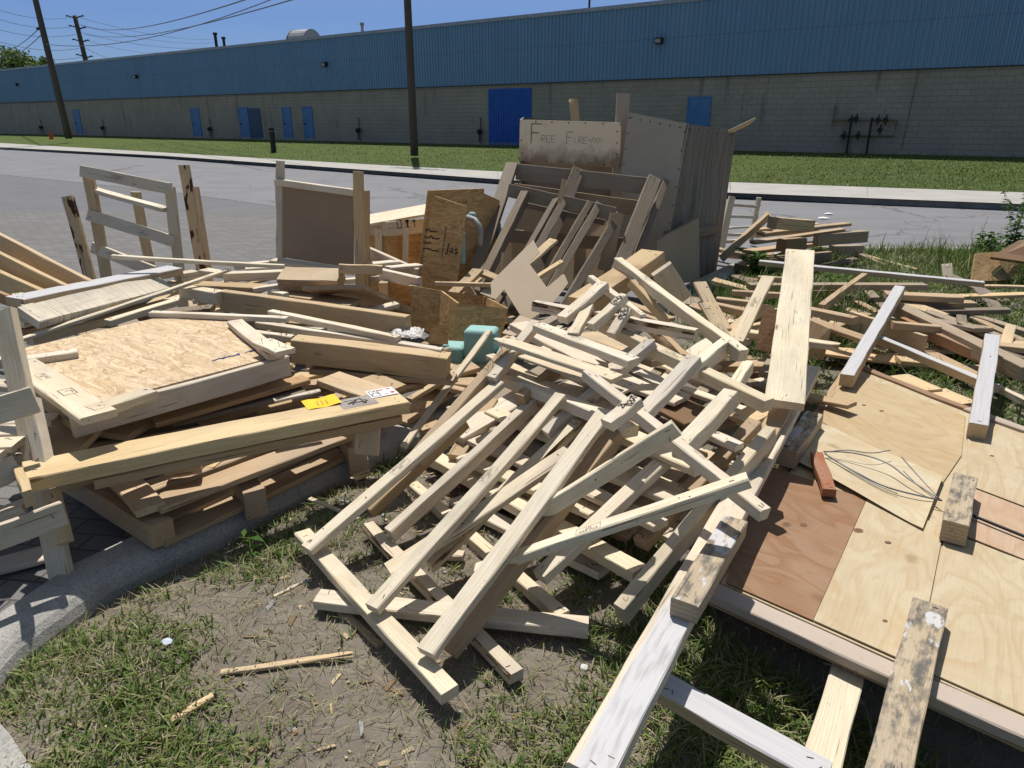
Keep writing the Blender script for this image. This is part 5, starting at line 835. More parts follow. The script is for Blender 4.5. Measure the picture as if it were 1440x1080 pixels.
for (name,label,cat,grp,parts) in THINGS:
    top=None
    if len(parts)>1:
        zs=[];xs=[]
        for p in parts:
            for c in (p[2:4] if p[0]=='b' else p[2]): xs.append(c)
        top=empty(name,(sum(c[0] for c in xs)/len(xs),sum(c[1] for c in xs)/len(xs),min(c[2] for c in xs))); tag(top,label,cat,grp)
    for p in parts:
        if p[0]=='b':
            _,nm,a,b,w,t,roll,mat,tint,fl,lab=p
            o,L=board(nm if top else name,a,b,w,t,roll,mat,tint,fl,top)
            if 's' in fl and rs.random()<.62 and mat=='wood' and L>.4: scrib(o,L,w,rs)
            if 'S' in fl: strokes(o,[[(-.03+.012*i+rs.uniform(-.004,.004),rs.uniform(-.02,.02)) for i in range(7)] for _ in range(3)],.0035,Matrix.Translation((-L*.3,0,.002)),name='stamp')
        else:
            _,nm,pts,t,mat,tint,flip,lab,curl=p
            o,X,Y,Z=sheet(nm if top else name,pts,t,mat,tint,flip,top,curl)
        if top is None: tag(o,label,cat,grp); MADE[label]=o
        else:
            if lab:o['label']=lab
            MADE.setdefault(label,{}).setdefault(nm,[]).append(o)
def find(s): return next(v for k,v in MADE.items() if s in k)
def placed(o,Wp,xdir,lift=.002):
    # matrix (in o's own space) for a mark lying on o's upper face at world point Wp, reading along xdir
    bpy.context.view_layer.update(); mi=o.matrix_world.inverted(); p=mi@Vector(Wp); d=mi.to_3x3()@Vector(xdir); d.z=0; d.normalize()
    y=Vector((0,0,1)).cross(d); M=Matrix(((d.x,y.x,0,p.x),(d.y,y.y,0,p.y),(0,0,1,lift),(0,0,0,1))); return M
# lettering on the sign board: hand scratched, thin strokes
G=dict(F=[[(0,0),(0,1),(.6,1)],[(0,.55),(.45,.55)]],f=[[(0,0),(0,1),(.6,1)],[(0,.55),(.45,.55)]],R=[[(0,0),(0,.62),(.35,.6),(.35,.34),(0,.3),(.42,0)]],E=[[(.4,0),(0,0),(0,.6),(.4,.6)],[(0,.3),(.3,.3)]],
 I=[[(.1,0),(.1,.6)]],W=[[(0,.6),(.12,0),(.25,.4),(.38,0),(.5,.6)]],O=[[(.2,0),(0,.2),(.05,.55),(.3,.6),(.42,.3),(.2,0)]],D=[[(0,0),(0,.6),(.3,.5),(.4,.25),(.25,.02),(0,0)]])
def hand(txt,h):
    out=[];x=0
    for c in txt:
        if c==' ': x+=.5*h; continue
        for ln in G[c]: out.append([(x+px*h,py*h) for px,py in ln])
        x+=(.75 if c=='F' else .52)*h
    return out
sb=find('hand lettered sign board')['sign_board'][0]
A_=Vector((0.134, 7.83, 1.293));B_=Vector((1.026, 7.37, 1.271))
pp=placed(sb,(0.192, 7.78, 1.407),B_-A_,.003)
strokes(sb,hand('F',.19),.004,pp@Matrix.Translation((0,-.02,0)))
strokes(sb,[[(x+.006,y+.006) for x,y in l] for l in hand('F',.19)],.003,pp@Matrix.Translation((0,-.02,0)))
strokes(sb,hand('REE',.105),.0026,pp@Matrix.Translation((.12,0,0)))
strokes(sb,hand('F',.115),.004,pp@Matrix.Translation((.40,-.01,0)))
strokes(sb,hand('IRE',.10),.0028,pp@Matrix.Translation((.48,0,0)))
strokes(sb,hand('WOOD',.075),.0016,pp@Matrix.Translation((.64,.015,0)))
# nail heads round the sign board
mb=MB(); Mi=sb.matrix_world.inverted(); cs=[Mi@Vector(p) for p in ((0.081, 7.85, 1.621),(1.055, 7.35, 1.594),(1.064, 7.35, 1.171),(0.075, 7.85, 1.214))]
for (u,v) in [(i/6,.04) for i in range(7)]+[(i/7,.95) for i in range(8)]+[(.97,.2),(.97,.45),(.97,.7),(.02,.5),(.03,.8)]:
    p=(cs[0]*(1-u)+cs[1]*u)*(1-v)+(cs[3]*(1-u)+cs[2]*u)*v; p.z=0
    mb.tube([p+Vector((0,0,-.002)),p+Vector((0,0,.003))],.008,6)
q=mb.build('nail_heads',[MAT['nail']]); q.parent=sb
# nails and a warped, chipped edge line down the plywood panels of the bin
binp=find('hand lettered sign board')
for nm_,cc in (('front_panel',((1.118, 7.3, 1.684),(1.63, 7.0, 1.582),(1.469, 6.9, 0.098),(0.994, 7.25, 0.133))),('side_panel',((1.63, 7.0, 1.582),(2.552, 8.6, 1.502),(2.426, 8.4, -0.142),(1.477, 6.9, 0.084)))):
    po=binp[nm_][0]; Mi=po.matrix_world.inverted(); c4=[Mi@Vector(p) for p in cc]; m=MB()
    for u_,v_ in [(.03,i/11+.03) for i in range(11)]+[(.97,i/9+.05) for i in range(9)]+[(i/6+.05,.03) for i in range(6)]:
        p=(c4[0]*(1-u_)+c4[1]*u_)*(1-v_)+(c4[3]*(1-u_)+c4[2]*u_)*v_; p.z=max(0,p.z) if abs(p.z)<.03 else 0
        m.tube([p+Vector((0,0,-.004)),p+Vector((0,0,.004))],.007,6)
    e=m.build('nail_heads',[MAT['nail']]); e.parent=po
# printing on the chipboard box (upside down in the heap)
fp=find('tall open chipboard box')['front_panel'][0]
a_=Vector((-0.683, 5.85, 0.737));b_=Vector((-0.436, 5.48, 0.722))
stamp(fp,'Jas',.095,placed(fp,(-0.485, 5.73, 0.636),b_-a_,.003)@Matrix.Diagonal((1.15,1,1,1)),'ink','lettering')
ml=placed(fp,(-0.632, 5.84, 0.687),b_-a_,.003)
strokes(fp,[[(-.10+.0115*k,.075-.05*r_+rs.uniform(-.012,.012)) for k in range(n_)] for r_,n_ in ((0,11),(1,14),(2,7),(3,15))],.009,ml,'ink','lettering')
strokes(fp,[[(.095,-.11),(.095,.13)]],.008,ml,'ink_grey','lettering')
cf=find('handling symbols')['top_rail']
o=cf[1]; a_=Vector((-1.039, 6.05, 0.755));b_=Vector((-0.648, 6.45, 0.737)); dd=(b_-a_).normalized()
for x,ln,w_ in ((.10,[[(0,0),(.04,0)],[(0,0),(0,.065)],[(.04,0),(.04,.065)],[(0,.065),(.01,.065)],[(.03,.065),(.04,.065)]],.006),(.19,[[(0,.06),(.03,.06)],[(.002,.05),(.028,.05)],[(.006,.038),(.024,.038)],[(.015,.035),(.015,.005)],[(.003,.0),(.027,.0)]],.011),(.27,[[(.01,.0),(.01,.06)],[(-.004,.042),(.01,.062),(.024,.042)]],.008)):
    strokes(o,ln,w_,placed(o,a_+dd*x,dd),name='symbol')
bl=cf=find('handling symbols')['blue_label'][0]; simple('label print',(.55,.58,.62),.6)
strokes(bl,[[(-.05,.07),(.03,.07)],[(-.05,.02),(.05,.025),(.0,.01)],[(-.05,-.03),(.04,-.025)],[(-.05,-.07),(.02,-.065)]],.010,placed(bl,(-0.753, 6.25, 0.555),dd),'label print','print')
# yellow note, grey label and sticker on the long plank
npk=find('carrying a yellow note')['plank'][0]
u1=Vector((-1.763, 2.295, 0.42));u2=Vector((-0.502, 3.038, 0.42));dx=(u2-u1).normalized()
simple('note yellow',(.85,.52,.02),.6,0,.05); simple('label grey',(.33,.29,.26),.7); simple('sticker white',(.72,.70,.72),.5,0,.05); simple('sticker red',(.55,.05,.05),.5)
q=mb=MB(); N_=10
for i in range(N_+1):
    for j in (0,1): mb.v.append((-.075+.15*i/N_,-.06+.12*j,.002*math.sin(i*.9)+.012*max(0,i/N_-.6)))
for i in range(N_): mb.f.append((i*2,i*2+2,i*2+3,i*2+1)); mb.mi.append(0)
note=mb.build('note',[MAT['note yellow']],npk); note.matrix_parent_inverse=Matrix(); note.matrix_basis=placed(npk,(-0.85, 2.947, 0.425),dx,.006)
strokes(note,[[(x_+rs.uniform(-.004,.004),-.035+.006*k) for k in range(n_)] for x_,n_ in ((-.02,10),(.0,12),(.022,9))],.0022,Matrix.Translation((0,0,.004)),'ink_grey','writing')
def patch(name,wp,sx,sy,mat,lift):
    m=MB(); m.box((-sx/2,-sy/2,-.0006),(sx/2,sy/2,0)); p=m.build(name,[MAT[mat]]); p.parent=npk; p.matrix_basis=placed(npk,wp,dx,lift); return p
g=patch('label',(-0.694, 2.959, 0.42),.16,.12,'label grey',.0035)
strokes(g,[[(-.05+.1*rs.random(),-.04+.08*rs.random()) for _ in range(6)] for _ in range(3)],.004,Matrix.Translation((0,0,.001)),name='scribble')
s_=patch('sticker',(-0.603, 3.075, 0.42),.13,.10,'sticker white',.0048)
for x,y,w_,h_ in ((.0,.03,.03,.012),(.04,.03,.02,.012),(.045,-.02,.018,.02)):
    m=MB(); m.box((x-w_/2,y-h_/2,0),(x+w_/2,y+h_/2,.0006)); p=m.build('red_mark',[MAT['sticker red']]); p.parent=s_
strokes(s_,[[(-.055,-.03),(-.03,.03),(-.015,-.01),(-.05,.0)],[(-.055,.035),(-.015,.035),(-.015,-.035),(-.055,-.035),(-.055,.035)],[(0,-.03),(.02,-.03)]],.003,Matrix.Translation((0,0,.0008)),name='symbol')
# blue chalk scrawl on the chipboard platform
simple('chalk blue',(.10,.11,.30),.9)
dk=find('chipboard topped platform')['deck'][0]
e1=Vector((-1.422, 3.213, 0.53));e2=Vector((-1.216, 3.417, 0.53))
strokes(dk,[[(0,0),(.04,.02),(.05,.0),(.09,.025),(.10,.005),(.14,.03),(.13,.0)],[(.17,.02),(.22,.035),(.24,.02),(.19,.012),(.25,.03)],[(.0,.01),(.07,.02)],[(.05,.015),(.13,.01)]],.007,placed(dk,e1,e2-e1),'chalk blue','scrawl')
strokes(find('chipboard topped platform')['edging'][0],[[(-.03,-.02),(.05,-.02),(.05,.03),(-.03,.03),(-.03,-.02)],[(.0,.0),(.0,.02),(.03,.02)]],.003,Matrix.Translation((.12,0,.002)),'ink_grey','stamp')

# knots in the plywood faces
q=NT('knot',.7); o_=q.coord(); d_=q.vm('MULTIPLY',o_,(60.,75.,0.)); ln=q.n('ShaderNodeVectorMath'); ln.operation='LENGTH'; q.set(ln.inputs[0],d_); nz_=q.noise(o_,scale=90.,detail=3.)
MAT['knot']=q.col(q.ramp(q.math('ADD',ln.outputs['Value'],q.math('MULTIPLY',nz_,.5)),(.1,(.25,.13,.06)),(.55,(.17,.085,.04)),(.9,(.07,.035,.02)),(1.,(.20,.12,.06))))
for key,px,r_ in (('reddish brown plywood',(1.059, 2.388, 0.146),.020),('reddish brown plywood',(1.123, 2.383, 0.146),.016),('pale knotty plywood',(1.315, 2.341, 0.147),.020),('pale knotty plywood',(1.387, 2.258, 0.147),.012),('pale knotty plywood',(1.16, 1.82, 0.147),.008),('yellow plywood sheet with grey',(1.928, 3.615, 0.146),.012),('yellow plywood sheet with grey',(1.985, 3.533, 0.146),.013),('pale plywood sheet filling',(2.231, 2.986, 0.146),.010)):
    po=find(key); m=MB(); kk=14; mb_=[((1+.18*mn.noise((k*1.3,px[0]*7,0)))*r_*math.cos(6.283*k/kk),(1+.18*mn.noise((k*1.3,px[0]*7,0)))*r_*.8*math.sin(6.283*k/kk),0) for k in range(kk)]
    m.add(mb_,[tuple(range(kk))]); e=m.build('knot',[MAT['knot']]); e.parent=po; e.matrix_basis=placed(po,px,(1,.3,0),.0012)
# ------------------------------------------------------------- teal foam, wrap, wires, cardboard
q=NT('teal foam',.9); n=q.noise(q.coord(),scale=90.,detail=3.); q.bump(n,.2,.004); q.b.inputs['Subsurface Weight'].default_value=.15
MAT['foam']=q.col(q.mix(n,(.23,.41,.40),(.31,.50,.48)))
def foam(name,label,c,size,rz,parts):
    o=empty(name,c); o.rotation_euler=(0,0,rz); tag(o,label,'foam'); 
    for (a,b) in parts:
        m=MB(); m.box(a,b); e=m.build('foam_block',[MAT['foam']]); e.parent=o
        md=e.modifiers.new('b','BEVEL'); md.width=.028; md.segments=4; md.limit_method='NONE'
foam('foam_cushion','stepped teal foam packing block in front of the low chipboard box',(-0.309, 4.2, 0.225),1,R(-12),[((-.15,0,-.05),(-.005,.17,.06)),((.0,.02,-.05),(.20,.18,.17)),((.205,.0,-.05),(.30,.12,.05))])
o=foam('foam_cushion','upright teal foam slab beside the tall chipboard box',(-0.411, 5.9, 0.643),1,R(10),[((-.025,-.03,-.16),(.025,.03,.12))])
o=foam('foam_cushion','small teal foam piece high inside the tall chipboard box',(-0.335, 6.1, 0.86),1,0,[((-.035,-.03,-.03),(.035,.03,.03))])
o=foam('foam_cushion','narrow teal foam strip behind the leaning pallet stringer',(-0.124, 6.6, 0.659),1,R(20),[((-.02,-.03,-.12),(.02,.03,.08))])
mb=MB(); mb.tube([(-0.371, 6.0, 0.861),(-0.304, 5.95, 0.844),(-0.267, 5.9, 0.799),(-0.257, 5.9, 0.73),(-0.264, 5.9, 0.643)],.022,8)
simple('pipe grey',(.36,.36,.37),.5); tag(mb.build('bent_pipe',[MAT['pipe grey']],smooth=True),'bent grey plastic pipe inside the tall chipboard box','pipe')
q=NT('crumpled plastic wrap',.25); q.b.inputs['Transmission Weight'].default_value=.35; n=q.noise(q.coord(),scale=40.,detail=5.); q.bump(n,.8,.02); MAT['wrap']=q.col((.75,.72,.70))
mb=MB(); K=16
for i in range(K):
    for j in range(K):
        x=(i/(K-1)-.5);y=(j/(K-1)-.5); d=max(abs(x),abs(y))*2
        mb.v.append((x*.20,y*.16,.028*(1-d**3)+.018*mn.noise((x*9,y*9,2))))
for i in range(K-1):
    for j in range(K-1): mb.f.append((i*K+j,(i+1)*K+j,(i+1)*K+j+1,i*K+j+1)); mb.mi.append(0)
w_=mb.build('plastic_wrap',[MAT['wrap']],smooth=True); w_.location=(-0.612, 3.927, 0.46); tag(w_,'crumpled clear plastic wrap at the end of the pale strips','plastic')
simple('wire grey',(.16,.17,.19),.4,.5); simple('cable black',(.02,.022,.025),.5)
def wire(label,pts,r,mat,name='wire',cat='wire',group=None):
    # smooth a polyline with Catmull-Rom
    P_=[Vector(p) for p in pts]; out=[]
    for i in range(len(P_)-1):
        a=P_[max(i-1,0)];b=P_[i];c=P_[i+1];d=P_[min(i+2,len(P_)-1)]
        for k in range(6):
            t=k/6; out.append(.5*((2*b)+(c-a)*t+(2*a-5*b+4*c-d)*t*t+(3*b-a-3*c+d)*t**3))
    out.append(P_[-1]); mb=MB(); mb.tube(out,r,6); o=mb.build(name,[MAT[mat]],smooth=True); tag(o,label,cat,group)
GW='grey wires on the veneer sheet'
wire('grey wire bundle over the veneer, lower thick strand',[(1.426, 2.931, 0.18),(1.49, 2.782, 0.17),(1.569, 2.628, 0.17),(1.724, 2.512, 0.175)],.0035,'wire grey',group=GW)
wire('grey wire over the veneer, arched upper strand',[(1.419, 2.933, 0.19),(1.537, 2.897, 0.2),(1.636, 2.805, 0.2),(1.67, 2.659, 0.19),(1.722, 2.524, 0.175)],.003,'wire grey',group=GW)
wire('grey wire over the veneer, stray strand with a free end up high',[(1.427, 2.936, 0.185),(1.518, 2.927, 0.2),(1.617, 2.897, 0.2),(1.719, 2.927, 0.2)],.0022,'wire grey',group=GW)
wire('grey wire over the veneer, short strand dropping to the block',[(1.72, 2.833, 0.21),(1.712, 2.684, 0.2),(1.718, 2.538, 0.18)],.0022,'wire grey',group=GW)
wire('thin grey wire over the veneer, frayed lowest strand',[(1.435, 2.912, 0.175),(1.521, 2.681, 0.168),(1.584, 2.586, 0.166)],.002,'wire grey',group=GW)
wire('black cable crossing the pinkish plywood to the right edge',[(1.749, 2.426, 0.18),(1.793, 2.428, 0.16),(1.844, 2.358, 0.158),(1.918, 2.25, 0.158)],.006,'cable black','cable','cable')
simple('cardboard',(.37,.25,.13),.85); simple('lid dark',(.13,.10,.075),.8)
o=empty('cardboard_box',(5.249, 7.638, 0.0)); tag(o,'crushed tan fibre box among the weeds at the right edge','box')
for pts in ([(4.816, 7.4, 0.319),(5.102, 7.5, 0.316),(5.039, 7.2, 0.077),(4.642, 7.1, 0.084)],[(5.102, 7.5, 0.316),(5.813, 8.1, 0.23),(5.741, 7.9, -0.023),(5.039, 7.2, 0.077)]):
    TINT['CB']=(.42,.29,.15); MAT['cb']=MAT['cardboard']; p,_,_,_=sheet('box_side',pts,.02,'osb','CB',0,o)
p,_,_,_=sheet('dark_board',[(4.912, 7.3, 0.299),(5.368, 7.6, 0.419),(5.568, 7.5, 0.479),(5.42, 7.2, 0.238)],.03,'mdf','D',0); tag(p,'dark weathered board lying on the crushed fibre box','board')

# ------------------------------------------------------------- camera, sun, sky
cam=bpy.data.cameras.new('cam'); co=bpy.data.objects.new('camera',cam); COL.objects.link(co); sc.camera=co
co.location=(0,0,1.6); co.rotation_euler=(R(90-20.25),0,0); cam.sensor_width=36; cam.lens=25; cam.clip_start=.05; cam.clip_end=2000
EL,AZ=R(64),R(-8)      # azimuth from +Y, positive to the right
sd=Vector((math.sin(AZ)*math.cos(EL),math.cos(AZ)*math.cos(EL),math.sin(EL)))
sl=bpy.data.lights.new('sun','SUN'); sl.energy=4.85; sl.angle=R(.53); sl.color=(1,.955,.88); so=bpy.data.objects.new('sun',sl); COL.objects.link(so)
so.rotation_euler=sd.to_track_quat('Z','Y').to_euler(); so.location=sd*50
w=bpy.data.worlds.new('World'); sc.world=w; w.use_nodes=True; nt=w.node_tree
sk=nt.nodes.new('ShaderNodeTexSky'); sk.sky_type='NISHITA'; sk.sun_disc=False; sk.sun_elevation=EL; sk.sun_rotation=AZ; sk.air_density=1.; sk.dust_density=.4; sk.ozone_density=1.5
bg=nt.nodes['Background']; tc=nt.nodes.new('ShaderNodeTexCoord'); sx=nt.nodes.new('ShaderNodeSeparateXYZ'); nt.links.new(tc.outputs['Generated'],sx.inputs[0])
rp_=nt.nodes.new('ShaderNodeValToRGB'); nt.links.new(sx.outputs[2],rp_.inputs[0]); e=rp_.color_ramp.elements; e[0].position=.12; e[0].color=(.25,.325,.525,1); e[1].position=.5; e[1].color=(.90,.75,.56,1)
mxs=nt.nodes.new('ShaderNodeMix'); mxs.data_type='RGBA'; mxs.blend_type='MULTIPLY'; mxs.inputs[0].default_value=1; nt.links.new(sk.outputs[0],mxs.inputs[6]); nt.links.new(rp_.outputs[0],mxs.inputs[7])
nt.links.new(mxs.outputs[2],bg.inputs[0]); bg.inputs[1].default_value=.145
sc.view_settings.view_transform='Standard'; sc.view_settings.look='None'; sc.view_settings.exposure=.08; sc.view_settings.gamma=1
sc.render.resolution_x=1024; sc.render.resolution_y=768
try: sc.cycles.use_denoising=True; sc.cycles.max_bounces=8
except Exception: pass

# ------------------------------------------------------------- ground surfaces
def struct(o): o['kind']='structure'; return o
def gpos(q): return q.n('ShaderNodeNewGeometry').outputs['Position']
q=NT('asphalt',.85); g=gpos(q); n=q.noise(g,scale=180.,detail=3.,rough=.7); l=q.noise(g,scale=.8,detail=4.); st=q.noise(q.mapn(g,rot=(0,0,.68),scale=(.25,3,1)),scale=1.,detail=4.)
c=q.mix(q.ramp(l,(.35,0.),(.7,1.)),(.185,.185,.20),(.155,.155,.168)); c=q.mix(q.ramp(n,(.4,0.),(.75,.5)),c,(.24,.24,.25)); c=q.mix(q.ramp(n,(.25,.55),(.42,0.)),c,(.05,.05,.055)); c=q.mix(q.ramp(st,(.55,0.),(.75,.35)),c,(.09,.09,.095)); ckr=q.vor(q.vm('ADD',g,q.mapn(q.noise(g,scale=1.2,detail=4.,col=True),scale=(1.6,1.6,0))),.22,feature='DISTANCE_TO_EDGE'); c=q.mix(q.ramp(ckr,(.0,.75),(.006,.0)),c,(.06,.06,.06)); oil=q.noise(q.mapn(g,rot=(0,0,.68),scale=(.35,.9,1)),scale=1.,detail=6.,rough=.7); c=q.mix(q.ramp(oil,(.6,0.),(.72,.35)),c,(.09,.09,.092)); q.bump(n,.25,.004); MAT['asphalt']=q.col(c)
q=NT('older asphalt',.85); g=gpos(q); n=q.noise(g,scale=160.,detail=3.,rough=.7); l=q.noise(g,scale=1.2,detail=4.); c=q.mix(l,(.10,.10,.11),(.15,.15,.16)); c=q.mix(q.ramp(n,(.45,0.),(.75,.4)),c,(.22,.22,.23)); q.bump(n,.25,.004); MAT['asphalt2']=q.col(c)
q=NT('interlocking pavers',.85); g=gpos(q); br=q.n('ShaderNodeTexBrick'); q.set(br.inputs['Vector'],q.mapn(g,rot=(0,0,R(8)),scale=(1,1,1)))
br.inputs['Scale'].default_value=1.; br.inputs['Brick Width'].default_value=.22; br.inputs['Row Height'].default_value=.11; br.inputs['Mortar Size'].default_value=.006; br.inputs['Mortar Smooth'].default_value=.3; br.inputs['Bias'].default_value=-.2
q.set(br.inputs['Color1'],(.155,.15,.15)); q.set(br.inputs['Color2'],(.205,.20,.20)); q.set(br.inputs['Mortar'],(.07,.065,.06))
n=q.noise(g,scale=90.,detail=4.); l=q.noise(g,scale=1.3,detail=4.); c=q.mix(q.ramp(n,(.4,0.),(.8,.5)),br.outputs[0],(.09,.088,.085)); c=q.mix(q.ramp(l,(.4,0.),(.75,.5)),c,(.13,.125,.115)); q.bump(q.math('SUBTRACT',q.math('MULTIPLY',n,.25),br.outputs[1]),.5,.006); MAT['pavers']=q.col(c)
q=NT('concrete',.85); g=gpos(q); n=q.noise(g,scale=120.,detail=4.,rough=.7); l=q.noise(g,scale=3.,detail=5.,rough=.6)
c=q.mix(q.ramp(l,(.35,0.),(.7,1.)),(.47,.45,.41),(.33,.32,.30)); c=q.mix(q.ramp(n,(.45,0.),(.7,.7)),c,(.13,.13,.13)); c=q.mix(q.ramp(q.noise(g,scale=9.,detail=5.,rough=.7),(.5,0.),(.75,.5)),c,(.16,.15,.14)); q.bump(n,.7,.006); MAT['concrete']=q.col(c)
q=NT('far sidewalk concrete',.85); g=gpos(q); l=q.noise(g,scale=1.5,detail=5.,rough=.6); MAT['sidewalk']=q.col(q.mix(q.ramp(l,(.35,0.),(.7,1.)),(.40,.385,.36),(.32,.31,.295)))
q=NT('mown lawn',.95); g=gpos(q); n=q.noise(g,scale=7.,detail=5.,rough=.7); l=q.noise(g,scale=.35,detail=4.); f=q.noise(q.mapn(g,scale=(1,1,1)),scale=45.,detail=3.,rough=.8)
c=q.mix(q.ramp(n,(.3,0.),(.7,1.)),(.085,.14,.018),(.16,.205,.035)); c=q.mix(q.ramp(l,(.4,0.),(.7,.5)),c,(.14,.15,.05)); c=q.mix(q.ramp(f,(.35,.75),(.55,0.)),c,(.025,.05,.01)); m2=q.noise(q.mapn(g,rot=(0,0,.64),scale=(.5,3.2,1)),scale=1.,detail=5.,rough=.7); c=q.mix(q.ramp(m2,(.42,0.),(.62,.6)),c,(.035,.07,.012)); c=q.mix(q.ramp(q.noise(g,scale=1.6,detail=5.,rough=.75),(.55,0.),(.72,.55)),c,(.17,.19,.05)); q.bump(q.math('ADD',f,n),1.,.06); MAT['lawn']=q.col(c)
q=NT('trodden earth',.95); g=gpos(q); n=q.noise(g,scale=25.,detail=6.,rough=.7); l=q.noise(g,scale=2.3,detail=5.,rough=.6); f=q.noise(g,scale=160.,detail=3.,rough=.8)
c=q.mix(q.ramp(l,(.35,0.),(.65,1.)),(.245,.215,.178),(.145,.124,.10)); c=q.mix(q.ramp(n,(.45,0.),(.75,.7)),c,(.13,.10,.075)); c=q.mix(q.ramp(f,(.62,0.),(.75,.5)),c,(.40,.355,.29)); q.bump(q.math('ADD',n,q.math('MULTIPLY',f,.5)),.8,.012); MAT['earth']=q.col(c)
def poly(name,pts,z,mat):
    o=link(name,mesh([(x,y,z) for x,y in pts],[tuple(range(len(pts)))]),[MAT[mat]]); 
    if o.data.polygons[0].normal.z<0: o.data.flip_normals()
    return struct(o)
poly('ground',[(-900,-60),(900,-60),(900,1200),(-900,1200)],-.35,'lawn')
FC=[(-40.097, 54.18), (-32.733, 47.845), (-17.027, 36.425), (-6.073, 26.36), (-0.409, 21.211), (5.104, 17.109), (7.632, 15.657), (10.198, 14.485), (13.045, 13.576)]
FT=[(-39.591, 53.54), (-32.475, 47.516), (-16.567, 35.476), (-5.944, 25.836), (-0.4, 20.78), (4.978, 16.722), (7.541, 15.515), (10.063, 14.336), (12.917, 13.488)]
FG=[(-46.944, 63.589), (-38.988, 57.157), (-18.284, 39.211), (-6.713, 29.254), (-0.463, 24.137), (5.857, 19.775), (8.813, 18.226), (11.733, 16.809), (14.85, 15.59)]
for l_ in (FC,FT,FG):
    p_,q_=l_[-2],l_[-1]; l_.append((q_[0]+(q_[0]-p_[0])*9,q_[1]+(q_[1]-p_[1])*9))

# near driveway: pavers and the older asphalt strip
CURB=[(-1.676, 1.699), (-1.673, 1.887), (-1.57, 2.246), (-1.282, 2.662), (-0.938, 3.113), (-0.615, 3.505)]+[(.40,4.9),(1.35,6.4),(2.6,8.2),(3.3,8.95),(4.3,9.45),(6,9.45),(9,8.9),(16,7.2)]
road=list(FC)+[(60,-25),(17,6.9)]+CURB[::-1]+[(-4,-3),(-30,-40),(-120,-40),(-120,110)]
poly('road',road,-.06,'asphalt')
PV=[(-30,17.2),(-10.014, 14.223),(-4.446, 13.544),(-1.2,13.2),(.6,9.6),(1.0,6.2)]
poly('driveway',[(-30,-3),(-6,-3)]+CURB[:7]+[(1.3,6.6)]+PV[::-1],-.024,'pavers')
SM=[(-20.415, 26.591),(-16.902, 24.412),(-12.466, 21.209),(-7.938, 17.784),(-4.854, 15.023),(-3.152, 13.389)]
poly('asphalt_strip',SM+[(-1.2,13.2),(-4.5,13.5),(-30,16.8)],-.052,'asphalt2')
mb=MB(); mb.tube([(x,y,-.052) for x,y in SM],.02,4); simple('seam',(.30,.29,.28),.9); struct(mb.build('road_seam',[MAT['seam']]))
def prof_sweep(name,line,prof,mat,gap=None):
    # sweep profile (offset to the right of travel, z) along a polyline
    L=[Vector((x,y,0)) for x,y in line]; D=[]
    for a,b in zip(L,L[1:]):
        k=max(1,int((b-a).length/.25)); D+=[a+(b-a)*i/k for i in range(k)]
    D.append(L[-1]); m=len(prof); mb=MB(); v=[]
    for i,p in enumerate(D):
        d=(D[min(i+1,len(D)-1)]-D[max(i-1,0)]).normalized(); r=Vector((d.y,-d.x,0))
        for (o_,z) in prof: v.append(p+r*o_+Vector((0,0,z+.003*mn.noise((p.x*3,p.y*3,o_*9)))))
    f=[(i*m+j,i*m+j+1,(i+1)*m+j+1,(i+1)*m+j) for i in range(len(D)-1) for j in range(m-1)]
    mb.add(v,f); o=mb.build(name,[MAT[mat]],smooth=False); return struct(o)
prof_sweep('near_kerb',CURB,[(-.11,-.2),(-.11,.02),(-.095,.034),(.0,.034),(.03,.029),(.056,.016),(.075,-.006),(.088,-.04),(.10,-.2)],'concrete')
prof_sweep('far_kerb',FC,[(.02,-.2),(.02,-.055),(.0,-.05),(-.02,.07),(-.05,.079),(-.25,.08)],'concrete')
mb=MB(); 
for i in range(len(FT)-1):
    a,b=Vector((*FT[i],.081)),Vector((*FT[i+1],.081)); c,d=Vector((*FG[i],.081)),Vector((*FG[i+1],.081)); k=max(1,round((b-a).length/1.9))
    for j in range(k):
        e=(.003 if a.y<24 else 0.)/max((b-a).length/k,.01); u0,u1=j/k+e,(j+1)/k-e
        mb.add([a.lerp(b,u0),a.lerp(b,u1),c.lerp(d,u1),c.lerp(d,u0)],[(0,1,2,3)])
struct(mb.build('sidewalk',[MAT['sidewalk']]))
simple('joint',(.10,.10,.09),.9); mb=MB()
for i in range(len(FT)-1): mb.add([(*FT[i],.074),(*FT[i+1],.074),(*FG[i+1],.074),(*FG[i],.074)],[(0,1,2,3)])
struct(mb.build('sidewalk_base',[MAT['joint']]))
WA,WB=38.41,-.7477   # warehouse wall: Y = WA + WB*X

def wall(X,z=0,off=0):
    n=Vector((WB,-1,0)).normalized(); return Vector((X,WA+WB*X,z))+n*off
mb=MB(); 
ext=[(FG[0][0]-40,FG[0][1]+40)]+list(FG)+[(75,-12)]
rows=12; cols=len(ext); v=[]
for (x,y) in ext:
    X0=x*.86-y*.0; tX=(x+ (-WB)*( -y+WA)*.35)   # foot on the wall line roughly opposite
    nn=Vector((WB,-1,0)).normalized(); p=Vector((x,y,0)); dist=(p-Vector((0,WA,0))).dot(nn); q_=p-nn*dist
    for r in range(rows+1):
        u=r/rows; zz=.085+(.455-.085)*u; pp=p.lerp(q_,u); v.append((pp.x,pp.y,zz+.03*mn.noise((pp.x*.3,pp.y*.3,0))*(u*(1-u)*4)))
f=[(i*(rows+1)+j,(i+1)*(rows+1)+j,(i+1)*(rows+1)+j+1,i*(rows+1)+j+1) for i in range(cols-1) for j in range(rows)]
mb.add(v,f); lw=mb.build('lawn',[MAT['lawn']],smooth=True); struct(lw)
if lw.data.polygons[0].normal.z<0: lw.data.flip_normals()
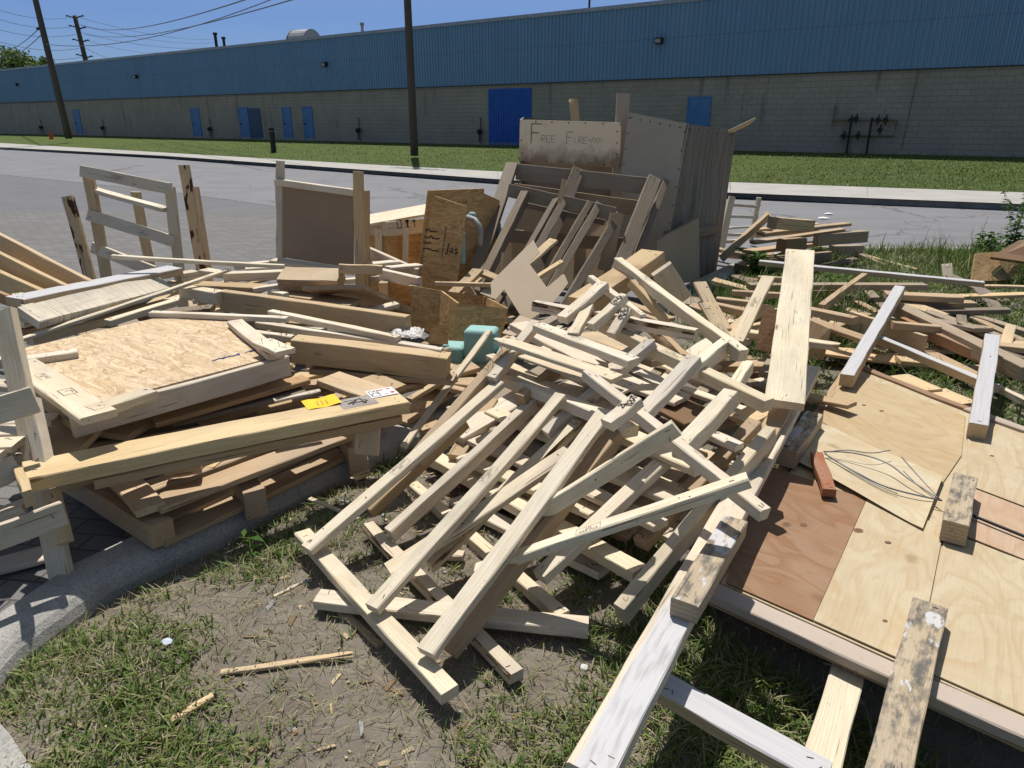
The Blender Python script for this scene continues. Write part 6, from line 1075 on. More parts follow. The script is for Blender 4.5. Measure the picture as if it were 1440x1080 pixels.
# near strip of earth and grass
def inside(x,y,pl):
    c=False;j=len(pl)-1
    for i in range(len(pl)):
        xi,yi=pl[i];xj,yj=pl[j]
        if (yi>y)!=(yj>y) and x<(xj-xi)*(y-yi)/(yj-yi)+xi: c=not c
        j=i
    return c
STRIP=[(x,y) for x,y in CURB]+[(16,-1),(-1.0,-1),(-1.676, 1.699)]
CK=[Vector((x,y)) for x,y in CURB[:11]]
def curbdist(x,y):
    p=Vector((x,y)); m=9
    for a,b in zip(CK,CK[1:]):
        d=b-a; t=max(0,min(1,(p-a).dot(d)/d.dot(d))); m=min(m,(p-a-d*t).length)
    return m
def gz(x,y):
    d=curbdist(x,y) if x<6 else 9
    return -.14*math.exp(-((x-1.1)/.6)**2-((y-1.45)/.5)**2)-.105*max(0,1-(d/.45))**1.5+.018*mn.noise((x*2.2,y*2.2,0))+.008*mn.noise((x*8,y*8,3))
def strip_grid(x0,x1,y0,y1,st,holes=None):
    nx,ny=int((x1-x0)/st),int((y1-y0)/st); v=[];f=[];ok={}
    for i in range(nx+1):
        for j in range(ny+1):
            x,y=x0+i*st,y0+j*st; v.append((x,y,gz(x,y)))
    for i in range(nx):
        for j in range(ny):
            cx,cy=x0+(i+.5)*st,y0+(j+.5)*st
            if inside(cx,cy,STRIP): f.append((i*(ny+1)+j,(i+1)*(ny+1)+j,(i+1)*(ny+1)+j+1,i*(ny+1)+j+1))
    return v,f
v,f=strip_grid(-2.0,10.,.6,9.7,.06)
struct(link('earth_strip',mesh(v,f,smooth=True),[MAT['earth']]))
o=link('footpath',mesh([(*p,.02) for p in [(-1.634, 1.65), (-1.452, 1.552), (-1.388, 1.507), (-1.303, 1.436), (-1.238, 1.381), (-1.129, 1.162), (-1.506, 1.162)]],[tuple(range(7))]),[MAT['concrete']]); struct(o)
if o.data.polygons[0].normal.z<0:o.data.flip_normals()
# ------------------------------------------------------------- grass blades
def gm(name,a,b):
    q=NT(name,.6); n=q.noise(gpos(q),scale=9.,detail=2.); q.b.inputs['Subsurface Weight'].default_value=0
    tr=q.n('ShaderNodeBsdfTranslucent'); mx=q.n('ShaderNodeMixShader'); c=q.mix(n,a,b); q.set(tr.inputs[0],c); mx.inputs[0].default_value=.22
    q.t.links.new(q.b.outputs[0],mx.inputs[1]); q.t.links.new(tr.outputs[0],mx.inputs[2]); q.t.links.new(mx.outputs[0],q.out.inputs[0]); q.col(c); MAT[name]=q.m
gm('grass green',(.07,.13,.022),(.12,.19,.036)); gm('grass yellow',(.17,.22,.055),(.24,.265,.085)); gm('grass straw',(.42,.36,.23),(.29,.24,.14)); gm('leaf green',(.075,.16,.026),(.13,.24,.045))
NP=np.random.default_rng(11)
def blades(name,pts,hs,ws,mi,label,lean=.8):
    n=len(pts); pts=np.asarray(pts,float); hs=np.asarray(hs)[:,None]; ws=np.asarray(ws)[:,None]
    az=NP.uniform(0,2*np.pi,n); fa=az+NP.normal(0,.5,n); dirv=np.stack([np.cos(az),np.sin(az),np.zeros(n)],1); side=np.stack([-np.sin(fa),np.cos(fa),np.zeros(n)],1)
    ln=NP.uniform(.15,1.,n)[:,None]*lean; up=np.array([[0,0,1.]])
    V=[]
    for u,wf in ((0,1.),(.35,.95),(.7,.7),(1.,.06)):
        c=pts+up*hs*(u-.28*ln*u*u)+dirv*hs*ln*u**1.8
        V.append(c-side*ws*wf/2); V.append(c+side*ws*wf/2)
    V=np.stack(V,1).reshape(-1,3); base=(np.arange(n)*8)[:,None]
    F=np.concatenate([base+np.array([[0,1,3,2]]),base+np.array([[2,3,5,4]]),base+np.array([[4,5,7,6]])],1).reshape(-1,4)
    me=bpy.data.meshes.new('grass'); me.vertices.add(len(V)); me.vertices.foreach_set('co',V.ravel()); me.loops.add(F.size); me.loops.foreach_set('vertex_index',F.ravel().astype(np.int32))
    me.polygons.add(len(F)); me.polygons.foreach_set('loop_start',(np.arange(len(F))*4).astype(np.int32)); me.polygons.foreach_set('loop_total',np.full(len(F),4,np.int32))
    for m in ('grass green','grass yellow','grass straw'): me.materials.append(MAT[m])
    me.polygons.foreach_set('material_index',np.repeat(np.asarray(mi,np.int32),3)); me.update(calc_edges=True)
    o=bpy.data.objects.new(name,me); COL.objects.link(o); tag(o,label,'grass',kind='stuff'); return o
def dens(x,y):
    d=mn.fractal((x*1.5,y*1.5,4),1.,2.,4)*.75+.26
    e=mn.noise((x*5,y*5,1))*.35
    v=d+e
    # bare trodden patch in front of the frames
    for cx,cy,rx,ry,k in ((-.62,1.95,.40,.36,1.3),(-.35,1.55,.33,.22,.9),(-.15,2.5,.6,.5,.5),(.9,4.5,1.0,1.6,.5),(-.1,1.25,.25,.15,.35)):
        v-=k*.8*math.exp(-(((x-cx)/rx)**2+((y-cy)/ry)**2))
    for cx,cy,rx,ry,k in ((-.95,1.5,.42,.35,.55),(-1.0,2.4,.25,.25,.45),(.5,1.3,.5,.5,.5),(1.2,1.5,.8,.7,.45),(3.5,5,1.8,2.4,1.),(2.1,5.6,.5,.6,.9),(3.5,8,3,1.5,1.),(.05,1.15,.3,.3,.4)):
        v+=k*math.exp(-(((x-cx)/rx)**2+((y-cy)/ry)**2))
    return v
DECK=[(2.3,4.4),(.69,1.99),(1.62,1.12),(3.2,1.6),(2.75,3.3)]
pts=[];hs=[];ws=[];mi=[]
rg=random.Random(5)
while len(pts)<80000:
    if rg.random()<.62: x,y=rg.uniform(-1.9,2.6),rg.uniform(.9,3.4)
    else: x,y=rg.uniform(1.2,8.5),rg.uniform(3,9.6)
    if not inside(x,y,STRIP) : continue
    v=dens(x,y)
    if rg.random()>max(.02,v*1.1) or inside(x,y,DECK): continue
    # the blades come in tufts
    far=y>3.2
    for k in range(rg.choice((2,4,6))):
        a=x+rg.gauss(0,.018); b=y+rg.gauss(0,.018)
        if curbdist(a,b)<.1: continue
        pts.append((a,b,gz(a,b)-.004)); h=rg.uniform(.018,.05)*(1+max(0,min(v,1.4))*.5)*(1.6 if far else 1.)
        if far and rg.random()<.08: h*=1.8
        if x>.55 and y<2.3: h*=1.25
        hs.append(h); ws.append(rg.uniform(.0035,.0075)*(1.3 if far else 1)); r=rg.random(); mi.append(0 if r<.48 else (1 if r<.80 else 2) if not far else (0 if r<.7 else 1 if r<.93 else 2))
blades('grass',pts,hs,ws,mi,'patchy grass on the earth strip round the heap',1.5)
# short dead stubble and flat straw litter
pts=[];hs=[];ws=[];mi=[]
while len(pts)<16000:
    x,y=rg.uniform(-1.7,1.4),rg.uniform(.9,3.)
    if not inside(x,y,STRIP) or curbdist(x,y)<.1: continue
    pts.append((x,y,gz(x,y)-.002)); hs.append(rg.uniform(.015,.05)); ws.append(rg.uniform(.0015,.003)); mi.append(rg.choice((2,2,2,1)))
blades('dry_grass',pts,hs,ws,mi,'short dead stubble on the bare earth',2.4)
# tufts along the road edge and beside the bin
pts=[];hs=[];ws=[];mi=[]
for k in range(5200):
    t=rg.random(); 
    if t<.55: x=rg.uniform(2.7,9.5); y=(8.25 if x<3 else 8.9 if x<4 else 9.3 if x<6.5 else 9.0-(x-6.5)*.2)-abs(rg.gauss(0,.22)); h=rg.uniform(.07,.2)
    elif t<.8: x,y=rg.gauss(2.35,.32),rg.gauss(6.1,.35); h=rg.uniform(.15,.38)
    else: x,y=rg.gauss(5.6,.5),rg.gauss(8.0,.5); h=rg.uniform(.15,.42)
    pts.append((x,y,gz(x,y)-.01)); hs.append(h); ws.append(rg.uniform(.005,.011)); r=rg.random(); mi.append(0 if r<.75 else 1 if r<.95 else 2)
blades('tall_grass',pts,hs,ws,mi,'tall grass along the road edge and by the bin',.9)
# mown blades on the far lawn
pts=[];hs=[];ws=[];mi=[]
nn_=Vector((WB,-1,0)).normalized()
for k in range(42000):
    i=rg.randrange(len(FG)-1); u=rg.random(); x=FG[i][0]+(FG[i+1][0]-FG[i][0])*u; y=FG[i][1]+(FG[i+1][1]-FG[i][1])*u
    if y>46: continue
    p=Vector((x,y,0)); dist=(p-Vector((0,WA,0))).dot(nn_); t=rg.random(); p2=p-nn_*dist*t
    c_=mn.noise((p2.x*.9,p2.y*.9,2)); 
    if rg.random()>.62+c_*.7: continue
    pts.append((p2.x,p2.y,.085+.37*t-.01)); hs.append(rg.uniform(.04,.10)); ws.append(rg.uniform(.012,.03)); r=rg.random(); mi.append(0 if r<.62 else 1 if r<.93 else 2)
blades('lawn_grass',pts,hs,ws,mi,'mown grass blades of the far lawn',1.2)
# litter of chips on the earth
mb=MB()
for k in range(1000):
    x,y=rg.uniform(-1.6,1.2),rg.uniform(1.0,3.2)
    if rg.random()<.4: x,y=rg.gauss(-.35,.25),rg.gauss(3.0,.35)
    if not inside(x,y,STRIP) or curbdist(x,y)<.12: continue
    l=rg.choice((rg.uniform(.003,.010),rg.uniform(.006,.03))); wd=min(l*.8,rg.uniform(.0025,.010)); M=Matrix.Translation((x,y,gz(x,y)+.004))@Matrix.Rotation(rg.uniform(0,6.3),4,'Z')@Matrix.Rotation(rg.uniform(-.4,.4),4,'X')
    mb.add([M@Vector(p) for p in ((-l,-wd,0),(l,-wd*.4,.002),(l*.8,wd,.004),(-l*.7,wd*.8,0),(-l,-wd,-.004),(l,-wd*.4,-.003),(l*.8,wd,-.003),(-l*.7,wd*.8,-.004))],[(0,1,2,3),(7,6,5,4),(0,4,5,1),(1,5,6,2),(2,6,7,3),(3,7,4,0)],rg.choice((0,0,1,1,2)))
simple('chip pale',(.55,.43,.28),.9); simple('chip brown',(.26,.17,.09),.9); simple('chip grey',(.33,.33,.33),.9)
o=mb.build('debris',[MAT['chip pale'],MAT['chip brown'],MAT['chip grey']]); tag(o,'small wood chips and litter scattered on the earth','debris',kind='stuff')
for lab,px,col_,s_ in (('scrap of pale blue foil on the grass at the lower left',(-1.115, 1.873, 0.02),(.5,.55,.65),.022),('scrap of white paper by the frame toe on the grass',(0.224, 1.758, 0.02),(.55,.55,.54),.016),('torn white paper scrap in the paving shadow by the pallet',(-1.565, 2.476, 0.0),(.6,.5,.35),.03),('first white paper on the far lane of the road',(6.024, 13.82, -0.05),(.7,.7,.7),.10),('second white paper just below the first on the road',(5.667, 13.183, -0.05),(.7,.7,.7),.10)):
    mb=MB(); nn=9; v=[(math.cos(6.28*k/nn)*s_*rg.uniform(.6,1.2),math.sin(6.28*k/nn)*s_*rg.uniform(.5,1.),rg.uniform(0,.35)*s_*.5) for k in range(nn)]
    mb.add(v+[(0,0,.3*s_)],[(k,(k+1)%nn,nn) for k in range(nn)]); simple('paper '+lab[:12],col_,.7,0,.05); o=mb.build('paper_scrap',[MAT['paper '+lab[:12]]]); o.location=px; tag(o,lab,'litter')
# ------------------------------------------------------------- weeds
def weed(name,label,base,h,nst,spread,leaf,seed,lmat='leaf green',flower=False,bush=1.):
    rg=random.Random(seed); o=empty(name,base); tag(o,label,'weed'); st=MB(); lf=MB()
    for s in range(nst):
        a=rg.uniform(0,6.28); d=Vector((math.cos(a),math.sin(a),0))*spread*rg.uniform(.1,1); hh=h*rg.uniform(.6,1.)
        P_=[d*.25*0+Vector((rg.gauss(0,.02),rg.gauss(0,.02),-.01))]+[d*u**1.5+Vector((rg.gauss(0,.01),rg.gauss(0,.01),hh*u)) for u in (.25,.5,.75,1.)]
        st.tube(P_,.004,5,0,True,.0015)
        for k in range(int(26*bush*hh/.5)):
            u=rg.uniform(.12,1); i=min(int(u*4),3); p=P_[i].lerp(P_[i+1],u*4-i); b=rg.uniform(0,6.28); l=leaf*rg.uniform(.5,1.1)*(1-.55*u if flower else 1)
            x=Vector((math.cos(b),math.sin(b),rg.uniform(-.3,.6))).normalized(); y=x.cross(Vector((0,0,1))).normalized()*l*.22; z=Vector((0,0,l*.12))
            lf.add([p,p+x*l*.4+y+z,p+x*l-z*1.5,p+x*l*.4-y+z],[(0,1,2,3)])
    st.build('stem',[MAT['grass yellow']],o).matrix_parent_inverse=Matrix(); lf.build('foliage',[MAT[lmat]],o).matrix_parent_inverse=Matrix(); return o
weed('weed','tall seeding weed standing above the grass at the right edge',(5.925, 8.457, 0.0),.98,7,.30,.14,1,flower=True)
weed('weed','bushy bright weed left of the tall one at the right edge',(5.636, 8.457, 0.0),.42,9,.20,.10,2,bush=1.5)
weed('weed','thin spindly weed at the road edge behind the lilac strip',(5.291, 8.195, 0.0),.62,3,.10,.05,3,flower=True,bush=.4)
weed('weed','low leafy weed in the sunlit gap right of the bin',(2.689, 7.79, 0.0),.34,9,.25,.13,4)
weed('weed','small leafy weed under the grey stack by the road',(3.78, 8.735, 0.0),.24,7,.22,.09,5)
weed('weed','leafy weed between the boards right of the wide clean plank',(3.226, 7.018, 0.0),.22,7,.22,.09,6)
weed('weed','dark little weed against the foot of the leaning board',(1.857, 8.324, 0.0),.40,5,.16,.07,7,bush=.7)
weed('weed','single upright sprout in the grass by the kerb',(-1.026, 2.38, 0.0),.12,2,.03,.07,8)
# ------------------------------------------------------------- warehouse
q=NT('blue metal cladding',.45); g=gpos(q); n=q.noise(q.mapn(g,scale=(.6,.6,.25)),scale=1.2,detail=4.); t=q.noise(q.mapn(g,scale=(9,9,.3)),scale=1.,detail=3.)
c=q.mix(q.ramp(n,(.35,0.),(.7,1.)),(.17,.295,.445),(.15,.268,.41)); c=q.mix(q.ramp(t,(.5,0.),(.8,.4)),c,(.075,.16,.28)); s=q.sep(g); pn=q.n('ShaderNodeTexWhiteNoise'); pn.noise_dimensions='1D'; q.set(pn.inputs['W'],q.math('FLOOR',q.math('MULTIPLY',s[0],1.31)))
c=q.mix(q.math('MULTIPLY',pn.outputs[0],.16),c,(.16,.27,.40)); lap=q.math('ABSOLUTE',q.math('SUBTRACT',s[2],4.93)); c=q.mix(q.ramp(lap,(.0,.35),(.03,0.)),c,(.03,.07,.14)); du=q.noise(q.mapn(g,scale=(3,3,.5)),scale=1.,detail=5.); c=q.mix(q.ramp(du,(.55,0.),(.8,.35)),c,(.25,.30,.36)); MAT['cladding']=q.col(c)
q=NT('painted block wall',.9); g=gpos(q); s=q.sep(g); br=q.n('ShaderNodeTexBrick'); along=q.math('MULTIPLY',s[0],1.2486)
q.set(br.inputs['Vector'],q.comb(along,q.math('SUBTRACT',s[2],.45),0.)); br.inputs['Scale'].default_value=1.; br.inputs['Brick Width'].default_value=.4; br.inputs['Row Height'].default_value=.2; br.inputs['Mortar Size'].default_value=.009; br.inputs['Mortar Smooth'].default_value=.4
q.set(br.inputs['Color1'],(.35,.31,.255)); q.set(br.inputs['Color2'],(.37,.328,.272)); q.set(br.inputs['Mortar'],(.235,.21,.178))
n=q.noise(g,scale=.9,detail=5.,rough=.6); f=q.noise(g,scale=22.,detail=4.); dr=q.noise(q.mapn(g,scale=(2.2,2.2,.25)),scale=1.,detail=4.)
c=q.mix(q.ramp(n,(.4,0.),(.75,.55)),br.outputs[0],(.22,.198,.17)); c=q.mix(q.ramp(dr,(.6,0.),(.75,.55)),c,(.09,.083,.075)); c=q.mix(q.ramp(f,(.45,0.),(.8,.3)),c,(.12,.11,.10))
q.bump(q.math('SUBTRACT',q.math('MULTIPLY',f,.3),br.outputs[1]),.6,.012); MAT['block']=q.col(c)
simple('flashing',(.36,.38,.42),.4,.3); simple('door blue',(.075,.20,.43),.5,0,.15,3.); simple('roll door blue',(.02,.11,.46),.45,0,.12,3.); simple('louver blue',(.045,.11,.22),.5); simple('dark fitting',(.03,.03,.03),.5); simple('roof',(.2,.2,.2),.9); simple('pipe dark',(.035,.032,.03),.6,.3); simple('pipe worn',(.22,.18,.13),.6,.2); simple('duct',(.40,.40,.41),.45,.4); simple('rust',(.28,.10,.05),.8); simple('trim dark',(.06,.06,.065),.7); simple('lamp glass',(.4,.38,.3),.3)
X0,X1=-66.0,46.
bw=empty('warehouse',wall(-10,.45)); tag(bw,'long low warehouse, blue ribbed metal above a grey block wall','warehouse')
ZB,ZC,ZR=.45,3.42,6.24
ux=Vector((1,WB,0)).normalized(); un=Vector((WB,-1,0)).normalized(); TOT=(wall(X1)-wall(X0)).length
def W(s,z,off): return wall(X0,z)+ux*s+un*off
def wm(name,mb,mat,parent=bw,smooth=False):
    return mb.build(name,[MAT[m] for m in (mat if isinstance(mat,list) else [mat])],parent,smooth=smooth)
def wbox(mb,s0,s1,z0,z1,o0,o1,mi=0):
    v=[W(s,z,o) for s in(s0,s1) for o in(o0,o1) for z in(z0,z1)]
    mb.add(v,[(0,1,3,2),(4,6,7,5),(0,4,5,1),(2,3,7,6),(0,2,6,4),(1,5,7,3)],mi)
m=MB(); wbox(m,0,TOT,-.3,ZC,-14,0); wm('block_wall',m,'block')
m=MB(); wbox(m,0,TOT,.2,.60,.0,.035); wm('plinth',m,'block')
# ribbed cladding
m=MB(); s=0; v=[];pit=.20
while s<TOT:
    for ds,of in ((0,.05),(.095,.05),(.115,.088),(.18,.088)):
        v.append(W(s+ds,ZC-.05,of)); v.append(W(s+ds,ZR,of))
    s+=pit
m.add(v,[(i,i+2,i+3,i+1) for i in range(0,len(v)-2,2)]); wm('metal_cladding',m,'cladding')
m=MB(); wbox(m,0,TOT,ZC-.09,ZC-.05,.0,.10); wm('drip_trim',m,'trim dark')
m=MB(); wbox(m,-.1,TOT,ZR-.02,ZR+.14,-.15,.13); wm('roof_edge',m,'flashing')
m=MB(); wbox(m,0,TOT,ZC,ZR+.02,-14,-.01); wm('roof',m,'roof')
def s_at(px_X): return (wall(px_X)-wall(X0)).length
DOORS={'a': (-38.9, -38.02, 2.54), 'b': (-23.64, -22.81, 2.48), 'd': (-18.82, -18.02, 2.47), 'louver': (-17.96, -16.86, 2.46), 'e': (-14.94, -14.29, 2.42), 'g': (-13.25, -12.57, 2.44), 'shutter': (-1.14, 0.92, 3.1), 'h': (7.59, 8.34, 2.54)}
LAMPS=[(-47.14, 4.92), (-29.06, 4.87), (-11.09, 4.81), (6.38, 4.83)]
GAS=[12.38, 14.15, 14.47]
GZ1,GZ2=(1.65, 1.1)
METERS=[-44.46, -34.66, -21.68, -9.06, -1.57]
ROOFPIPES=[((-22.25, 59.05, 7.85), 0.11, 0.0, 'pipe dark', ''), ((-21.43, 58.43, 7.5), 0.1, 0.0, 'pipe dark', ''), ((-9.36, 49.41, 7.39), 0.09, 0.0, 'duct', '')]
DUCT=(-14.26, 54.07, 6.57)
ANT=(3.65, 37.68, 6.86)
def door(name,xa,xb,z1,mat,handle=True,ribs=0,lab=None):
    s0,s1=s_at(xa),s_at(xb); m=MB(); wbox(m,s0,s1,ZB-.02,z1,.0,.03)
    if ribs:
        k=int((s1-s0)/ribs)
        for i in range(k): a=s0+(i+.2)*(s1-s0)/k; wbox(m,a,a+ribs*.45,ZB,z1-.03,.03,.055)
    d=wm(name,m,mat)
    if lab: d['label']=lab
    m=MB(); wbox(m,s0-.06,s0,ZB-.02,z1+.06,.0,.045); wbox(m,s1,s1+.06,ZB-.02,z1+.06,.0,.045); wbox(m,s0,s1,z1,z1+.06,.0,.044); f=m.build('frame',[MAT[mat]],d); f.matrix_parent_inverse=Matrix()
    if handle:
        m=MB(); wbox(m,s0+.08,s0+.2,ZB+.98,ZB+1.06,.03,.09); h=m.build('handle',[MAT['dark fitting']],d); h.matrix_parent_inverse=Matrix()
for nm,(xa,xb,zt) in DOORS.items():
    mat='roll door blue' if nm=='shutter' else 'louver blue' if nm=='louver' else 'door blue'
    if nm=='louver':
        s0,s1=s_at(xa),s_at(xb); m=MB(); wbox(m,s0,s1,ZB,zt,.0,.02)
        for k in range(14): z=ZB+.1+(zt-ZB-.15)*k/14; wbox(m,s0,s1,z,z+.06,.02,.07)
        wm('louver_panel',m,mat)
    else: door('shutter_door' if nm=='shutter' else 'door',xa,xb,zt,mat,nm!='shutter',.16 if nm=='shutter' else 0)
for (xx,z) in LAMPS:
    s0=s_at(xx); m=MB(); wbox(m,s0-.16,s0+.16,z-.12,z+.12,.08,.32); l=wm('wall_lamp',m,'dark fitting')
    m=MB(); wbox(m,s0-.12,s0+.12,z-.08,z+.06,.321,.33); e=m.build('lens',[MAT['lamp glass']],l); e.matrix_parent_inverse=Matrix()
# gas manifold and small meters
def pipe(m,pts,r,mi=0): m.tube([W(s,z,o) for s,z,o in pts],r,8,mi)
gs=s_at(GAS[0]); k=(s_at(GAS[1])-gs)
m=MB()
pipe(m,[(gs,3.05-.9,.12),(gs,3.05-1.75+.12,.12)],.03,1); pipe(m,[(gs-.02,GZ1,.14),(gs+k,GZ1,.14)],.035,1); pipe(m,[(gs+k,GZ1,.14),(gs+k,GZ2,.14),(gs+.32*k-.4,GZ2,.14)],.035,1)
for a in (.30,.62): pipe(m,[(gs+a*k,GZ1+.1,.18),(gs+a*k,.45,.18)],.04)
for a,z in ((.30,GZ1),(.38,GZ1+.05),(.72,GZ1),(.84,GZ1),(.45,GZ2),(.78,GZ2+.22),(.22,GZ2)):
    c=W(gs+a*k,z,.2); m.box(c-Vector((.05,.05,.06)),c+Vector((.05,.05,.06))); m.tube([c+Vector((0,0,-.16)),c+Vector((0,0,.18))],.03,8); m.tube([c+un*.04,c+un*.14],.085,12)
wm('gas_meter',m,['pipe dark','pipe worn'])
m=MB(); pipe(m,[(s_at(GAS[2]),ZC-.1,.04),(s_at(GAS[2])-.1,.6,.04)],.012); wm('conduit',m,'pipe worn')
for xx in METERS:
    s0=s_at(xx); m=MB(); pipe(m,[(s0,.5,.1),(s0,1.75,.1),(s0-.08,1.8,.1)],.025); c=W(s0,1.1,.18); m.box(c-Vector((.11,.09,.13)),c+Vector((.11,.09,.13))); m.tube([c+Vector((0,0,.13))+un*.05,c+Vector((0,0,-.5))+un*.05],.03,8); m.tube([c+un*.05,c+un*.16],.10,12); wm('gas_meter',m,'pipe dark')
# roof pieces
for (c,r,h,mat,lab) in ROOFPIPES:
    m=MB(); m.tube([(c[0],c[1],ZR-.5),(c[0],c[1],c[2]+h-.15)],r,10); m.tube([(c[0],c[1],c[2]+h-.15),(c[0],c[1],c[2]+h)],r*1.5,10); wm('vent_pipe',m,mat)
c=Vector(DUCT); m=MB(); a=Vector((.86,-.5,0)); m.tube([c-a*.75,c+a*.75],.95,24); d=wm('roof_duct',m,'duct',smooth=False); m=MB(); m.tube([c-a*.82,c-a*.75],.97,24); e=m.build('end_cap',[MAT['rust']],d); e.matrix_parent_inverse=Matrix()
m=MB(); m.tube([Vector(ANT)-Vector((0,0,1.5)),Vector(ANT)+Vector((0,0,2.2))],.05,6); wm('antenna',m,'dark fitting')
# ------------------------------------------------------------- poles, wires, trees, cone, bollard
q=NT('pole timber',.9); n=q.noise(q.mapn(q.coord(),scale=(14,14,.8)),scale=1.,detail=5.); q.bump(n,.5,.01); MAT['pole']=q.col(q.mix(n,(.062,.050,.040),(.125,.102,.08)))
def pole(label,base,top,r0,r1,arms,extra=()):
    o=empty('utility_pole',base); tag(o,label,'utility pole'); b=Vector(base);t=Vector(top); m=MB(); n=12
    m.tube([b.lerp(t,i/n) for i in range(n+1)],r0,10,0,True,r1); m.build('pole',[MAT['pole']],o,smooth=True)
    for (u,l,d) in arms:
        p=b.lerp(t,u); d=Vector(d).normalized(); m=MB(); m.tube([p-d*l,p+d*l],.06,6); e=m.build('crossarm',[MAT['pole']],o)
        m=MB()
        for s in (-1,-.55,.55,1): c=p+d*l*s*.95; m.tube([c,c+Vector((0,0,.25))],.06,8)
        m.build('insulators',[MAT['dark fitting']],o)
    for (u,d,l) in extra:
        p=b.lerp(t,u); d=Vector(d).normalized(); m=MB(); m.tube([p,p+d*l],.09,6); m.tube([p+d*l,p+d*l+Vector((0,0,-.12))],.16,8); m.build('bracket',[MAT['dark fitting']],o)
    return o
pole('dark timber utility pole on the far lawn in the middle of the view',(-4.053, 31.042, 0.27),(-4.06, 31.04, 12.27),.165,.12,[(.97,1.3,(.8,-.6,0)),(.90,1.0,(.8,-.6,0))])
pole('brown timber utility pole at the left, leaning to the left',(-31.81, 54.0, 0.454),(-32.42, 54.0, 15.94),.24,.15,[],[(.62,(-.8,.4,.1),.35),(.60,(-.8,.4,.1),.35),(.58,(-.8,.4,.1),.35),(.46,(-.8,.4,.1),.4)])
pole('tall dark utility pole with staggered brackets behind the warehouse',(-60.33, 112.0, -6.34),(-61.639, 112.0, 15.618),.42,.30,[],[(.985,(1,0,.3),1.2),(.985,(-1,0,.3),1.2),(.93,(-1,0,.3),1.1),(.92,(1,0,.3),1.1),(.85,(-1,0,.3),1.1),(.845,(1,0,.3),1.1),(.76,(-1,0,.3),1.1),(.75,(1,0,.3),1.1)])
WIRES=[('thin power line rising to the upper right, upper one', (-61.064, 112.0, 14.538), (-9.528, 30.0, 6.022), 0.93, 0.028), ('thin power line rising to the upper right, lower one', (-60.99, 112.0, 13.449), (-7.718, 30.0, 6.022), 0.93, 0.028), ('thin power line falling from the far pole top to the roof', (-60.893, 112.0, 15.349), (-72.148, 190.0, 20.308), 0.91, 0.028), ('thin power line second below the far pole top to the roof', (-61.001, 112.0, 14.357), (-71.745, 190.0, 19.53), 0.91, 0.028), ('thin power line third below the far pole top to the roof', (-60.826, 112.0, 13.267), (-72.397, 190.0, 18.594), 0.91, 0.028), ('thin power line fourth below the far pole top to the roof', (-60.903, 112.0, 11.433), (-91.878, 190.0, 15.763), 0.91, 0.028), ('thin power line between the third and fourth strand to the roof', (-60.775, 112.0, 12.536), (-82.896, 190.0, 17.654), 0.91, 0.028), ('thin power line highest left of the far pole', (-61.877, 112.0, 15.439), (-65.104, 100.0, 14.994), 0.65, 0.028), ('thin power line second left of the far pole', (-62.128, 112.0, 14.267), (-65.366, 100.0, 13.956), 0.65, 0.028), ('thin power line third left of the far pole', (-61.937, 112.0, 13.267), (-65.671, 100.0, 12.748), 0.65, 0.028), ('thin power line fourth left of the far pole', (-61.92, 112.0, 11.433), (-66.021, 100.0, 11.365), 0.65, 0.028), ('thin power line lowest left of the far pole', (-61.644, 112.0, 10.321), (-66.353, 100.0, 10.049), 0.65, 0.028), ('thin power line dropping left from the leaning pole, upper', (-32.198, 54.0, 7.663), (-92.719, 140.0, 14.122), 0.94, 0.028), ('thin power line dropping left from the leaning pole, lower', (-32.142, 54.0, 7.269), (-93.07, 140.0, 12.734), 0.94, 0.028), ('thin power line from the leaning pole bracket to the upper right', (-32.195, 54.0, 6.607), (-8.512, 30.0, 6.069), 0.7, 0.02)]
TREES=[('leafy tree at the left edge beyond the warehouse end', (-83.502, 130.0, 0.23), 13, 5.2, 1), ('tree top just right of the leaning pole beyond the roof', (-89.774, 150.0, 1.4), 12, 3.2, 2), ('small tree top behind the leaning pole', (-87.315, 140.0, 1.27), 11, 3.5, 3)]
CONE=(-37.249, 60.848, 0.2)
BOL=(-11.755, 36.892, 0.22)
simple('line wire',(.12,.14,.17),.6)
for i,(lab,a,b,sag,r) in enumerate(WIRES):
    a=Vector(a);b=Vector(b); m=MB(); N_=18; m.tube([a.lerp(b,k/N_)-Vector((0,0,sag*4*(k/N_)*(1-k/N_))) for k in range(N_+1)],r,5); o=m.build('power_line',[MAT['line wire']]); tag(o,lab,'power line','overhead power lines')
gm('tree leaf',(.07,.13,.025),(.13,.20,.045))
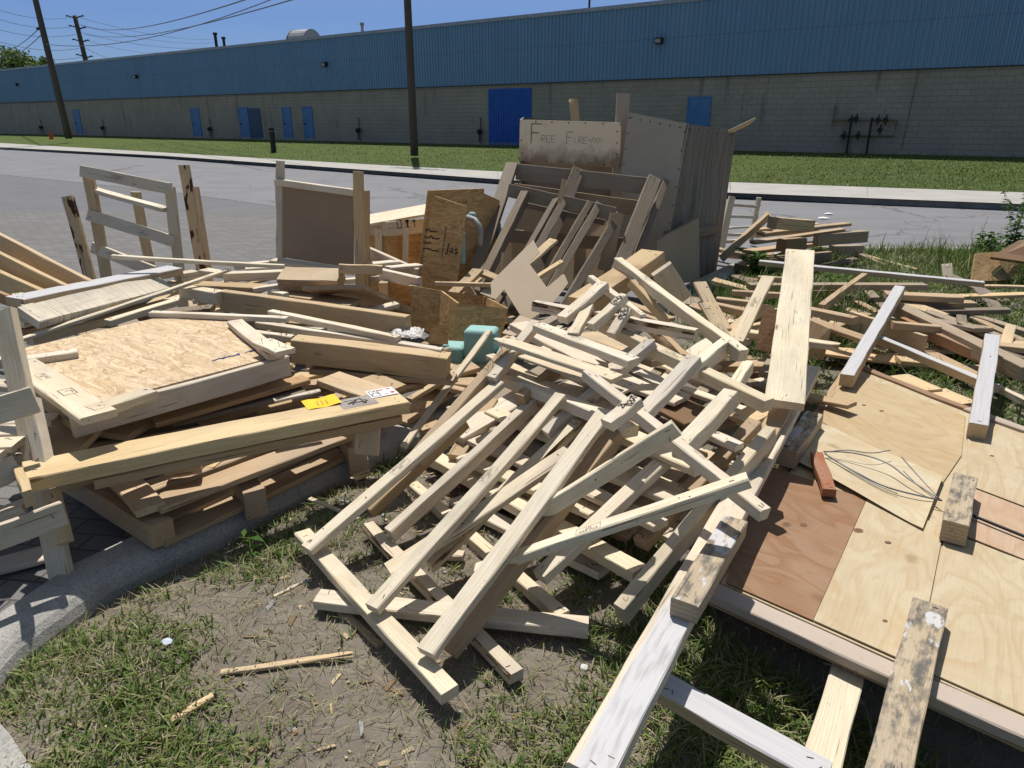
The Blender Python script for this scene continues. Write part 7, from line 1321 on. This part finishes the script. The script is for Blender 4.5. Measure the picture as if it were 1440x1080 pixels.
def tree(label,base,h,rw,seed,n=5200):
    rg=random.Random(seed); o=empty('tree',base); tag(o,label,'tree','trees beyond the warehouse'); m=MB()
    m.tube([Vector((0,0,-.3)),Vector((.1,0,h*.3)),Vector((0,.1,h*.6)),Vector((0,0,h*.9))],h*.03,8,0,True,h*.006); cl=[]
    for k in range(26):
        a=rg.uniform(0,6.28); u=rg.uniform(.3,1.); rr=rw*math.sin(math.pi*min(1,.25+u*.72))*rg.uniform(.35,1.); c=Vector((math.cos(a)*rr,math.sin(a)*rr,h*u*.93)); cl.append((c,rw*rg.uniform(.22,.42)))
        m.tube([Vector((0,0,h*u*.55)),c*.6+Vector((0,0,h*u*.2)),c],h*.009,5,0,True,h*.002)
    t=m.build('trunk',[MAT['pole']],o); t.matrix_parent_inverse=Matrix()
    l=MB()
    for k in range(n):
        c,r=rg.choice(cl); d=Vector((rg.gauss(0,1),rg.gauss(0,1),rg.gauss(0,.8))); p=c+d*r*.55; s=rg.uniform(.12,.30)*h/9
        x=Vector((rg.gauss(0,1),rg.gauss(0,1),rg.gauss(0,.6))).normalized(); y=x.orthogonal().normalized()*s*.5
        l.add([p-x*s,p+y,p+x*s,p-y],[(0,1,2,3)])
    e=l.build('crown',[MAT['tree leaf']],o); e.matrix_parent_inverse=Matrix()
for a in TREES: tree(*a)
o=empty('traffic_cone',CONE); tag(o,'small orange traffic cone on the far lawn beside the leaning pole','cone'); q=simple('cone orange',(.75,.12,.03),.5)
m=MB(); m.tube([(0,0,.03),(0,0,.75)],.19,14,0,True,.04); e=m.build('cone',[MAT['cone orange']],o,smooth=False); e.matrix_parent_inverse=Matrix()
m=MB(); m.box((-.22,-.22,0),(.22,.22,.035)); e=m.build('base',[MAT['cone orange']],o); e.matrix_parent_inverse=Matrix()
o=empty('bollard',BOL); tag(o,'black bollard with a pale cap on the far lawn','bollard')
m=MB(); m.tube([(0,0,-.1),(0,0,.95)],.13,14); e=m.build('post',[MAT['dark fitting']],o); e.matrix_parent_inverse=Matrix()
m=MB(); m.tube([(0,0,.955),(0,0,1.1)],.14,14,0,True,.12); e=m.build('cap',[MAT['pipe dark']],o); e.matrix_parent_inverse=Matrix()
m=MB(); m.tube([(0,0,.93),(0,0,.955)],.145,14); e=m.build('band',[MAT['lamp glass']],o); e.matrix_parent_inverse=Matrix()
